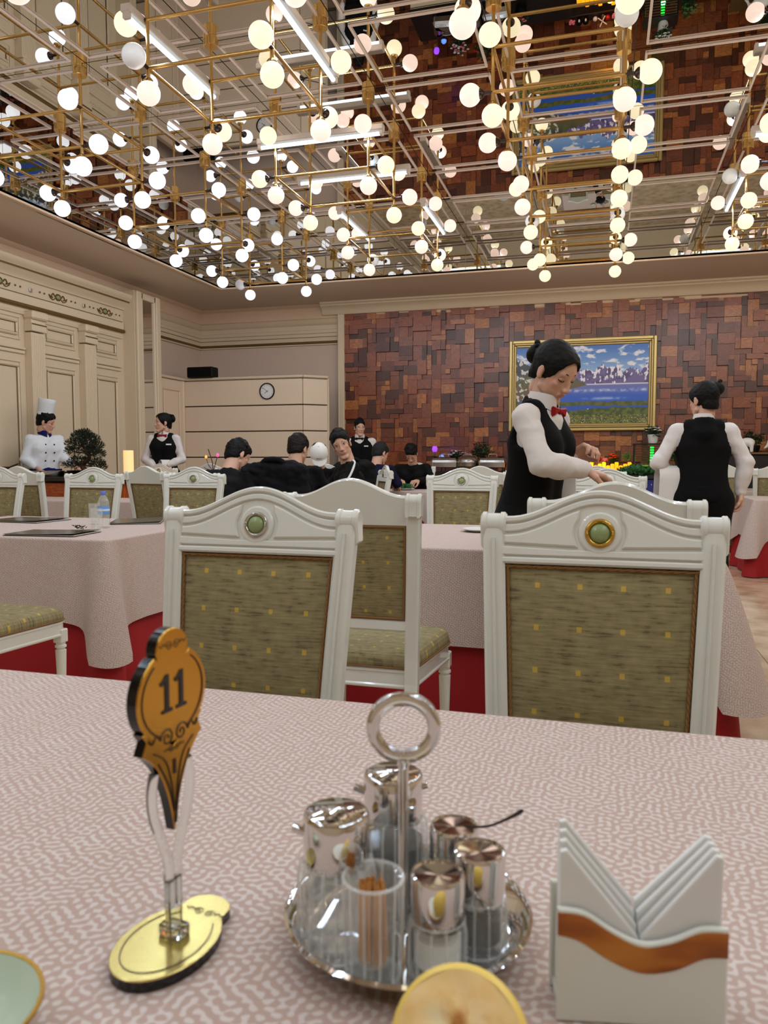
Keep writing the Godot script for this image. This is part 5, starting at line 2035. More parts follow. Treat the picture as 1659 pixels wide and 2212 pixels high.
func head_mesh(female: bool) -> MB:   # head with neck, origin between the ears, facing +z
	if head_cache.has(female):
		return head_cache[female]
	var f := SDF.new(Vector3(-0.105, -0.20, -0.13), Vector3(0.105, 0.135, 0.125), 0.0034 if female else 0.0038, 230.0)
	var w := 0.96 if female else 1.0
	f.ell(Vector3(0, 0.033, -0.014), Vector3(0.070 * w, 0.081, 0.090))
	f.ell(Vector3(0, 0.03, 0.03), Vector3(0.060 * w, 0.062, 0.056))
	f.ell(Vector3(0, -0.030, 0.030), Vector3(0.054 * w, 0.074, 0.054))
	f.cap(Vector3(0.046 * w, -0.055, 0.004), Vector3(0.016, -0.098, 0.058), 0.016, 0.016)
	f.cap(Vector3(-0.046 * w, -0.055, 0.004), Vector3(-0.016, -0.098, 0.058), 0.016, 0.016)
	f.cap(Vector3(-0.010, -0.100, 0.066), Vector3(0.010, -0.100, 0.066), 0.014, 0.014)
	for s in [-1.0, 1.0]:
		f.ell(Vector3(s * 0.036 * w, -0.018, 0.058), Vector3(0.016, 0.014, 0.014))
		f.ell(Vector3(s * 0.0095, -0.034, 0.094), Vector3(0.0075, 0.006, 0.008))
		f.ell(Vector3(s * 0.071 * w, 0.000, -0.012), Vector3(0.006, 0.026, 0.015), rot(Vector3.UP, s * 14))
		f.ell(Vector3(s * 0.069 * w, -0.022, -0.006), Vector3(0.005, 0.009, 0.008))
	f.cap(Vector3(-0.036, 0.028, 0.073), Vector3(0.036, 0.028, 0.073), 0.008, 0.008)
	f.cap(Vector3(0, 0.018, 0.080), Vector3(0, -0.030, 0.098), 0.006, 0.0088)
	f.cap(Vector3(-0.015, -0.0555, 0.0800), Vector3(0.015, -0.0555, 0.0800), 0.0036, 0.0036)
	f.cap(Vector3(-0.012, -0.0645, 0.0785), Vector3(0.012, -0.0645, 0.0785), 0.0042, 0.0042)
	var nr := 0.045 if female else 0.054
	f.cap(Vector3(0, -0.03, -0.026), Vector3(0, -0.085, -0.030), nr, nr)
	f.done()
	for s in [-1.0, 1.0]:
		f.cut_ell(Vector3(s * 0.031, 0.007, 0.098), Vector3(0.017, 0.0105, 0.019))
	f.cut_cap(Vector3(-0.02, -0.0607, 0.0915), Vector3(0.02, -0.0607, 0.0915), 0.0022, 0.0022)
	var mb := MB.new()
	f.into(mb)
	for k in mb.p.size():
		var p := mb.p[k]
		var c := SKIN
		if p.z > 0.07 and absf(p.x) < 0.021 and absf(p.y + 0.0600) < 0.0095 * (1.0 - absf(p.x) / 0.034):
			c = c.lerp(Color(0.40, 0.13, 0.11), 0.7 if female else 0.35)
		if p.z > 0.03 and absf(absf(p.x) - 0.042) < 0.02 and absf(p.y + 0.022) < 0.022:
			c = c.lerp(Color(0.55, 0.22, 0.16), 0.25)
		mb.c[k] = c
	head_cache[female] = mb
	return mb


func hair_mesh(kind: String) -> ArrayMesh:
	if hair_cache.has(kind):
		return hair_cache[kind]
	var fem := kind == "bun"
	var f := SDF.new(Vector3(-0.115, -0.12, -0.20), Vector3(0.115, 0.165, 0.125), 0.0045, 200.0)
	if fem:
		f.ell(Vector3(0, 0.038, -0.016), Vector3(0.074, 0.089, 0.099))
		f.ell(Vector3(0, 0.045, 0.030), Vector3(0.066, 0.066, 0.062))
		f.ell(Vector3(0, -0.030, -0.060), Vector3(0.052, 0.060, 0.045))
	else:
		f.ell(Vector3(0, 0.041, -0.018), Vector3(0.077, 0.090, 0.097))
		f.ell(Vector3(0, 0.064, 0.028), Vector3(0.066, 0.058, 0.066))
		f.ell(Vector3(0, -0.01, -0.05), Vector3(0.066, 0.07, 0.056))
		var r := RandomNumberGenerator.new()
		r.seed = 3
		for k in 46:
			var a := r.randf() * TAU
			var b := r.randf() * 1.2
			var d := Vector3(sin(b) * cos(a), cos(b), sin(b) * sin(a))
			f.ell(Vector3(0, 0.045, -0.01) + d * Vector3(0.072, 0.085, 0.09), Vector3(0.014, 0.012, 0.016))
	f.done()
	if fem:
		f.cut_ell(Vector3(0, -0.042, 0.092), Vector3(0.075, 0.124, 0.084))
		f.cut_plane(Vector3(0, -0.055, -0.05), Vector3(0, -1, 0.25).normalized())
		for s in [-1.0, 1.0]:
			f.cut_cap(Vector3(s * 0.083, 0.002, -0.004), Vector3(s * 0.083, -0.06, 0.008), 0.021, 0.034)
	else:
		f.cut_ell(Vector3(0, -0.048, 0.094), Vector3(0.074, 0.118, 0.080))
		f.cut_plane(Vector3(0, -0.045, -0.05), Vector3(0, -1, 0.35).normalized())
		for s in [-1.0, 1.0]:
			f.cut_cap(Vector3(s * 0.086, -0.002, -0.006), Vector3(s * 0.086, -0.07, 0.0), 0.021, 0.034)
	var mb := MB.new()
	f.into(mb)
	wrinkle(mb, 0.0011 if fem else 0.0016, 30.0)
	var m := mb.mesh()
	hair_cache[kind] = m
	return m


func hand_mesh(left: bool, curl: float) -> MB:   # wrist at the origin, fingers towards -y, palm towards +z
	var key := "%s%.2f" % [left, curl]
	if hand_cache.has(key):
		return hand_cache[key]
	var f := SDF.new(Vector3(-0.075, -0.215, -0.03), Vector3(0.075, 0.05, 0.11), 0.0036, 300.0)
	var s := -1.0 if left else 1.0
	f.cap(Vector3(0, 0.045, 0), Vector3(0, -0.004, 0), 0.0245, 0.021)
	var xs := [-0.030, -0.011, 0.009, 0.028]   # little ... index on the thumb side
	var ln := [0.056, 0.072, 0.078, 0.070]
	for k in 4:
		var x: float = xs[k] * s
		var kn := Vector3(x, -0.083 - (0.006 if k == 1 or k == 2 else 0.0), 0)
		f.cap(Vector3(x * 0.55, -0.004, 0), kn, 0.0150, 0.0105)
		var a := curl * (0.55 + 0.12 * (3 - k))
		var q := kn
		var l: float = ln[k]
		var seg := [0.45, 0.30, 0.25]
		var rr := [0.0092, 0.0084, 0.0076, 0.0066]
		var spread: float = xs[k] * s * 0.10 / 0.03
		for j in 3:
			var d := Vector3(spread * 0.5, -cos(a), sin(a)).normalized()
			var e: Vector3 = q + d * l * seg[j]
			f.cap(q, e, rr[j], rr[j + 1])
			q = e
			a += curl * (0.85 - 0.15 * j)
	var t0 := Vector3(0.020 * s, -0.020, 0.004)
	var t1 := Vector3(0.042 * s, -0.048, 0.016)
	var t2 := Vector3(0.049 * s, -0.077, 0.026 + curl * 0.012)
	var t3 := Vector3(0.045 * s, -0.100, 0.034 + curl * 0.022)
	f.cap(t0, t1, 0.0165, 0.0125)
	f.cap(t1, t2, 0.0112, 0.0095)
	f.cap(t2, t3, 0.0092, 0.0076)
	f.done()
	var mb := MB.new()
	mb.col = SKIN
	f.into(mb)
	hand_cache[key] = mb
	return mb


func append(dst: MB, src: MB, x: Transform3D) -> void:
	var base := dst.p.size()
	for k in src.p.size():
		dst.p.append(x * src.p[k])
		dst.n.append((x.basis * src.n[k]).normalized())
		dst.u.append(src.u[k])
		dst.c.append(src.c[k])
	for k in src.i:
		dst.i.append(base + k)


func aim_hand(at: Vector3, dir: Vector3, palm: Vector3) -> Transform3D:
	var y := -dir.normalized()
	var z := (palm - y * palm.dot(y)).normalized()
	return Transform3D(Basis(y.cross(z), y, z), at)


var fabric_m := {}


func cloth_mat(called: String, c: Color, rough := 0.85) -> StandardMaterial3D:
	if not M.has(called):
		mat(called, c, rough)
		M[called].metallic_specular = 0.3
	return M[called]


# spec keys: fem, sit, s, lean, head [yaw, pitch, roll], L / R [elbow, wrist, hand dir, palm dir, curl], top, vest, legs, hair, hairmat, collar, cell, lids
func person(label: String, pos: Vector3, yaw: float, sp: Dictionary) -> Node3D:
	var t := thing("person", label, "person", pos, deg_to_rad(yaw))
	var S: float = sp.get("s", 1.0)
	var fem: bool = sp.get("fem", false)
	var sit: bool = sp.get("sit", false)
	var cell: float = sp.get("cell", 0.017)
	var P := Vector3(0, 0.62 if sit else 0.93 * S, 0)
	var R := Basis(Vector3.RIGHT, deg_to_rad(sp.get("lean", 0.0)))
	var up := func(q: Vector3) -> Vector3: return P + R * ((q - Vector3(0, 0.93, 0)) * S)
	var sw := 0.152 if fem else 0.182
	var tw := 0.062 if fem else 0.082   # half distance of the torso's side bones
	var tr := 0.088 if fem else 0.102
	var C: Vector3 = up.call(Vector3(0, 1.23, 0.005))
	var Wst: Vector3 = up.call(Vector3(0, 1.05, 0))
	var N: Vector3 = up.call(Vector3(0, 1.385, -0.012))
	var H: Vector3 = up.call(Vector3(0, 1.522, 0.018))
	var sh := {}
	for e in ["L", "R"]:
		var s := 1.0 if e == "L" else -1.0
		sh[e] = up.call(Vector3(s * sw, 1.335, -0.005))
	var hip := {}
	var knee := {}
	var ank := {}
	for e in ["L", "R"]:
		var s := 1.0 if e == "L" else -1.0
		if sit:
			hip[e] = Vector3(s * 0.095 * S, P.y - 0.02, 0.0)
			knee[e] = Vector3(s * 0.12 * S, P.y - 0.06, 0.43 * S)
			ank[e] = Vector3(s * 0.12 * S, 0.085, 0.42 * S)
		else:
			hip[e] = Vector3(s * 0.088 * S, 0.90 * S, 0)
			knee[e] = Vector3(s * 0.092 * S, 0.49 * S, 0.015)
			ank[e] = Vector3(s * 0.095 * S, 0.085, -0.01)
	var hd: Array = sp.get("head", [0, 0, 0])
	var HB := R * Basis(Vector3.UP, deg_to_rad(hd[0])) * Basis(Vector3.RIGHT, deg_to_rad(hd[1] - sp.get("lean", 0.0))) * Basis(Vector3.BACK, deg_to_rad(hd[2]))
	var hx := Transform3D(HB * S, H + HB * Vector3(0, 0, 0.0))
	# skin: one surface for torso, limbs, head and hands
	var body := MB.new()
	body.col = SKIN
	var lo := Vector3(-0.62, -0.01, -0.50) * S
	var hi := Vector3(0.62, 1.55, 0.72) * S
	var f := SDF.new(lo, hi, 0.024, 70.0)
	for s in [-1.0, 1.0]:
		f.cap(P + Vector3(s * tw * S, 0, 0), C + R * Vector3(s * tw * S, 0, 0), (tr - 0.02) * S, (tr - 0.015) * S)
	f.cap(C, N, 0.07 * S, 0.042 * S)
	f.cap(N, H + HB * Vector3(0, -0.05, -0.03) * S, 0.042 * S, 0.040 * S)
	for e in ["L", "R"]:
		var a: Array = sp[e]
		f.cap(sh[e], C, 0.026 * S, 0.05 * S)
		f.cap(sh[e], a[0], 0.026 * S, 0.024 * S)
		f.cap(a[0], a[1], 0.024 * S, 0.022 * S)
		f.cap(hip[e], knee[e], 0.062 * S, 0.045 * S)
		f.cap(knee[e], ank[e], 0.042 * S, 0.030 * S)
		f.cap(ank[e], ank[e] + Vector3(0, -0.05, 0.13), 0.03 * S, 0.026 * S)
	f.done()
	f.into(body)
	var nk := SDF.new(N - Vector3(0.11, 0.10, 0.11), N + Vector3(0.11, 0.22, 0.20), 0.0075, 140.0)
	var nkr := (0.045 if fem else 0.055) * S
	nk.cap(N + R * Vector3(0, -0.04, 0), H + HB * Vector3(0, -0.045, -0.026) * S, nkr * 1.12, nkr)
	nk.done()
	nk.into(body)
	append(body, head_mesh(fem), hx)
	for e in ["L", "R"]:
		var a: Array = sp[e]
		append(body, hand_mesh(e == "L", a[4] if a.size() > 4 else 0.5), aim_hand(a[1], a[2], a[3]) * Transform3D(Basis.IDENTITY * (S * (0.92 if fem else 1.0)), Vector3.ZERO))
	var bm := mat("skin_%s" % label.substr(0, 12), Color.WHITE, 0.5)
	bm = M.get("skin", bm)
	if not M.has("skin"):
		M["skin"] = bm
	bm.vertex_color_use_as_albedo = true
	bm.subsurf_scatter_enabled = true
	bm.subsurf_scatter_strength = 0.12
	obj("body", body.mesh(true), bm, t)
	# eyes and brows
	var eye := MB.new().at(hx)
	var irisb := MB.new().at(hx)
	var brow := MB.new().at(hx)
	var down: bool = sp.get("lids", false)
	for s in [-1.0, 1.0]:
		if not down:
			eye.ball(Vector3(s * 0.031, 0.0065, 0.0715), Vector3(0.0125, 0.0058, 0.0085), 14, 8)
			irisb.ball(Vector3(s * 0.031, 0.0068, 0.0765), Vector3(0.0050, 0.0050, 0.0045), 12, 8)
			irisb.tube(V3([s * 0.0180, 0.0055, 0.0775, s * 0.024, 0.0115, 0.0812, s * 0.032, 0.0130, 0.0805, s * 0.040, 0.0115, 0.0760, s * 0.0450, 0.0075, 0.0690]), 0.0012, 5)
		else:
			eye.ball(Vector3(s * 0.031, 0.0070, 0.0720), Vector3(0.0145, 0.0085, 0.0090), 14, 8)
			irisb.tube(V3([s * 0.0175, 0.0035, 0.0780, s * 0.024, -0.0005, 0.0812, s * 0.032, -0.0018, 0.0808, s * 0.040, 0.0, 0.0765, s * 0.0465, 0.0040, 0.0690]), 0.0016, 5)
		brow.tube(V3([s * 0.0140, 0.0275, 0.0850, s * 0.022, 0.0315, 0.0845, s * 0.034, 0.0330, 0.0790, s * 0.046, 0.0275, 0.0690]), [0.0014, 0.0021, 0.0019, 0.0010], 6)
	var lidm: Material = mat("eyelid", Color(0.70, 0.52, 0.43), 0.5) if not M.has("eyelid") else M.eyelid
	obj("eye", eye, lidm if down else cloth_mat("eye_white", Color(0.80, 0.78, 0.75), 0.3), t)
	obj("eyelash", irisb, cloth_mat("eye_dark", Color(0.03, 0.02, 0.02), 0.3), t)
	obj("eyebrow", brow, cloth_mat("brow_hair", Color(0.07, 0.05, 0.045), 0.8), t)
	# hair
	var hk: String = sp.get("hair", "short")
	var hm: Material = sp.get("hairmat", cloth_mat("black_hair", Color(0.022, 0.020, 0.020), 0.6))
	var hr := obj("hair", hair_mesh(hk), hm, t)
	hr.transform = hx
	if hk == "bun":
		var bn := MB.new().at(hx)
		var bc: Vector3 = sp.get("bun", Vector3(0, 0.045, -0.125))
		bn.ball(bc, Vector3(0.048, 0.044, 0.036), 18, 12)
		obj("hair_bun", bn, hm, t)
		var rr := RandomNumberGenerator.new()
		rr.seed = 2
		var fb := MB.new().at(hx)
		for k in 15:
			var a := TAU * k / 15
			fb.ball(bc + Vector3(0.030 * cos(a), 0.034 + 0.014 * sin(a * 2.0), 0.016 + 0.030 * sin(a)), Vector3(0.013, 0.011, 0.012), 8, 6)
		obj("hair_ribbon", fb, cloth_mat("black_ribbon", Color(0.02, 0.02, 0.025), 0.7), t)
	# garments
	var topm: Material = sp.top
	var g := SDF.new(lo, hi, cell, 90.0)
	var tuck: float = sp.get("hem", 0.0)
	for s in [-1.0, 1.0]:
		g.cap(P + Vector3(s * tw * S, tuck, 0), Wst + R * Vector3(s * (tw - 0.012) * S, 0, 0), tr * S, (tr - 0.012) * S)
		g.cap(Wst + R * Vector3(s * (tw - 0.012) * S, 0, 0), C + R * Vector3(s * tw * S, 0, 0.006), (tr - 0.012) * S, (tr + 0.003) * S)
	if fem:
		for s in [-1.0, 1.0]:
			g.ell(C + R * Vector3(s * 0.06, -0.01, 0.062) * S, Vector3(0.050, 0.052, 0.042) * S)
	g.cap(sh.L, sh.R, 0.044 * S, 0.044 * S)
	g.cap(C + R * Vector3(0, 0.10, -0.01), N + R * Vector3(0, 0.0, -0.005), 0.085 * S, 0.052 * S)
	for e in ["L", "R"]:
		var a: Array = sp[e]
		var mid: Vector3 = (a[0] as Vector3).lerp(a[1], 0.45)
		g.cap(sh[e], a[0], 0.047 * S, 0.044 * S)
		g.cap(a[0], mid, 0.047 * S, 0.043 * S)
		g.cap(mid, (a[0] as Vector3).lerp(a[1], sp.get("cuff", 0.97)), 0.043 * S, 0.036 * S)
	g.done()
	g.cut_ell(N + R * Vector3(0, 0.05, 0.015) * S, Vector3(0.062, 0.065, 0.062) * S)
	var gm := MB.new()
	g.into(gm)
	wrinkle(gm, sp.get("wr", 0.0035))
	obj(sp.get("topname", "shirt"), gm, topm, t)
	# trousers or skirt
	var l := SDF.new(lo, hi, 0.022, 80.0)
	for e in ["L", "R"]:
		l.cap(P + Vector3((1.0 if e == "L" else -1.0) * 0.055 * S, 0.03, 0), hip[e], 0.105 * S, 0.098 * S)
		l.cap(hip[e], knee[e], 0.098 * S, 0.072 * S)
		l.cap(knee[e], ank[e], 0.072 * S, 0.060 * S)
	l.done()
	l.cut_plane(Vector3(0, 0.05, 0), Vector3(0, -1, 0))
	if not sit:
		l.cut_plane(P + Vector3(0, 0.09, 0), Vector3(0, 1, 0))
	var lm := MB.new()
	l.into(lm)
	obj("trousers", lm, sp.legs, t)
	for e in ["L", "R"]:
		var sm := MB.new().at(Transform3D(Basis.IDENTITY, Vector3(ank[e].x, 0, ank[e].z)))
		sm.xf = sm.xf * Transform3D(LAY, Vector3.ZERO)
		var sole := PackedVector2Array()
		for k in 20:
			var a := TAU * k / 20
			sole.append(Vector2(0.042 * cos(a), 0.12 * sin(a) - 0.06))
		sm.stack(sole, [Vector2(0.004, 0.0), Vector2(0, 0.004), Vector2(0.0, 0.03), Vector2(0.006, 0.05), Vector2(0.02, 0.065), Vector2(0.034, 0.07)])
		obj("shoe", sm, cloth_mat("shoe_black", Color(0.03, 0.03, 0.03), 0.35), t)
	# waistcoat
	if sp.has("vest"):
		var v := SDF.new(lo, hi, cell * 0.85, 100.0)
		var ex := 0.013
		for s in [-1.0, 1.0]:
			v.cap(P + Vector3(s * tw * S, 0.0, 0), Wst + R * Vector3(s * (tw - 0.012) * S, 0, 0), (tr + 0.012) * S + ex, (tr - 0.010) * S + ex)
			v.cap(Wst + R * Vector3(s * (tw - 0.012) * S, 0, 0), C + R * Vector3(s * tw * S, 0, 0.006), (tr - 0.012) * S + ex, (tr + 0.001) * S + ex)
			v.cap(C + R * Vector3(s * tw * 1.15, 0.02, 0) * S, N + R * Vector3(s * 0.085, -0.03, 0.0) * S, 0.088 * S + ex, 0.040 * S + ex)
			if fem:
				v.ell(C + R * Vector3(s * 0.06, -0.01, 0.062) * S, Vector3(0.050, 0.052, 0.042) * S + Vector3.ONE * ex)
		v.cap(C + R * Vector3(0, 0.10, -0.03), N + R * Vector3(0, 0.0, -0.020), 0.080 * S + ex, 0.050 * S + ex)
		v.done()
		# V opening down the chest, round neck at the back, armholes
		var tip: Vector3 = C + R * Vector3(0, -0.115, 0.175) * S
		for k in 7:
			var q := k / 6.0
			v.cut_cap(tip.lerp(N + R * Vector3(0, 0.02, 0.11) * S, q), tip.lerp(N + R * Vector3(0, 0.02, 0.11) * S, minf(q + 0.17, 1.0)), (0.008 + 0.056 * q) * S, (0.008 + 0.056 * minf(q + 0.17, 1.0)) * S)
		v.cut_ell(N + R * Vector3(0, 0.055, 0.0) * S, Vector3(0.068, 0.058, 0.070) * S)
		for e in ["L", "R"]:
			var s := 1.0 if e == "L" else -1.0
			v.cut_cap(sh[e] + R * Vector3(s * 0.03, 0.04, 0) * S, sh[e] + R * Vector3(s * 0.012, -0.07, 0.0) * S, 0.072 * S, 0.050 * S)
		v.cut_plane(P + Vector3(0, -0.04, 0), Vector3(0, -1, 0))
		var vm := MB.new()
		v.into(vm)
		obj("waistcoat", vm, sp.vest, t)
	# collar: a stand with two turned-down points
	if sp.has("collar"):
		var cm := MB.new().at(Transform3D(R, N + R * Vector3(0, 0.015, 0.004) * S))
		for layer in 2:
			var rows := []
			for k in 5:
				var ring := []
				for j in 29:
					var a := lerpf(0.16, TAU - 0.16, j / 28.0) + PI / 2
					var fr := pow(absf(j - 14) / 14.0, 3)
					var y := lerpf(-0.022, 0.040 - 0.014 * fr, k / 4.0) if layer == 0 else lerpf(0.040 - 0.014 * fr, -0.006 - 0.040 * fr, k / 4.0)
					var rr := (0.056 if fem else 0.064) + (0.0 if layer == 0 else 0.002 + 0.010 * k / 4.0)
					ring.append(Vector3(rr * cos(a), y, rr * 1.02 * sin(a)) * S)
				rows.append(ring)
			if layer == 0:
				rows.reverse()
			else:
				pass
			cm.sheet(rows)
		obj("collar", cm, sp.collar, t)
	if sp.has("bow"):
		var bx := Transform3D(R, N + R * Vector3(0, -0.014, 0.075 if fem else 0.082) * S)
		var bm2 := MB.new().at(bx)
		for s in [-1.0, 1.0]:
			bm2.xf = bx * T(s * 0.030, 0.002, 0.0, rot(Vector3.BACK, s * -8))
			bm2.stack(V2([-0.028, -0.007 if s > 0 else -0.020, 0.028, -0.020 if s > 0 else -0.007, 0.030, 0.020 if s > 0 else 0.007, -0.028, 0.007 if s > 0 else 0.020]), [Vector2(0.005, -0.008), Vector2(0, 0), Vector2(0.005, 0.010)])
			if sp.get("tails", false):
				bm2.xf = bx * T(s * 0.018, -0.045, -0.004, rot(Vector3.BACK, s * 16))
				bm2.stack(V2([-0.010, 0.045, -0.020, -0.045, 0.020, -0.035, 0.010, 0.045]), [Vector2(0, -0.003), Vector2(0.001, 0.003)])
		bm2.xf = bx
		bm2.ball(Vector3(0, 0, 0.006), Vector3(0.010, 0.012, 0.008), 10, 8)
		obj("bow_tie", bm2, sp.bow, t)
	if sp.get("badge", false):
		var bd := MB.new().at(Transform3D(R * rot(Vector3.UP, 22), C + R * Vector3(0.098, 0.035, 0.122) * S)).box(Vector3.ZERO, Vector3(0.065, 0.017, 0.004), 0.001)
		obj("name_badge", bd, cloth_mat("badge_white", Color(0.85, 0.85, 0.85), 0.4), t)
	return t


func wrinkle(mb: MB, amp: float, freq := 9.0) -> void:
	if amp <= 0.0:
		return
	var n := FastNoiseLite.new()
	n.seed = 31
	n.frequency = freq
	n.fractal_octaves = 2
	for k in mb.p.size():
		var q := mb.p[k]
		mb.p[k] = q + mb.n[k] * n.get_noise_3d(q.x * 1.0, q.y * 1.6, q.z * 1.0) * amp * 2.0
	var nn := PackedVector3Array()
	nn.resize(mb.p.size())
	for t in range(0, mb.i.size(), 3):
		var fnn := (mb.p[mb.i[t + 2]] - mb.p[mb.i[t]]).cross(mb.p[mb.i[t + 1]] - mb.p[mb.i[t]])
		nn[mb.i[t]] += fnn
		nn[mb.i[t + 1]] += fnn
		nn[mb.i[t + 2]] += fnn
	for k in nn.size():
		mb.n[k] = nn[k].normalized()


func towel(label: String, pos: Vector3, yaw: float, w: float, l: float) -> void:   # a cloth folded over a forearm
	var t := thing("serving_towel", label, "towel", pos, deg_to_rad(yaw))
	var mb := MB.new()
	for s in [-1.0, 1.0]:
		var rows := []
		for r in 12:
			var q := r / 11.0
			var line := []
			for k in 9:
				var x := (k / 8.0 - 0.5) * w * (1.0 + 0.10 * q)
				var y := 0.052 * cos(minf(q * 6.0, 1.0) * PI / 2) - maxf(0.0, q - 0.166) * l * 1.2
				var z: float = s * (0.056 * sin(minf(q * 6.0, 1.0) * PI / 2) + 0.006 * sin(x * 40.0 + s) * q)
				line.append(Vector3(x, y, z))
			if s < 0:
				line.reverse()
			rows.append(line)
		rows.reverse()
		mb.sheet(rows)
	obj("cloth", mb, cloth_mat("towel_white", Color(0.84, 0.83, 0.82), 0.95), t)


func build_people() -> void:
	var shirt := cloth_mat("white_blouse", Color(0.82, 0.80, 0.79), 0.8)
	var black := cloth_mat("black_cloth", Color(0.030, 0.030, 0.034), 0.9)
	var red := cloth_mat("red_ribbon", Color(0.55, 0.05, 0.08), 0.5)
	var chefw := cloth_mat("chef_white", Color(0.84, 0.86, 0.88), 0.8)
	var chefb := cloth_mat("chef_blue", Color(0.05, 0.07, 0.34), 0.8)
	# waitress bending over the table
	var s := 0.98
	person("waitress in white blouse, black waistcoat and red bow, reaching to the right over a chair", Vector3(-0.29, 0, -3.12), 70, {"fem": true, "s": s, "lean": 8.0, "head": [-14, 33, 4], "cell": 0.0125, "lids": true, "hair": "bun", "bun": Vector3(0, 0.022, -0.118), "top": shirt, "topname": "blouse", "vest": black, "legs": black, "collar": shirt, "bow": red, "tails": true,
		"R": [Vector3(-0.205, 1.150, 0.150) * s, Vector3(0.0, 1.128, 0.232) * s, Vector3(0.10, -0.045, 0.115), Vector3(0.0, -1.0, -0.25), 0.55],
		"L": [Vector3(0.235, 1.12, -0.03) * s, Vector3(0.113, 1.185, 0.13) * s, Vector3(0.0, 0.30, 0.75), Vector3(-0.3, -0.6, 0.3), 0.95]})
	towel("pinkish white towel over the bending waitress's far forearm", Vector3(-0.165, 1.075, -3.27), 10, 0.085, 0.12)
	# waitress walking away
	s = 0.985
	person("waitress seen from behind in white blouse and black waistcoat, walking toward the buffet", Vector3(0.58, 0, -5.07), 180, {"fem": true, "s": s, "lean": 2.0, "head": [34, 6, 0], "cell": 0.015, "hair": "bun", "bun": Vector3(-0.045, 0.070, -0.070), "top": shirt, "topname": "blouse", "vest": black, "legs": black, "collar": shirt,
		"L": [Vector3(0.262, 1.135, -0.03) * s, Vector3(0.19, 1.06, 0.17) * s, Vector3(-0.3, -0.1, 0.9), Vector3(-0.6, -0.6, 0.0), 0.8],
		"R": [Vector3(-0.248, 1.135, 0.01) * s, Vector3(-0.225, 0.955, 0.02) * s, Vector3(0.05, -1.0, 0.10), Vector3(0.9, 0, -0.35), 0.75]})
	towel("white towel hanging from the forearm of the waitress walking away", Vector3(0.375, 1.05, -5.06), 14, 0.12, 0.24)
	# waitress waiting by the pier
	person("waitress in white blouse, black waistcoat and red bow, waiting with clasped hands by the lamp", Vector3(-5.31, 0, -8.47), 14, {"fem": true, "s": 1.04, "head": [-56, -2, 0], "cell": 0.018, "hair": "bun", "bun": Vector3(0, 0.055, -0.112), "top": shirt, "topname": "blouse", "vest": black, "legs": black, "collar": shirt, "bow": red, "tails": true, "badge": true,
		"R": [Vector3(-0.235, 1.13, 0.02), Vector3(-0.055, 1.02, 0.17), Vector3(0.75, -0.15, 0.15), Vector3(0.1, 0.2, -1.0), 0.6],
		"L": [Vector3(0.235, 1.13, 0.02), Vector3(0.065, 1.045, 0.19), Vector3(-0.75, -0.2, 0.1), Vector3(0.0, -0.1, -1.0), 0.7]})
	towel("white towel over the forearm of the waitress with clasped hands", Vector3(-5.22, 1.075, -8.34), 55, 0.12, 0.24)
	# cook
	var cook := person("cook in tall white hat and white jacket with blue apron, tending the counter", Vector3(-6.38, 0, -7.60), 72, {"s": 1.03, "lean": 4.0, "head": [42, 14, 0], "cell": 0.018, "hair": "short", "lids": true, "top": chefw, "topname": "jacket", "legs": chefb, "collar": chefb, "hem": -0.02, "cuff": 0.55,
		"R": [Vector3(-0.245, 1.13, 0.0), Vector3(-0.16, 0.99, 0.20), Vector3(0.2, -0.5, 0.6), Vector3(0.2, -0.6, -0.5), 0.5],
		"L": [Vector3(0.185, 1.13, 0.13), Vector3(0.20, 1.035, 0.35), Vector3(0.1, -0.35, 0.8), Vector3(0.0, -0.9, -0.4), 0.6]})
	var H := Vector3(0, 1.567, 0.06)
	var hat := MB.new().at(Transform3D(rot(Vector3.UP, 42) * rot(Vector3.RIGHT, 8), H + Vector3(0, 0.062, -0.014)))
	var fold := []
	for k in 3:
		pass
	hat.lathe([Vector2(0.083, 0.0), Vector2(0.086, 0.001), Vector2(0.086, 0.05), Vector2(0.0835, 0.054), Vector2(0.0835, 0.060), Vector2(0.089, 0.15), Vector2(0.091, 0.205), Vector2(0.085, 0.212), Vector2(0, 0.216)], 40, TAU, 0.97, 1.08)
	obj("toque", hat, cloth_mat("toque_white", Color(0.80, 0.83, 0.84), 0.85), cook)
	var mask := MB.new().at(Transform3D(rot(Vector3.UP, 42) * rot(Vector3.RIGHT, 14), H))
	mask.ball(Vector3(0, -0.092, 0.062), Vector3(0.030, 0.016, 0.022), 12, 8)
	obj("chin_guard", mask, M.cut_glass, cook)
	var btn := MB.new().at(Transform3D(Basis.IDENTITY, Vector3(0, 0, 0)))
	for r in 4:
		for sx in [-0.055, 0.055]:
			btn.ball(Vector3(sx, 1.02 + 0.095 * r, 0.118 + (0.012 if r > 1 else 0.0)), Vector3(0.010, 0.010, 0.006), 8, 6)
	obj("button", btn, black, cook)
	var apron := MB.new()
	var rows := []
	for r in 10:
		var line := []
		for k in 13:
			var a := lerpf(-1.5, 1.5, k / 12.0)
			line.append(Vector3(0.205 * sin(a), 1.02 - 0.055 * r, 0.150 * cos(a) + 0.01 + 0.003 * r))
		rows.append(line)
	rows.reverse()
	apron.sheet(rows)
	obj("apron", apron, chefb, cook)
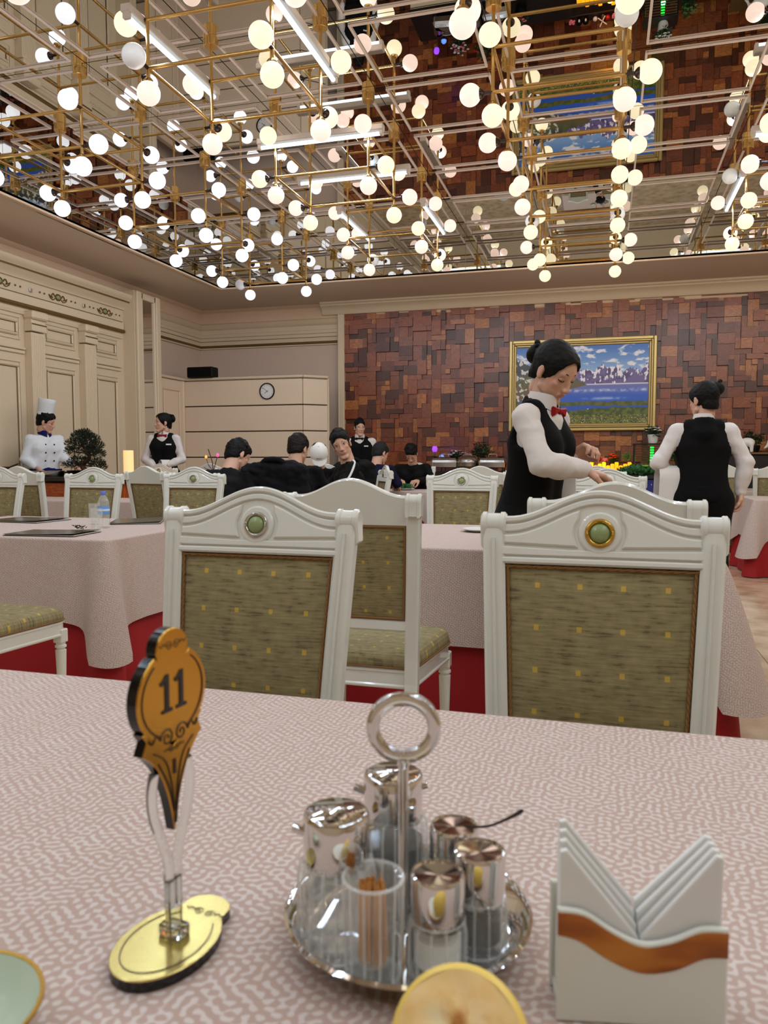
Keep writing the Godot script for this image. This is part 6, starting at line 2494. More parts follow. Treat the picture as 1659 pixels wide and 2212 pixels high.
	# young waiter by the wood wall
	person("young waiter with black bow tie and waistcoat, standing before the wood wall", Vector3(-3.50, 0, -10.85), 14, {"s": 1.045, "head": [18, 0, 0], "cell": 0.02, "hair": "short", "top": shirt, "vest": black, "legs": black, "collar": shirt, "bow": black, "badge": true,
		"R": [Vector3(-0.25, 1.12, -0.02), Vector3(-0.23, 0.90, 0.05), Vector3(0, -1, 0.1), Vector3(1, 0, 0), 0.5],
		"L": [Vector3(0.25, 1.12, -0.02), Vector3(0.23, 0.90, 0.05), Vector3(0, -1, 0.1), Vector3(-1, 0, 0), 0.5]})
	# diners
	var navy := cloth_mat("navy_jacket", Color(0.040, 0.042, 0.060), 0.85)
	var indigo := cloth_mat("indigo_hoodie", Color(0.055, 0.05, 0.17), 0.85)
	var coal := cloth_mat("charcoal_jacket", Color(0.045, 0.045, 0.050), 0.85)
	var on_table := func(yy: float, zz: float) -> Dictionary:
		return {"sit": true, "cell": 0.02, "legs": black, "wr": 0.006,
			"R": [Vector3(-0.27, 0.86, 0.20), Vector3(-0.12, yy, zz), Vector3(0.4, -0.15, 0.7), Vector3(0.2, -1, 0), 0.9],
			"L": [Vector3(0.27, 0.86, 0.20), Vector3(0.12, yy, zz), Vector3(-0.4, -0.15, 0.7), Vector3(-0.2, -1, 0), 0.9]}
	var d: Dictionary = on_table.call(0.81, 0.42)
	d.merge({"s": 1.10, "lean": 32.0, "head": [-20, 30, 0], "top": coal, "topname": "jacket", "wr": 0.008})
	person("man with short black hair hunched in a charcoal jacket, nearest the waiting waitress", Vector3(-2.99, 0, -5.42), 170, d)
	d = on_table.call(0.81, 0.44)
	d.merge({"s": 1.07, "lean": 18.0, "head": [-12, 20, 0], "top": navy, "topname": "jacket", "hairmat": cloth_mat("brown_hair", Color(0.075, 0.055, 0.045), 0.5)})
	person("man with cropped hair seen from behind, sitting at the coat-draped chair", Vector3(-2.54, 0, -5.95), 182, d)
	d = on_table.call(0.80, 0.38)
	d.merge({"s": 1.0, "fem": true, "lean": 20.0, "head": [10, 52, 0], "top": coal, "topname": "jacket"})
	var capp := person("diner in a white baseball cap bowing over the table, black jacket", Vector3(-2.80, 0, -7.42), 12, d)
	build_cap(capp)
	d = on_table.call(0.84, 0.30)
	d.merge({"s": 1.11, "lean": 10.0, "head": [70, 12, 10], "top": cloth_mat("black_track_top", Color(0.028, 0.028, 0.03), 0.8), "topname": "track_top"})
	var m3 := person("man in a black top with white sleeve stripe, turning to face the viewer", Vector3(-2.17, 0, -6.62), -58, d)
	var stripe := MB.new()
	stripe.tube(curve3(V3([0.165, 1.125, 0.068, 0.235, 1.10, 0.072, 0.29, 1.00, 0.125, 0.318, 0.90, 0.20]), 16), 0.010, 6, false, 1.0)
	obj("sleeve_stripe", stripe, cloth_mat("stripe_white", Color(0.85, 0.85, 0.84), 0.7), m3)
	d = on_table.call(0.82, 0.42)
	d.merge({"s": 1.06, "lean": 22.0, "head": [-14, 22, 0], "top": indigo, "topname": "hoodie", "hairmat": cloth_mat("greying_hair", Color(0.11, 0.11, 0.115), 0.6)})
	person("man with greying hair in an indigo hooded top, back to the viewer", Vector3(-2.62, 0, -8.45), 164, d)
	d = on_table.call(0.86, 0.36)
	d.merge({"s": 1.04, "lean": 18.0, "head": [0, 42, 0], "lids": true, "top": coal, "topname": "jacket"})
	person("man with black hair eating a green salad with his head bowed", Vector3(-2.42, 0, -9.87), 2, d)


func build_cap(o: Node3D) -> void:
	var white := cloth_mat("cap_white", Color(0.86, 0.86, 0.85), 0.8)
	var hairn: Node3D = o.find_child("hair", false, false)
	var hx: Transform3D = hairn.transform
	var cm := MB.new().at(hx)
	var prof := []
	for k in 12:
		var a := lerpf(-0.12, PI / 2, k / 11.0)
		prof.append(Vector2(0.093 * cos(a), 0.045 + 0.106 * sin(a)))
	cm.lathe(prof, 30, TAU, 0.98, 1.17)
	cm.ball(Vector3(0, 0.152, 0), Vector3(0.007, 0.005, 0.007), 8, 6)
	var c := obj("cap", cm, white, o)
	var brim := MB.new().at(hx)
	var rows := []
	for r in 6:
		var line := []
		for k in 15:
			var a := lerpf(-1.05, 1.05, k / 14.0)
			var e := r / 5.0
			line.append(Vector3(0.086 * sin(a), 0.046 - 0.018 * e + 0.012 * cos(a * 1.4), 0.104 * cos(a) + e * 0.062 * cos(a * 0.9)))
		rows.append(line)
	rows.reverse()
	brim.sheet(rows)
	var r2 := []
	for r in rows:
		var l: Array = r.duplicate()
		for k in l.size():
			l[k] = l[k] - Vector3(0, 0.004, 0)
		l.reverse()
		r2.append(l)
	brim.sheet(r2)
	obj("brim", brim, white, c)
	var sc := MB.new().at(hx * T(0, 0.085, 0.104, rot(Vector3.RIGHT, -22)))
	sc.tube(curve3(V3([-0.028, -0.004, 0, -0.024, 0.010, 0.002, -0.018, -0.006, 0.003, -0.010, 0.006, 0.004, -0.003, -0.005, 0.005, 0.005, 0.006, 0.005, 0.012, -0.005, 0.004, 0.020, 0.005, 0.003, 0.030, -0.003, 0]), 40), 0.0016, 5)
	obj("script_mark", sc, cloth_mat("mark_black", Color(0.04, 0.04, 0.04), 0.7), c)


# ---------------------------------------------------------------- far side of the room
func leaf_cluster(mb: MB, ce: Vector3, rad: Vector3, n: int, l: float, w: float, r: RandomNumberGenerator, upward := 0.3) -> void:
	for k in n:
		var d := Vector3(r.randf_range(-1, 1), r.randf_range(-1, 1), r.randf_range(-1, 1))
		while d.length() > 1.0:
			d = Vector3(r.randf_range(-1, 1), r.randf_range(-1, 1), r.randf_range(-1, 1))
		var p := ce + d * rad
		var dir := (d + Vector3(r.randf_range(-0.6, 0.6), upward + r.randf_range(-0.3, 0.3), r.randf_range(-0.6, 0.6))).normalized()
		var sd := dir.cross(Vector3(r.randf_range(-1, 1), r.randf_range(-1, 1), r.randf_range(-1, 1))).normalized() * w
		mb.quad(p, p + dir * l * 0.5 + sd, p + dir * l, p + dir * l * 0.5 - sd)


func build_alcove() -> void:
	# low partition with stacked boards, its clock and a loudspeaker on top
	var t := thing("service_partition", "cream panelled partition with dark joints in the alcove, clock on its face", "partition", Vector3(-5.6, 0, -11.25))
	var top := 2.44
	var ys := [0.04, 0.74, 1.158, 1.576, 1.986, 2.40]
	for k in 5:
		var y0: float = ys[k] + 0.009
		var y1: float = ys[k + 1] - 0.009
		obj("board", MB.new().box(Vector3(-0.027, (y0 + y1) / 2, -0.02), Vector3(2.096, y1 - y0, 0.05), 0.006), M.cream_panel_light, t)
		var fb := MB.new().at(T(1.176, (y0 + y1) / 2, -0.165, rot(Vector3.UP, 43.0)))
		fb.box(Vector3(0, 0, 0), Vector3(0.41, y1 - y0, 0.05), 0.006)
		obj("board", fb, M.cream_panel_light, t)
	var core := MB.new()
	core.box(Vector3(-0.03, 1.22, -0.05), Vector3(2.09, 2.36, 0.05))
	core.xf = T(1.158, 1.22, -0.185, rot(Vector3.UP, 43.0))
	core.box(Vector3.ZERO, Vector3(0.40, 2.36, 0.05))
	obj("dark_core", core, M.brown_line, t)
	var capm := MB.new()
	capm.box(Vector3(-0.027, top - 0.012, -0.03), Vector3(2.12, 0.04, 0.09), 0.012)
	capm.xf = T(1.176, top - 0.012, -0.175, rot(Vector3.UP, 43.0))
	capm.box(Vector3.ZERO, Vector3(0.43, 0.04, 0.09), 0.012)
	capm.xf = T(1.33, 1.22, -0.33)
	capm.box(Vector3.ZERO, Vector3(0.05, 2.40, 0.05), 0.01)
	obj("coping", capm, M.cream_wood, t)
	var sd := MB.new()
	sd.box(Vector3(-1.09, 1.20, 0.40), Vector3(0.05, 2.40, 0.78), 0.006)
	sd.box(Vector3(-1.06, 1.20, 0.03), Vector3(0.05, 2.40, 0.05), 0.012)
	frame_rect(sd, 0.30, 2.25, 0.14, 0.62, -1.065, 0.025, 0.02)
	sd.box(Vector3(-1.08, top - 0.012, 0.40), Vector3(0.10, 0.04, 0.80), 0.012)
	obj("side_panel", sd, M.cream_panel_light, t)
	# clock, ten to eight
	var c := thing("wall_clock", "round white clock with black rim on the cream partition", "clock", Vector3(-5.17, 2.206, -11.253))
	var z90 := Basis(Vector3.RIGHT, PI / 2)
	obj("rim", MB.new().at(Transform3D(z90, Vector3.ZERO)).lathe([Vector2(0, 0.0), Vector2(0.128, 0.0), Vector2(0.131, 0.004), Vector2(0.131, 0.024), Vector2(0.125, 0.031), Vector2(0.115, 0.026), Vector2(0.114, 0.012)], 48), cloth_mat("clock_black", Color(0.03, 0.03, 0.035), 0.25), c)
	var dial := obj("dial", MB.new().at(Transform3D(z90, Vector3.ZERO)).lathe([Vector2(0.1145, 0.012), Vector2(0, 0.0125)], 40), cloth_mat("clock_white", Color(0.86, 0.86, 0.85), 0.5), c)
	var sf := SystemFont.new()
	sf.font_names = PackedStringArray(["Droid Sans"])
	for k in 12:
		var a := TAU * (k + 1) / 12.0
		var tm := TextMesh.new()
		tm.text = str(k + 1)
		tm.font = sf
		tm.font_size = 32
		tm.pixel_size = 0.0006
		tm.depth = 0.001
		var o := obj("numeral", tm, M.clock_black, dial)
		o.position = Vector3(0.094 * sin(a), 0.094 * cos(a), 0.0135)
	var hands := MB.new()
	var am := deg_to_rad(-52.0)
	var ah := deg_to_rad(-126.0)
	hands.tube([Vector3(-0.02 * sin(am), -0.02 * cos(am), 0.017), Vector3(0.088 * sin(am), 0.088 * cos(am), 0.017)], 0.0018, 6)
	hands.tube([Vector3(-0.02 * sin(ah), -0.02 * cos(ah), 0.015), Vector3(0.056 * sin(ah), 0.056 * cos(ah), 0.015)], 0.0030, 6)
	hands.ball(Vector3(0, 0, 0.016), Vector3(0.006, 0.006, 0.004), 10, 6)
	obj("hand", hands, M.clock_black, c)
	var sp := thing("loudspeaker", "black loudspeaker box lying on the cream partition", "loudspeaker", Vector3(-6.33, 2.449, -11.28))
	obj("case", MB.new().box(Vector3(0, 0.085, 0), Vector3(0.46, 0.17, 0.22), 0.015), cloth_mat("speaker_black", Color(0.035, 0.037, 0.04), 0.6), sp)
	obj("grille", MB.new().box(Vector3(0, 0.085, 0.112), Vector3(0.42, 0.14, 0.008), 0.003), cloth_mat("grille_black", Color(0.02, 0.022, 0.022), 0.9), sp)


func build_picture() -> void:
	var t := thing("landscape_picture", "gold-framed picture of a blue mountain lake with snowy peaks and meadow flowers", "picture", Vector3(-0.374, 1.565, -12.29))
	var w := 2.205
	var h := 1.42
	var fr := MB.new()
	for lay in [[0.0, 0.055, 0.045], [0.050, 0.035, 0.060], [0.080, 0.035, 0.040]]:
		var o: float = lay[0]
		var b: float = lay[1]
		var dz: float = lay[2]
		for s in [-1.0, 1.0]:
			fr.box(Vector3(s * (w / 2 - o - b / 2), h / 2, dz / 2), Vector3(b, h - 2 * o, dz), 0.012)
			fr.box(Vector3(0, h / 2 + s * (h / 2 - o - b / 2), dz / 2), Vector3(w - 2 * o - 2 * b, b, dz), 0.012)
	obj("frame", fr, M.frame_gold, t)
	var c := MB.new()
	var x := w / 2 - 0.105
	c.quad(Vector3(-x, 0.105, 0.018), Vector3(x, 0.105, 0.018), Vector3(x, h - 0.105, 0.018), Vector3(-x, h - 0.105, 0.018), Vector2(0, 1), Vector2(1, 0))
	obj("canvas", c, M.picture, t)
	obj("back_board", MB.new().box(Vector3(0, h / 2, 0.005), Vector3(w - 0.06, h - 0.06, 0.02), 0.002), M.brown_line, t)


func chafer(label: String, x: float, z: float, yaw: float, round_ := false) -> void:
	var t := thing("chafing_dish", label, "chafing dish", Vector3(x, 0.951, z), deg_to_rad(yaw))
	if round_:
		obj("pan", MB.new().lathe([Vector2(0, 0.06), Vector2(0.15, 0.06), Vector2(0.165, 0.07), Vector2(0.168, 0.12), Vector2(0.0, 0.122)], 32), M.steel, t)
		obj("lid", MB.new().lathe([Vector2(0.168, 0.122), Vector2(0.170, 0.128), Vector2(0.155, 0.175), Vector2(0.11, 0.215), Vector2(0.05, 0.235), Vector2(0, 0.238)], 32), M.steel, t)
	else:
		obj("pan", MB.new().at(Transform3D(LAY, Vector3.ZERO)).stack(round_rect(0.40, 0.30, 0.04), [Vector2(0.02, 0.05), Vector2(0, 0.06), Vector2(0, 0.125)]), M.steel, t)
		obj("lid", MB.new().at(Transform3D(LAY, Vector3.ZERO)).stack(round_rect(0.40, 0.30, 0.04), [Vector2(-0.004, 0.125), Vector2(-0.004, 0.132), Vector2(0.008, 0.165), Vector2(0.035, 0.198), Vector2(0.08, 0.215)]), M.steel, t)
	obj("handle", MB.new().tube(curve3(V3([-0.06, 0.21, 0, -0.05, 0.25, 0, 0.05, 0.25, 0, 0.06, 0.21, 0]), 14), 0.007, 8), M.steel, t)
	for sx in [-1.0, 1.0]:
		for sz in [-1.0, 1.0]:
			obj("leg", MB.new().box(Vector3(sx * (0.11 if round_ else 0.16), 0.032, sz * (0.09 if round_ else 0.11)), Vector3(0.02, 0.065, 0.02), 0.003), M.dark_metal, t)


func flowers(called: String, label: String, pos: Vector3, pot: String, h: float, spread: float, cols: Array, n: int, sd: int) -> void:
	var t := thing(called, label, "plant", pos)
	var r := RandomNumberGenerator.new()
	r.seed = sd
	if pot == "gold":
		obj("vase", MB.new().lathe([Vector2(0, 0), Vector2(0.045, 0), Vector2(0.062, 0.03), Vector2(0.06, 0.09), Vector2(0.04, 0.13), Vector2(0.05, 0.15), Vector2(0.042, 0.15), Vector2(0, 0.12)], 24), M.frame_gold, t)
	elif pot == "white":
		obj("pot", MB.new().lathe([Vector2(0, 0), Vector2(0.055, 0), Vector2(0.065, 0.02), Vector2(0.075, 0.11), Vector2(0.085, 0.125), Vector2(0.07, 0.125), Vector2(0, 0.11)], 24), M.porcelain, t)
	else:
		obj("pot", MB.new().lathe([Vector2(0, 0), Vector2(0.07, 0), Vector2(0.09, 0.05), Vector2(0.095, 0.10), Vector2(0.08, 0.10), Vector2(0, 0.09)], 24), M.counter_dark, t)
	var st := MB.new()
	var lf := MB.new()
	var bl := {}
	var y0 := 0.12 if pot != "dark" else 0.09
	for k in n:
		var a := r.randf() * TAU
		var e := Vector3(cos(a) * spread * sqrt(r.randf()), y0 + h * r.randf_range(0.55, 1.0), sin(a) * spread * sqrt(r.randf()))
		st.tube([Vector3(e.x * 0.2, y0 - 0.02, e.z * 0.2), Vector3(e.x * 0.6, y0 + (e.y - y0) * 0.5, e.z * 0.6), e], 0.003, 4)
		var ci := r.randi() % cols.size()
		if not bl.has(ci):
			bl[ci] = MB.new()
		for j in 6:
			var b := TAU * j / 6
			(bl[ci] as MB).ball(e + Vector3(cos(b) * 0.013, 0.003, sin(b) * 0.013), Vector3(0.010, 0.006, 0.010), 6, 4)
		leaf_cluster(lf, e * Vector3(0.8, 0.8, 0.8), Vector3(0.03, 0.05, 0.03), 7, 0.05, 0.012, r)
	obj("stem", st, M.leaf_green, t)
	obj("foliage", lf, M.leaf_green, t)
	for ci in bl:
		obj("blossom", bl[ci], cols[ci], t)


func topiary(label: String, pos: Vector3, sd: int) -> void:
	var t := thing("topiary_tree", label, "plant", pos)
	var r := RandomNumberGenerator.new()
	r.seed = sd
	obj("pot", MB.new().lathe([Vector2(0, 0), Vector2(0.03, 0), Vector2(0.04, 0.05), Vector2(0, 0.05)], 16), M.counter_dark, t)
	obj("trunk", MB.new().tube([Vector3(0, 0.04, 0), Vector3(0.004, 0.09, 0), Vector3(0, 0.13, 0)], 0.006, 6), M.bark, t)
	var lf := MB.new()
	leaf_cluster(lf, Vector3(0, 0.165, 0), Vector3(0.055, 0.05, 0.055), 260, 0.022, 0.007, r)
	obj("crown", lf, M.leaf_pale, t)


func glow_mat(called: String, c: Color, e: float) -> StandardMaterial3D:
	if not M.has(called):
		var m := mat(called, c, 0.5)
		m.emission_enabled = true
		m.emission = c
		m.emission_energy_multiplier = e
	return M[called]


func lamp_at(parent: Node3D, p: Vector3, c: Color, e: float, size := 0.02) -> void:
	var o := OmniLight3D.new()
	o.name = "lamp_light"
	o.light_color = c
	o.light_energy = e
	o.light_size = size
	o.omni_range = 12.0
	o.omni_attenuation = 2.0
	o.shadow_enabled = true
	parent.add_child(o, true)
	o.position = p


func build_buffet() -> void:
	var st := mat("steel", Color(0.72, 0.71, 0.70), 0.22, 1.0)
	mat("counter_dark", Color(0.06, 0.05, 0.045), 0.35)
	mat("leaf_green", Color(0.10, 0.20, 0.07), 0.6)
	mat("leaf_pale", Color(0.30, 0.45, 0.22), 0.6)
	mat("needle_green", Color(0.075, 0.14, 0.06), 0.7)
	mat("bark", Color(0.30, 0.19, 0.12), 0.8)
	var white_fl := mat("white_blossom", Color(0.86, 0.84, 0.82), 0.7)
	var pink_fl := mat("pink_blossom", Color(0.85, 0.45, 0.50), 0.7)
	var red_fl := mat("red_blossom", Color(0.72, 0.08, 0.12), 0.6)
	var orange_fl := mat("orange_blossom", Color(0.85, 0.32, 0.08), 0.6)
	var wht := mat("linen_white", Color(0.80, 0.78, 0.76), 0.9)
	var bt := thing("buffet_counter", "long buffet counter along the wood wall, dark top over pale panels", "counter", Vector3(-0.75, 0, -11.55))
	obj("top", MB.new().box(Vector3(0, 0.925, 0), Vector3(4.2, 0.05, 0.80), 0.008), M.counter_dark, bt)
	for k in 6:
		obj("panel", MB.new().box(Vector3(-1.74 + k * 0.70, 0.45, 0), Vector3(0.68, 0.895, 0.72), 0.008), M.cream_panel, bt)
	chafer("oblong steel chafing dish beside the bowed diner", -2.33, -11.40, 8)
	chafer("round-lidded steel chafing dish between two oblong ones", -1.98, -11.40, 0, true)
	chafer("oblong steel chafing dish below the red-flowered plant", -1.60, -11.40, 0)
	flowers("flower_vase", "gold vase of small white and pink flowers behind the chafing dishes", Vector3(-2.20, 0.951, -11.78), "gold", 0.20, 0.15, [white_fl, white_fl, pink_fl], 34, 4)
	flowers("flowering_plant", "bushy dark plant with one red bloom in a dark pot", Vector3(-1.82, 0.951, -11.80), "dark", 0.36, 0.19, [red_fl, M.leaf_green, M.leaf_green, M.leaf_green, M.leaf_green, M.leaf_green], 40, 9)
	flowers("small_flower_pot", "little pot of pink flowers beside the bending waitress's back", Vector3(-1.27, 0.951, -11.48), "dark", 0.09, 0.07, [pink_fl, red_fl], 12, 3)
	var pl := thing("flower_lamp", "purple glowing flower lamp on a thin stem", "lamp", Vector3(-2.52, 0.951, -11.62))
	obj("stem", MB.new().tube(curve3(V3([0, 0, 0, 0.01, 0.15, 0, -0.01, 0.30, 0]), 10), 0.005, 6), M.leaf_green, pl)
	var purp := glow_mat("purple_glow", Color(0.55, 0.25, 1.0), 1.6)
	var bulb := MB.new()
	for k in 6:
		var a := TAU * k / 6
		bulb.ball(Vector3(-0.01 + 0.022 * cos(a), 0.335, 0.022 * sin(a)), Vector3(0.020, 0.045, 0.020), 8, 8)
	obj("lamp_petal", bulb, purp, pl)
	lamp_at(pl, Vector3(-0.01, 0.34, 0), Color(0.6, 0.3, 1.0), 0.01)
	var bb := thing("blue_night_lamp", "small blue glowing dome among the steel dishes", "lamp", Vector3(-2.42, 0.951, -11.62))
	obj("lamp_dome", MB.new().lathe([Vector2(0, 0.20), Vector2(0.04, 0.20), Vector2(0.038, 0.225), Vector2(0.02, 0.245), Vector2(0, 0.248)], 16), glow_mat("blue_glow", Color(0.35, 0.55, 1.0), 1.4), bb)
	obj("post", MB.new().lathe([Vector2(0, 0), Vector2(0.03, 0), Vector2(0.008, 0.01), Vector2(0.008, 0.20)], 12), M.dark_metal, bb)
	# yellow lit ice-block display with figures and little trees
	var yd := thing("lit_block_display", "row of glowing yellow blocks on the buffet under the picture", "display", Vector3(-0.05, 0.951, -11.45))
	var yg := glow_mat("yellow_glow", Color(1.0, 0.62, 0.05), 1.5)
	var r := RandomNumberGenerator.new()
	r.seed = 6
	for k in 16:
		obj("lamp_block", MB.new().box(Vector3(-0.42 + 0.058 * k, 0.045 + 0.012 * (k % 3), r.randf_range(-0.02, 0.05)), Vector3(0.052, 0.09 + 0.024 * (k % 3), 0.09), 0.008), yg, yd)
	lamp_at(yd, Vector3(0, 0.16, 0.12), Color(1.0, 0.65, 0.15), 0.10, 0.04)
	var riser := thing("display_riser", "dark shelf behind the glowing yellow blocks", "shelf", Vector3(-0.05, 0.951, -11.72))
	obj("board", MB.new().box(Vector3(0, 0.13, 0), Vector3(1.1, 0.02, 0.16), 0.004), M.counter_dark, riser)
	for s in [-1.0, 1.0]:
		obj("support", MB.new().box(Vector3(s * 0.5, 0.06, 0), Vector3(0.03, 0.12, 0.14), 0.003), M.counter_dark, riser)
	for q in [["penguin-like black and white glass ball, first on the shelf of figures", -0.42, 0.045, "n"], ["second black and white glass ball beside the first", -0.33, 0.045, "n"], ["white ball on the shelf over the yellow blocks", -0.20, 0.032, "w"], ["red ball on the shelf over the yellow blocks", -0.03, 0.038, "r"]]:
		var b := thing("glass_ball", q[0], "ornament", Vector3(-0.05 + q[1], 1.091, -11.72))
		obj("ball", MB.new().ball(Vector3(0, q[2], 0), Vector3.ONE * q[2], 16, 12), wht if q[3] == "w" else (mat("red_gloss", Color(0.6, 0.04, 0.06), 0.2) if q[3] == "r" else cloth_mat("clock_black", Color(0.03, 0.03, 0.035), 0.25)), b)
		if q[3] == "n":
			obj("white_patch", MB.new().ball(Vector3(0, q[2], 0.010), Vector3(0.024, 0.036, 0.038), 12, 8), wht, b)
	var wm := thing("windmill_figure", "small dark windmill figure with pale crossed sails", "ornament", Vector3(-0.15, 1.091, -11.74))
	obj("tower", MB.new().lathe([Vector2(0, 0), Vector2(0.05, 0), Vector2(0.03, 0.07), Vector2(0.035, 0.08), Vector2(0, 0.11)], 10), M.counter_dark, wm)
	var sails := MB.new()
	for k in 2:
		sails.xf = T(0, 0.09, 0.04, rot(Vector3.BACK, 40 + 75 * k))
		sails.box(Vector3.ZERO, Vector3(0.16, 0.014, 0.006), 0.001)
	obj("sail", sails, wht, wm)
	for q in [["pinkish carved radish flower beside the two balls", -0.52], ["carved vegetable flower next to the red ball", 0.07]]:
		var b := thing("carved_flower", q[0], "garnish", Vector3(-0.05 + q[1], 1.091, -11.72))
		var m := MB.new()
		for k in 9:
			var a := TAU * k / 9
			m.ball(Vector3(0.026 * cos(a), 0.02 + 0.012 * (k % 3), 0.026 * sin(a)), Vector3(0.022, 0.016, 0.022), 8, 6)
		obj("petal", m, pink_fl, b)
	topiary("round green topiary tree at the end of the yellow blocks", Vector3(0.30, 1.00, -11.50), 5)
	var ped := thing("topiary_stand", "low dark stand under the topiary tree", "stand", Vector3(0.30, 0.951, -11.50))
	obj("block", MB.new().box(Vector3(0, 0.024, 0), Vector3(0.12, 0.048, 0.12), 0.004), M.counter_dark, ped)
	flowers("orange_flower_pot", "pot of red and orange flowers beside the topiary tree", Vector3(0.12, 0.951, -11.66), "dark", 0.17, 0.07, [orange_fl, red_fl, orange_fl], 26, 8)
	# salad station with blue skirt, green leaves, lit rack and pot
	var sx := thing("salad_station", "buffet station with a blue studded skirt under heaped green leaves", "counter", Vector3(0.62, 0, -10.75))
	obj("top", MB.new().box(Vector3(0, 0.90, 0), Vector3(0.95, 0.05, 0.60), 0.006), M.counter_dark, sx)
	obj("skirt", MB.new().box(Vector3(0, 0.44, 0), Vector3(0.90, 0.87, 0.55), 0.01), mat("blue_skirt", Color(0.06, 0.11, 0.42), 0.6), sx)
	var studs := MB.new()
	for k in 14:
		studs.ball(Vector3(-0.42 + k * 0.065, 0.80, 0.278), Vector3(0.008, 0.014, 0.005), 6, 5)
	obj("stud", studs, M.silver_trim, sx)
	var sal := thing("salad_heap", "heap of green salad leaves on the blue-skirted station", "food", Vector3(0.62, 0.9255, -10.75))
	var lf := MB.new()
	leaf_cluster(lf, Vector3(0, 0.04, 0), Vector3(0.44, 0.05, 0.26), 900, 0.07, 0.026, r, 0.5)
	var so := obj("leaf_heap", lf, mat("salad_green", Color(0.24, 0.45, 0.26), 0.6), sal)
	so.set_meta("kind", "stuff")
	var tr := thing("yellow_tray", "small pale green tray lying on the salad station", "tray", Vector3(0.55, 1.03, -10.62))
	obj("dish", MB.new().at(Transform3D(LAY, Vector3.ZERO)).stack(round_rect(0.14, 0.10, 0.02), [Vector2(0.01, 0), Vector2(0, 0.01), Vector2(0, 0.025)]), mat("lime", Color(0.55, 0.70, 0.20), 0.5), tr)
	var tc := thing("tent_card", "blank white card standing on the salad station", "sign", Vector3(0.72, 1.03, -10.58))
	obj("card", MB.new().box(Vector3(0, 0.04, 0), Vector3(0.09, 0.08, 0.006), 0.001), wht, tc)
	var rk := thing("lit_rack", "slatted display rack lit green from inside", "rack", Vector3(0.62, 0.951, -11.62))
	var slat := MB.new().box(Vector3.ZERO, Vector3(0.42, 0.014, 0.016), 0.003).mesh()
	for k in 10:
		var o := obj("slat", slat, M.bark, rk)
		o.position = Vector3(0, 0.04 + 0.036 * k, 0.12)
	obj("top_board", MB.new().box(Vector3(0, 0.395, 0), Vector3(0.46, 0.02, 0.28), 0.004), M.counter_dark, rk)
	for s in [-1.0, 1.0]:
		obj("post", MB.new().box(Vector3(s * 0.21, 0.195, 0.10), Vector3(0.025, 0.385, 0.025), 0.003), M.counter_dark, rk)
		obj("post", MB.new().box(Vector3(s * 0.21, 0.195, -0.10), Vector3(0.025, 0.385, 0.025), 0.003), M.counter_dark, rk)
	obj("lamp_strip", MB.new().box(Vector3(0.03, 0.19, 0.02), Vector3(0.05, 0.34, 0.02), 0.004), glow_mat("green_glow", Color(0.12, 1.0, 0.30), 1.6), rk)
	lamp_at(rk, Vector3(0.03, 0.19, 0.07), Color(0.2, 1.0, 0.35), 0.05, 0.03)
	flowers("white_flower_pot", "white pot of small white flowers on the green-lit rack", Vector3(0.66, 1.358, -11.62), "white", 0.10, 0.10, [white_fl, white_fl, M.leaf_pale], 34, 12)
	flowers("green_plant", "leafy green plant behind the walking waitress's elbow", Vector3(1.00, 0.951, -11.60), "dark", 0.26, 0.12, [M.leaf_pale, M.leaf_green], 26, 15)
	# elephants on a shelf
	var sh := thing("display_shelf", "dark cabinet with a gilt-edged shelf carrying white elephants", "cabinet", Vector3(2.15, 0, -11.60))
	obj("body", MB.new().box(Vector3(0, 0.60, 0), Vector3(1.20, 1.19, 0.55), 0.01), M.counter_dark, sh)
	obj("shelf_edge", MB.new().box(Vector3(0, 1.21, 0.02), Vector3(1.26, 0.03, 0.62), 0.006), M.gold_line, sh)
	for q in [["white elephant figure nearer the walking waitress", 1.86], ["white elephant figure at the picture edge", 2.28]]:
		elephant(q[0], Vector3(q[1], 1.226, -11.50))
	flowers("fern_pot", "brownish green plant behind the white elephants", Vector3(2.0, 1.226, -11.78), "dark", 0.20, 0.14, [M.leaf_green, M.bark], 26, 18)
	flowers("fern_pot", "brownish green plant at the picture edge behind the second elephant", Vector3(2.42, 1.226, -11.78), "dark", 0.18, 0.12, [M.leaf_green, M.bark], 22, 19)


func elephant(label: String, pos: Vector3) -> void:
	var t := thing("elephant_figure", label, "figurine", pos, deg_to_rad(-10))
	var f := SDF.new(Vector3(-0.22, -0.01, -0.10), Vector3(0.22, 0.25, 0.10), 0.009, 120.0)
	f.ell(Vector3(0.02, 0.135, 0), Vector3(0.095, 0.065, 0.06))
	f.ell(Vector3(-0.095, 0.155, 0), Vector3(0.048, 0.05, 0.042))
	f.cap(Vector3(-0.13, 0.14, 0), Vector3(-0.155, 0.075, 0), 0.020, 0.013)
	f.cap(Vector3(-0.155, 0.075, 0), Vector3(-0.185, 0.055, 0), 0.013, 0.009)
	for sx in [-0.05, 0.075]:
		for sz in [-0.032, 0.032]:
			f.cap(Vector3(sx, 0.11, sz), Vector3(sx, 0.012, sz), 0.027, 0.022)
	for s in [-1.0, 1.0]:
		f.ell(Vector3(-0.075, 0.155, s * 0.052), Vector3(0.030, 0.042, 0.010))
	f.done()
	f.cut_plane(Vector3(0, 0, 0), Vector3(0, -1, 0))
	var mb := MB.new()
	f.into(mb)
	obj("body", mb, M.porcelain, t)


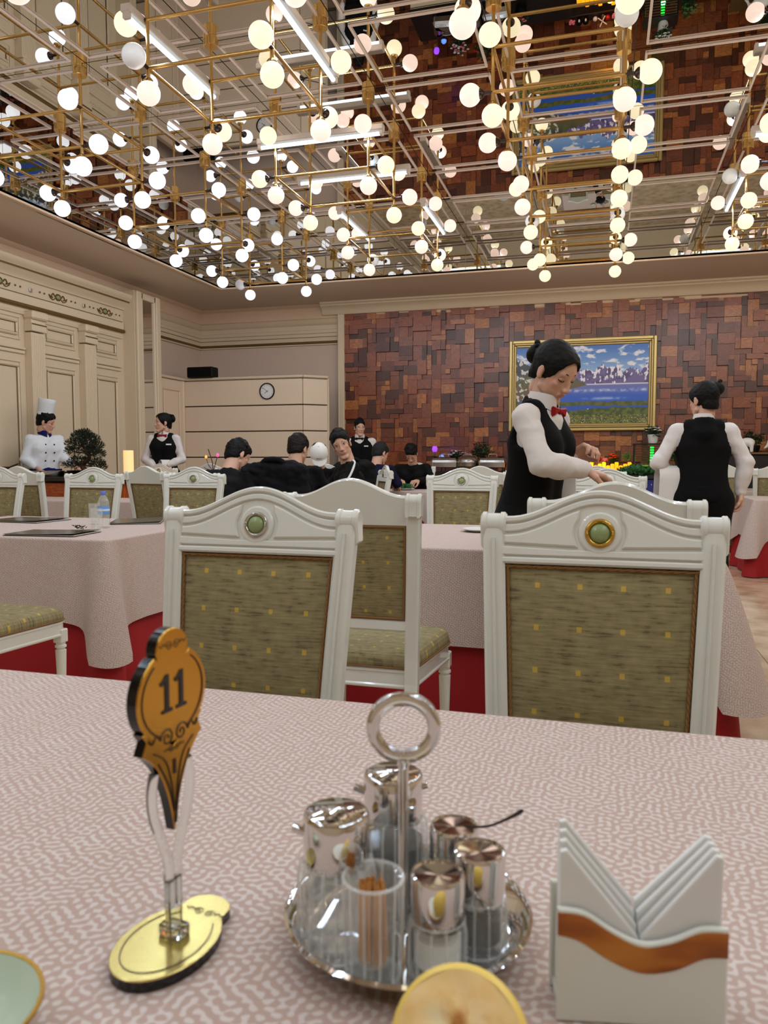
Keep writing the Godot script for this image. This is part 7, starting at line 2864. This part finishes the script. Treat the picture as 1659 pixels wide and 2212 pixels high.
func build_cook_counter() -> void:
	var t := thing("cook_counter", "polished orange-brown wooden counter with dark top, before the cook", "counter", Vector3(-5.74, 0, -7.02))
	obj("front", MB.new().box(Vector3(0, 0.46, 0), Vector3(1.9, 0.86, 0.42), 0.01), M.counter_wood, t)
	obj("top", MB.new().box(Vector3(0, 0.925, 0), Vector3(2.0, 0.05, 0.52), 0.008), M.counter_dark, t)
	obj("plinth", MB.new().box(Vector3(0, 0.025, -0.01), Vector3(1.86, 0.05, 0.40), 0.004), M.counter_dark, t)
	for k in 3:
		obj("moulding", MB.new().box(Vector3(0, 0.30 + 0.22 * k, 0.215), Vector3(1.9, 0.02, 0.012), 0.004), M.counter_wood, t)
	for q in [["round steel pan at the cook's hand", -5.72, -6.93, 0.13], ["smaller round steel pan in front of the cook", -5.88, -6.86, 0.105]]:
		var b := thing("steel_pan", q[0], "pan", Vector3(q[1], 0.951, q[2]))
		var rr: float = q[3]
		obj("pan", MB.new().lathe([Vector2(0, 0), Vector2(rr * 0.9, 0), Vector2(rr, 0.02), Vector2(rr, 0.06), Vector2(rr * 0.94, 0.06), Vector2(rr * 0.94, 0.02), Vector2(0, 0.008)], 28), M.steel, b)
		obj("knob", MB.new().ball(Vector3(0, 0.018, 0), Vector3(0.02, 0.012, 0.02), 10, 6), M.steel, b)
	var w := thing("black_pan", "shallow black frying pan with a long handle by the round pans", "pan", Vector3(-5.45, 0.951, -6.98))
	obj("pan", MB.new().lathe([Vector2(0, 0.015), Vector2(0.09, 0.015), Vector2(0.13, 0.05), Vector2(0.125, 0.052), Vector2(0.088, 0.020), Vector2(0, 0.02)], 28), M.counter_dark, w)
	obj("ring", MB.new().lathe([Vector2(0.085, 0), Vector2(0.09, 0), Vector2(0.09, 0.018), Vector2(0.085, 0.018)], 24), M.dark_metal, w)
	obj("handle", MB.new().tube([Vector3(0.12, 0.045, 0), Vector3(0.28, 0.065, 0.02)], 0.009, 8), M.counter_dark, w)
	var wk := thing("wok", "wide dark wok at the picture edge beside the cook", "pan", Vector3(-6.42, 0.951, -6.95))
	obj("bowl", MB.new().lathe([Vector2(0, 0.0), Vector2(0.06, 0.0), Vector2(0.15, 0.05), Vector2(0.19, 0.10), Vector2(0.183, 0.10), Vector2(0.145, 0.055), Vector2(0, 0.01)], 28), M.bark, wk)
	obj("handle", MB.new().tube([Vector3(0.17, 0.10, 0.03), Vector3(0.32, 0.135, 0.08)], 0.010, 8), M.bark, wk)
	# bonsai in a shallow tray
	var b := thing("bonsai_tree", "dark green bonsai with layered crown in a shallow tray", "plant", Vector3(-5.40, 0.951, -7.06))
	obj("tray", MB.new().at(Transform3D(LAY, Vector3.ZERO)).stack(circle(0.22, 32, Vector2.ZERO, 0.13), [Vector2(0.05, 0), Vector2(0.03, 0.01), Vector2(0.0, 0.06), Vector2(0.008, 0.064), Vector2(0.02, 0.055)]), M.counter_dark, b)
	var tk := MB.new()
	var tp := curve3(V3([0.02, 0.05, 0, -0.03, 0.12, 0.01, 0.05, 0.19, 0.0, 0.03, 0.27, -0.01, -0.03, 0.34, 0, 0.02, 0.42, 0]), 24)
	var rad := []
	for k in tp.size():
		rad.append(lerpf(0.032, 0.010, float(k) / tp.size()))
	tk.tube(tp, rad, 8)
	var pads := [[-0.02, 0.43, 0.0, 0.13, 0.055], [0.06, 0.40, 0.02, 0.13, 0.05], [-0.10, 0.35, 0.02, 0.11, 0.05], [0.13, 0.33, 0.0, 0.10, 0.05], [-0.15, 0.275, 0.0, 0.09, 0.04], [0.16, 0.24, 0.02, 0.10, 0.05], [0.05, 0.28, -0.05, 0.10, 0.05], [-0.05, 0.17, 0.03, 0.11, 0.04], [-0.13, 0.12, 0.02, 0.13, 0.03], [0.16, 0.14, 0.02, 0.09, 0.05], [0.20, 0.10, 0.0, 0.06, 0.04], [0.0, 0.47, 0, 0.08, 0.03]]
	var r := RandomNumberGenerator.new()
	r.seed = 14
	var lf := MB.new()
	for q in pads:
		tk.tube([tp[mini(23, int(q[1] * 50))], Vector3(q[0], q[1] - 0.01, q[2])], [0.010, 0.004], 5)
		leaf_cluster(lf, Vector3(q[0], q[1], q[2]), Vector3(q[3], q[4], q[3] * 0.75), int(q[3] * q[4] * 90000), 0.034, 0.004, r, 0.7)
	obj("trunk", tk, M.bark, b)
	obj("foliage", lf, M.needle_green, b)
	# paper lantern
	var l := thing("paper_lantern", "lit cylindrical paper lantern on a wooden foot", "lamp", Vector3(-4.83, 0.951, -7.02))
	obj("foot", MB.new().lathe([Vector2(0, 0), Vector2(0.055, 0), Vector2(0.055, 0.045), Vector2(0, 0.046)], 24), M.counter_wood, l)
	var pm := mat("lantern_paper", Color(0.95, 0.75, 0.55), 0.8)
	pm.emission_enabled = true
	pm.emission = Color(1.0, 0.76, 0.50)
	pm.emission_energy_multiplier = 0.95
	obj("lamp_shade", MB.new().lathe([Vector2(0, 0.046), Vector2(0.052, 0.047), Vector2(0.052, 0.275), Vector2(0.049, 0.277), Vector2(0, 0.277)], 28), pm, l)
	lamp_at(l, Vector3(0, 0.16, 0), Color(1.0, 0.66, 0.35), 0.06, 0.03)
	var db := thing("dark_service_table", "low dark table with trays beside the paper lantern", "table", Vector3(-4.55, 0, -8.05))
	obj("top", MB.new().box(Vector3(0, 0.96, 0), Vector3(0.50, 0.04, 0.36), 0.006), M.counter_dark, db)
	for s in [-1.0, 1.0]:
		obj("leg", MB.new().box(Vector3(s * 0.22, 0.47, 0), Vector3(0.04, 0.94, 0.30), 0.004), M.counter_dark, db)
	var tw := thing("twig_lamp", "twig arrangement with tiny pink and orange lights on the dark table", "lamp", Vector3(-4.40, 0.981, -8.05))
	var tg := MB.new()
	tg.tube(curve3(V3([0, 0, 0, -0.01, 0.12, 0, -0.06, 0.27, 0]), 10), 0.006, 5)
	tg.tube(curve3(V3([0, 0, 0, 0.03, 0.1, 0, 0.06, 0.19, 0]), 10), 0.005, 5)
	tg.tube(curve3(V3([0, 0.02, 0, -0.05, 0.08, 0.01, -0.09, 0.17, 0]), 10), 0.004, 5)
	tg.tube(curve3(V3([0, 0.02, 0, -0.08, 0.04, 0.01, -0.12, 0.06, 0]), 8), 0.004, 5)
	obj("twig", tg, M.bark, tw)
	obj("foot", MB.new().lathe([Vector2(0, 0), Vector2(0.05, 0), Vector2(0.03, 0.02), Vector2(0, 0.022)], 14), M.bark, tw)
	obj("lamp_pink", MB.new().ball(Vector3(0.06, 0.20, 0), Vector3(0.016, 0.022, 0.016), 10, 8), glow_mat("pink_glow", Color(1.0, 0.30, 0.55), 1.6), tw)
	obj("lamp_orange", MB.new().ball(Vector3(-0.09, 0.18, 0), Vector3(0.016, 0.020, 0.016), 10, 8), glow_mat("orange_glow", Color(1.0, 0.60, 0.30), 1.6), tw)


func drape_coat(label: String, x: float, z: float, yaw: float, m: Material, w: float) -> void:
	var t := thing("draped_coat", label, "coat", Vector3(x, 0, z), deg_to_rad(yaw))
	var f := SDF.new(Vector3(-0.42, 0.45, -0.30), Vector3(0.42, 1.18, 0.14), 0.016, 42.0)
	f.cap(Vector3(-w, 1.045, -0.105), Vector3(w, 1.045, -0.105), 0.042, 0.042)
	f.cap(Vector3(-w * 0.6, 1.085, -0.10), Vector3(w * 0.5, 1.085, -0.10), 0.040, 0.040)
	for k in 7:
		var q := -1.0 + k / 3.0
		f.cap(Vector3(q * w, 1.04, -0.14), Vector3(q * (w + 0.03), 0.56 + 0.05 * absf(q), -0.165 - 0.02 * cos(q * 3.0)), 0.035, 0.045)
	for s in [-1.0, 1.0]:
		f.cap(Vector3(s * w, 1.03, -0.10), Vector3(s * (w + 0.045), 0.66, -0.10), 0.045, 0.050)
	f.done()
	var mb := MB.new()
	f.into(mb)
	wrinkle(mb, 0.010)
	obj("coat", mb, m, t)
	obj("collar", MB.new().tube(curve3(V3([-0.10, 1.10, -0.13, -0.05, 1.135, -0.15, 0.05, 1.135, -0.15, 0.10, 1.10, -0.13]), 14), 0.022, 8), m, t)


func build_background() -> void:
	build_alcove()
	build_picture()
	build_buffet()
	build_cook_counter()
	var G := "white chairs with jade bosses"
	# left block: table before the cook, its chairs seen from behind
	table_set("before the cook's counter", -5.75, -3.75, -6.62, -6.02, 11)
	chair("white dining chair seen from behind, in front of the cook", -4.50, -5.15, 180, G)
	chair("white dining chair seen from behind, half turned, before the lantern", -3.68, -5.70, 166, G)
	chair("white dining chair with jade boss, right beside the paper lantern", -4.86, -7.55, -6, G)
	chair("white dining chair seen from behind, below the twig lamp", -4.60, -8.42, 182, G)
	chair("white dining chair seen from behind, over the hunched man's back", -4.20, -8.22, 180, G)
	chair("smallest white dining chair with jade boss, by the partition", -4.25, -9.15, 0, G)
	# diners' tables
	table_set("between the diners in dark jackets", -3.55, -2.50, -7.02, -6.32, 21)
	table_set("with the bowed diner's salad", -2.80, -1.95, -9.52, -8.82, 22, 0.3, 0.08)
	chair("white dining chair under the hunched man in charcoal", -2.96, -5.24, 170, G)
	chair("white dining chair under the draped navy coat", -2.55, -5.77, 182, G)
	chair("white dining chair under the diner in the white cap", -2.84, -7.60, 12, G)
	chair("white dining chair under the man who turns to the viewer", -2.01, -6.71, -62, G)
	chair("white dining chair under the man in the indigo top", -2.67, -8.27, 164, G)
	chair("white dining chair under the bowed diner eating salad", -2.43, -10.05, 2, G)
	drape_coat("dark navy coat draped over a chair back, under the cropped-haired man", -2.55, -5.77, 182, M.navy_jacket, 0.22)
	drape_coat("black quilted coat draped over the chair of the man in indigo", -2.67, -8.27, 164, M.charcoal_jacket, 0.20)
	var sp := thing("salad_plate", "white plate of green salad before the bowed diner", "plate", Vector3(-2.38, 0.7505, -9.20))
	obj("dish", MB.new().lathe([Vector2(0, 0), Vector2(0.07, 0), Vector2(0.075, 0.003), Vector2(0.125, 0.018), Vector2(0.125, 0.021), Vector2(0.075, 0.007), Vector2(0, 0.005)], 32), M.porcelain, sp)
	var sl := thing("salad", "green salad on the bowed diner's plate", "food", Vector3(-2.38, 0.7565, -9.20))
	var lf := MB.new()
	var r := RandomNumberGenerator.new()
	r.seed = 33
	leaf_cluster(lf, Vector3(0, 0.03, 0), Vector3(0.08, 0.022, 0.08), 160, 0.04, 0.012, r, 0.5)
	obj("leaf_heap", lf, M.salad_green, sl).set_meta("kind", "stuff")
	var cs := thing("fork", "steel fork leaning on the salad plate", "fork", Vector3(-2.33, 0.765, -9.18))
	obj("handle", MB.new().tube([Vector3(0, 0.01, 0), Vector3(0.09, 0.085, 0.03)], 0.004, 6), M.steel, cs)
	obj("head", MB.new().box(Vector3(-0.012, 0.004, -0.004), Vector3(0.03, 0.004, 0.018), 0.001), M.steel, cs)
	# middle: chairs past the table between, seen from behind
	chair("white dining chair seen from behind, left of the bending waitress", -0.98, -6.35, 180, G)
	chair("white dining chair seen from behind, touching the bending waitress's back", -0.62, -7.0, 184, G)
	chair("white dining chair with jade boss, farther one beyond the outstretched hand", -0.06, -6.55, 0, G)
	# right block
	table_set("at the picture edge past the walking waitress", 1.39, 2.9, -8.80, -8.0, 31, 0.36, 0.10)
	table_set("behind the hanging hand of the walking waitress", 1.42, 2.7, -11.0, -10.05, 32, 0.36, 0.10)
	chair("white dining chair seen from behind, past the walking waitress's arm", 1.27, -9.30, 180, G)
	chair("white dining chair cut by the picture edge past the walking waitress", 1.80, -9.25, 180, G)
	chair("white dining chair seen from behind, third along between the two edge tables", 2.45, -9.40, 185, G)


const GLOW := 1.0
const GLOBE_E := 0.05
const TUBE_E := 1.0
const EXPOSURE := 0.94


func _ready() -> void:
	# camera, sky, exposure
	var cam := Camera3D.new()
	cam.name = "camera"
	var att := CameraAttributesPhysical.new()
	att.frustum_focal_length = 17.902
	att.frustum_focus_distance = 4.5
	att.frustum_near = 0.05
	att.frustum_far = 100.0
	att.exposure_aperture = 6.3
	cam.attributes = att
	cam.fov = 67.674
	add_child(cam)
	cam.position = Vector3(0, 1.15, 0)
	cam.rotation = Vector3(deg_to_rad(-4.056), deg_to_rad(16.07), 0)
	cam.near = 0.05
	cam.current = true
	var we := WorldEnvironment.new()
	we.name = "environment"
	var env := Environment.new()
	env.background_mode = Environment.BG_COLOR
	env.background_color = Color(0.02, 0.02, 0.02)
	env.tonemap_mode = Environment.TONE_MAPPER_LINEAR
	env.tonemap_exposure = EXPOSURE
	env.sdfgi_enabled = true
	env.ssao_enabled = true
	env.ssil_enabled = true
	we.environment = env
	add_child(we)
	make_materials()
	build_setting()
	build_chandeliers()
	build_furniture()
	build_sign()
	build_cruet()
	build_napkins()
	build_near_dishes()
	build_bottle_table()
	build_people()
	build_background()
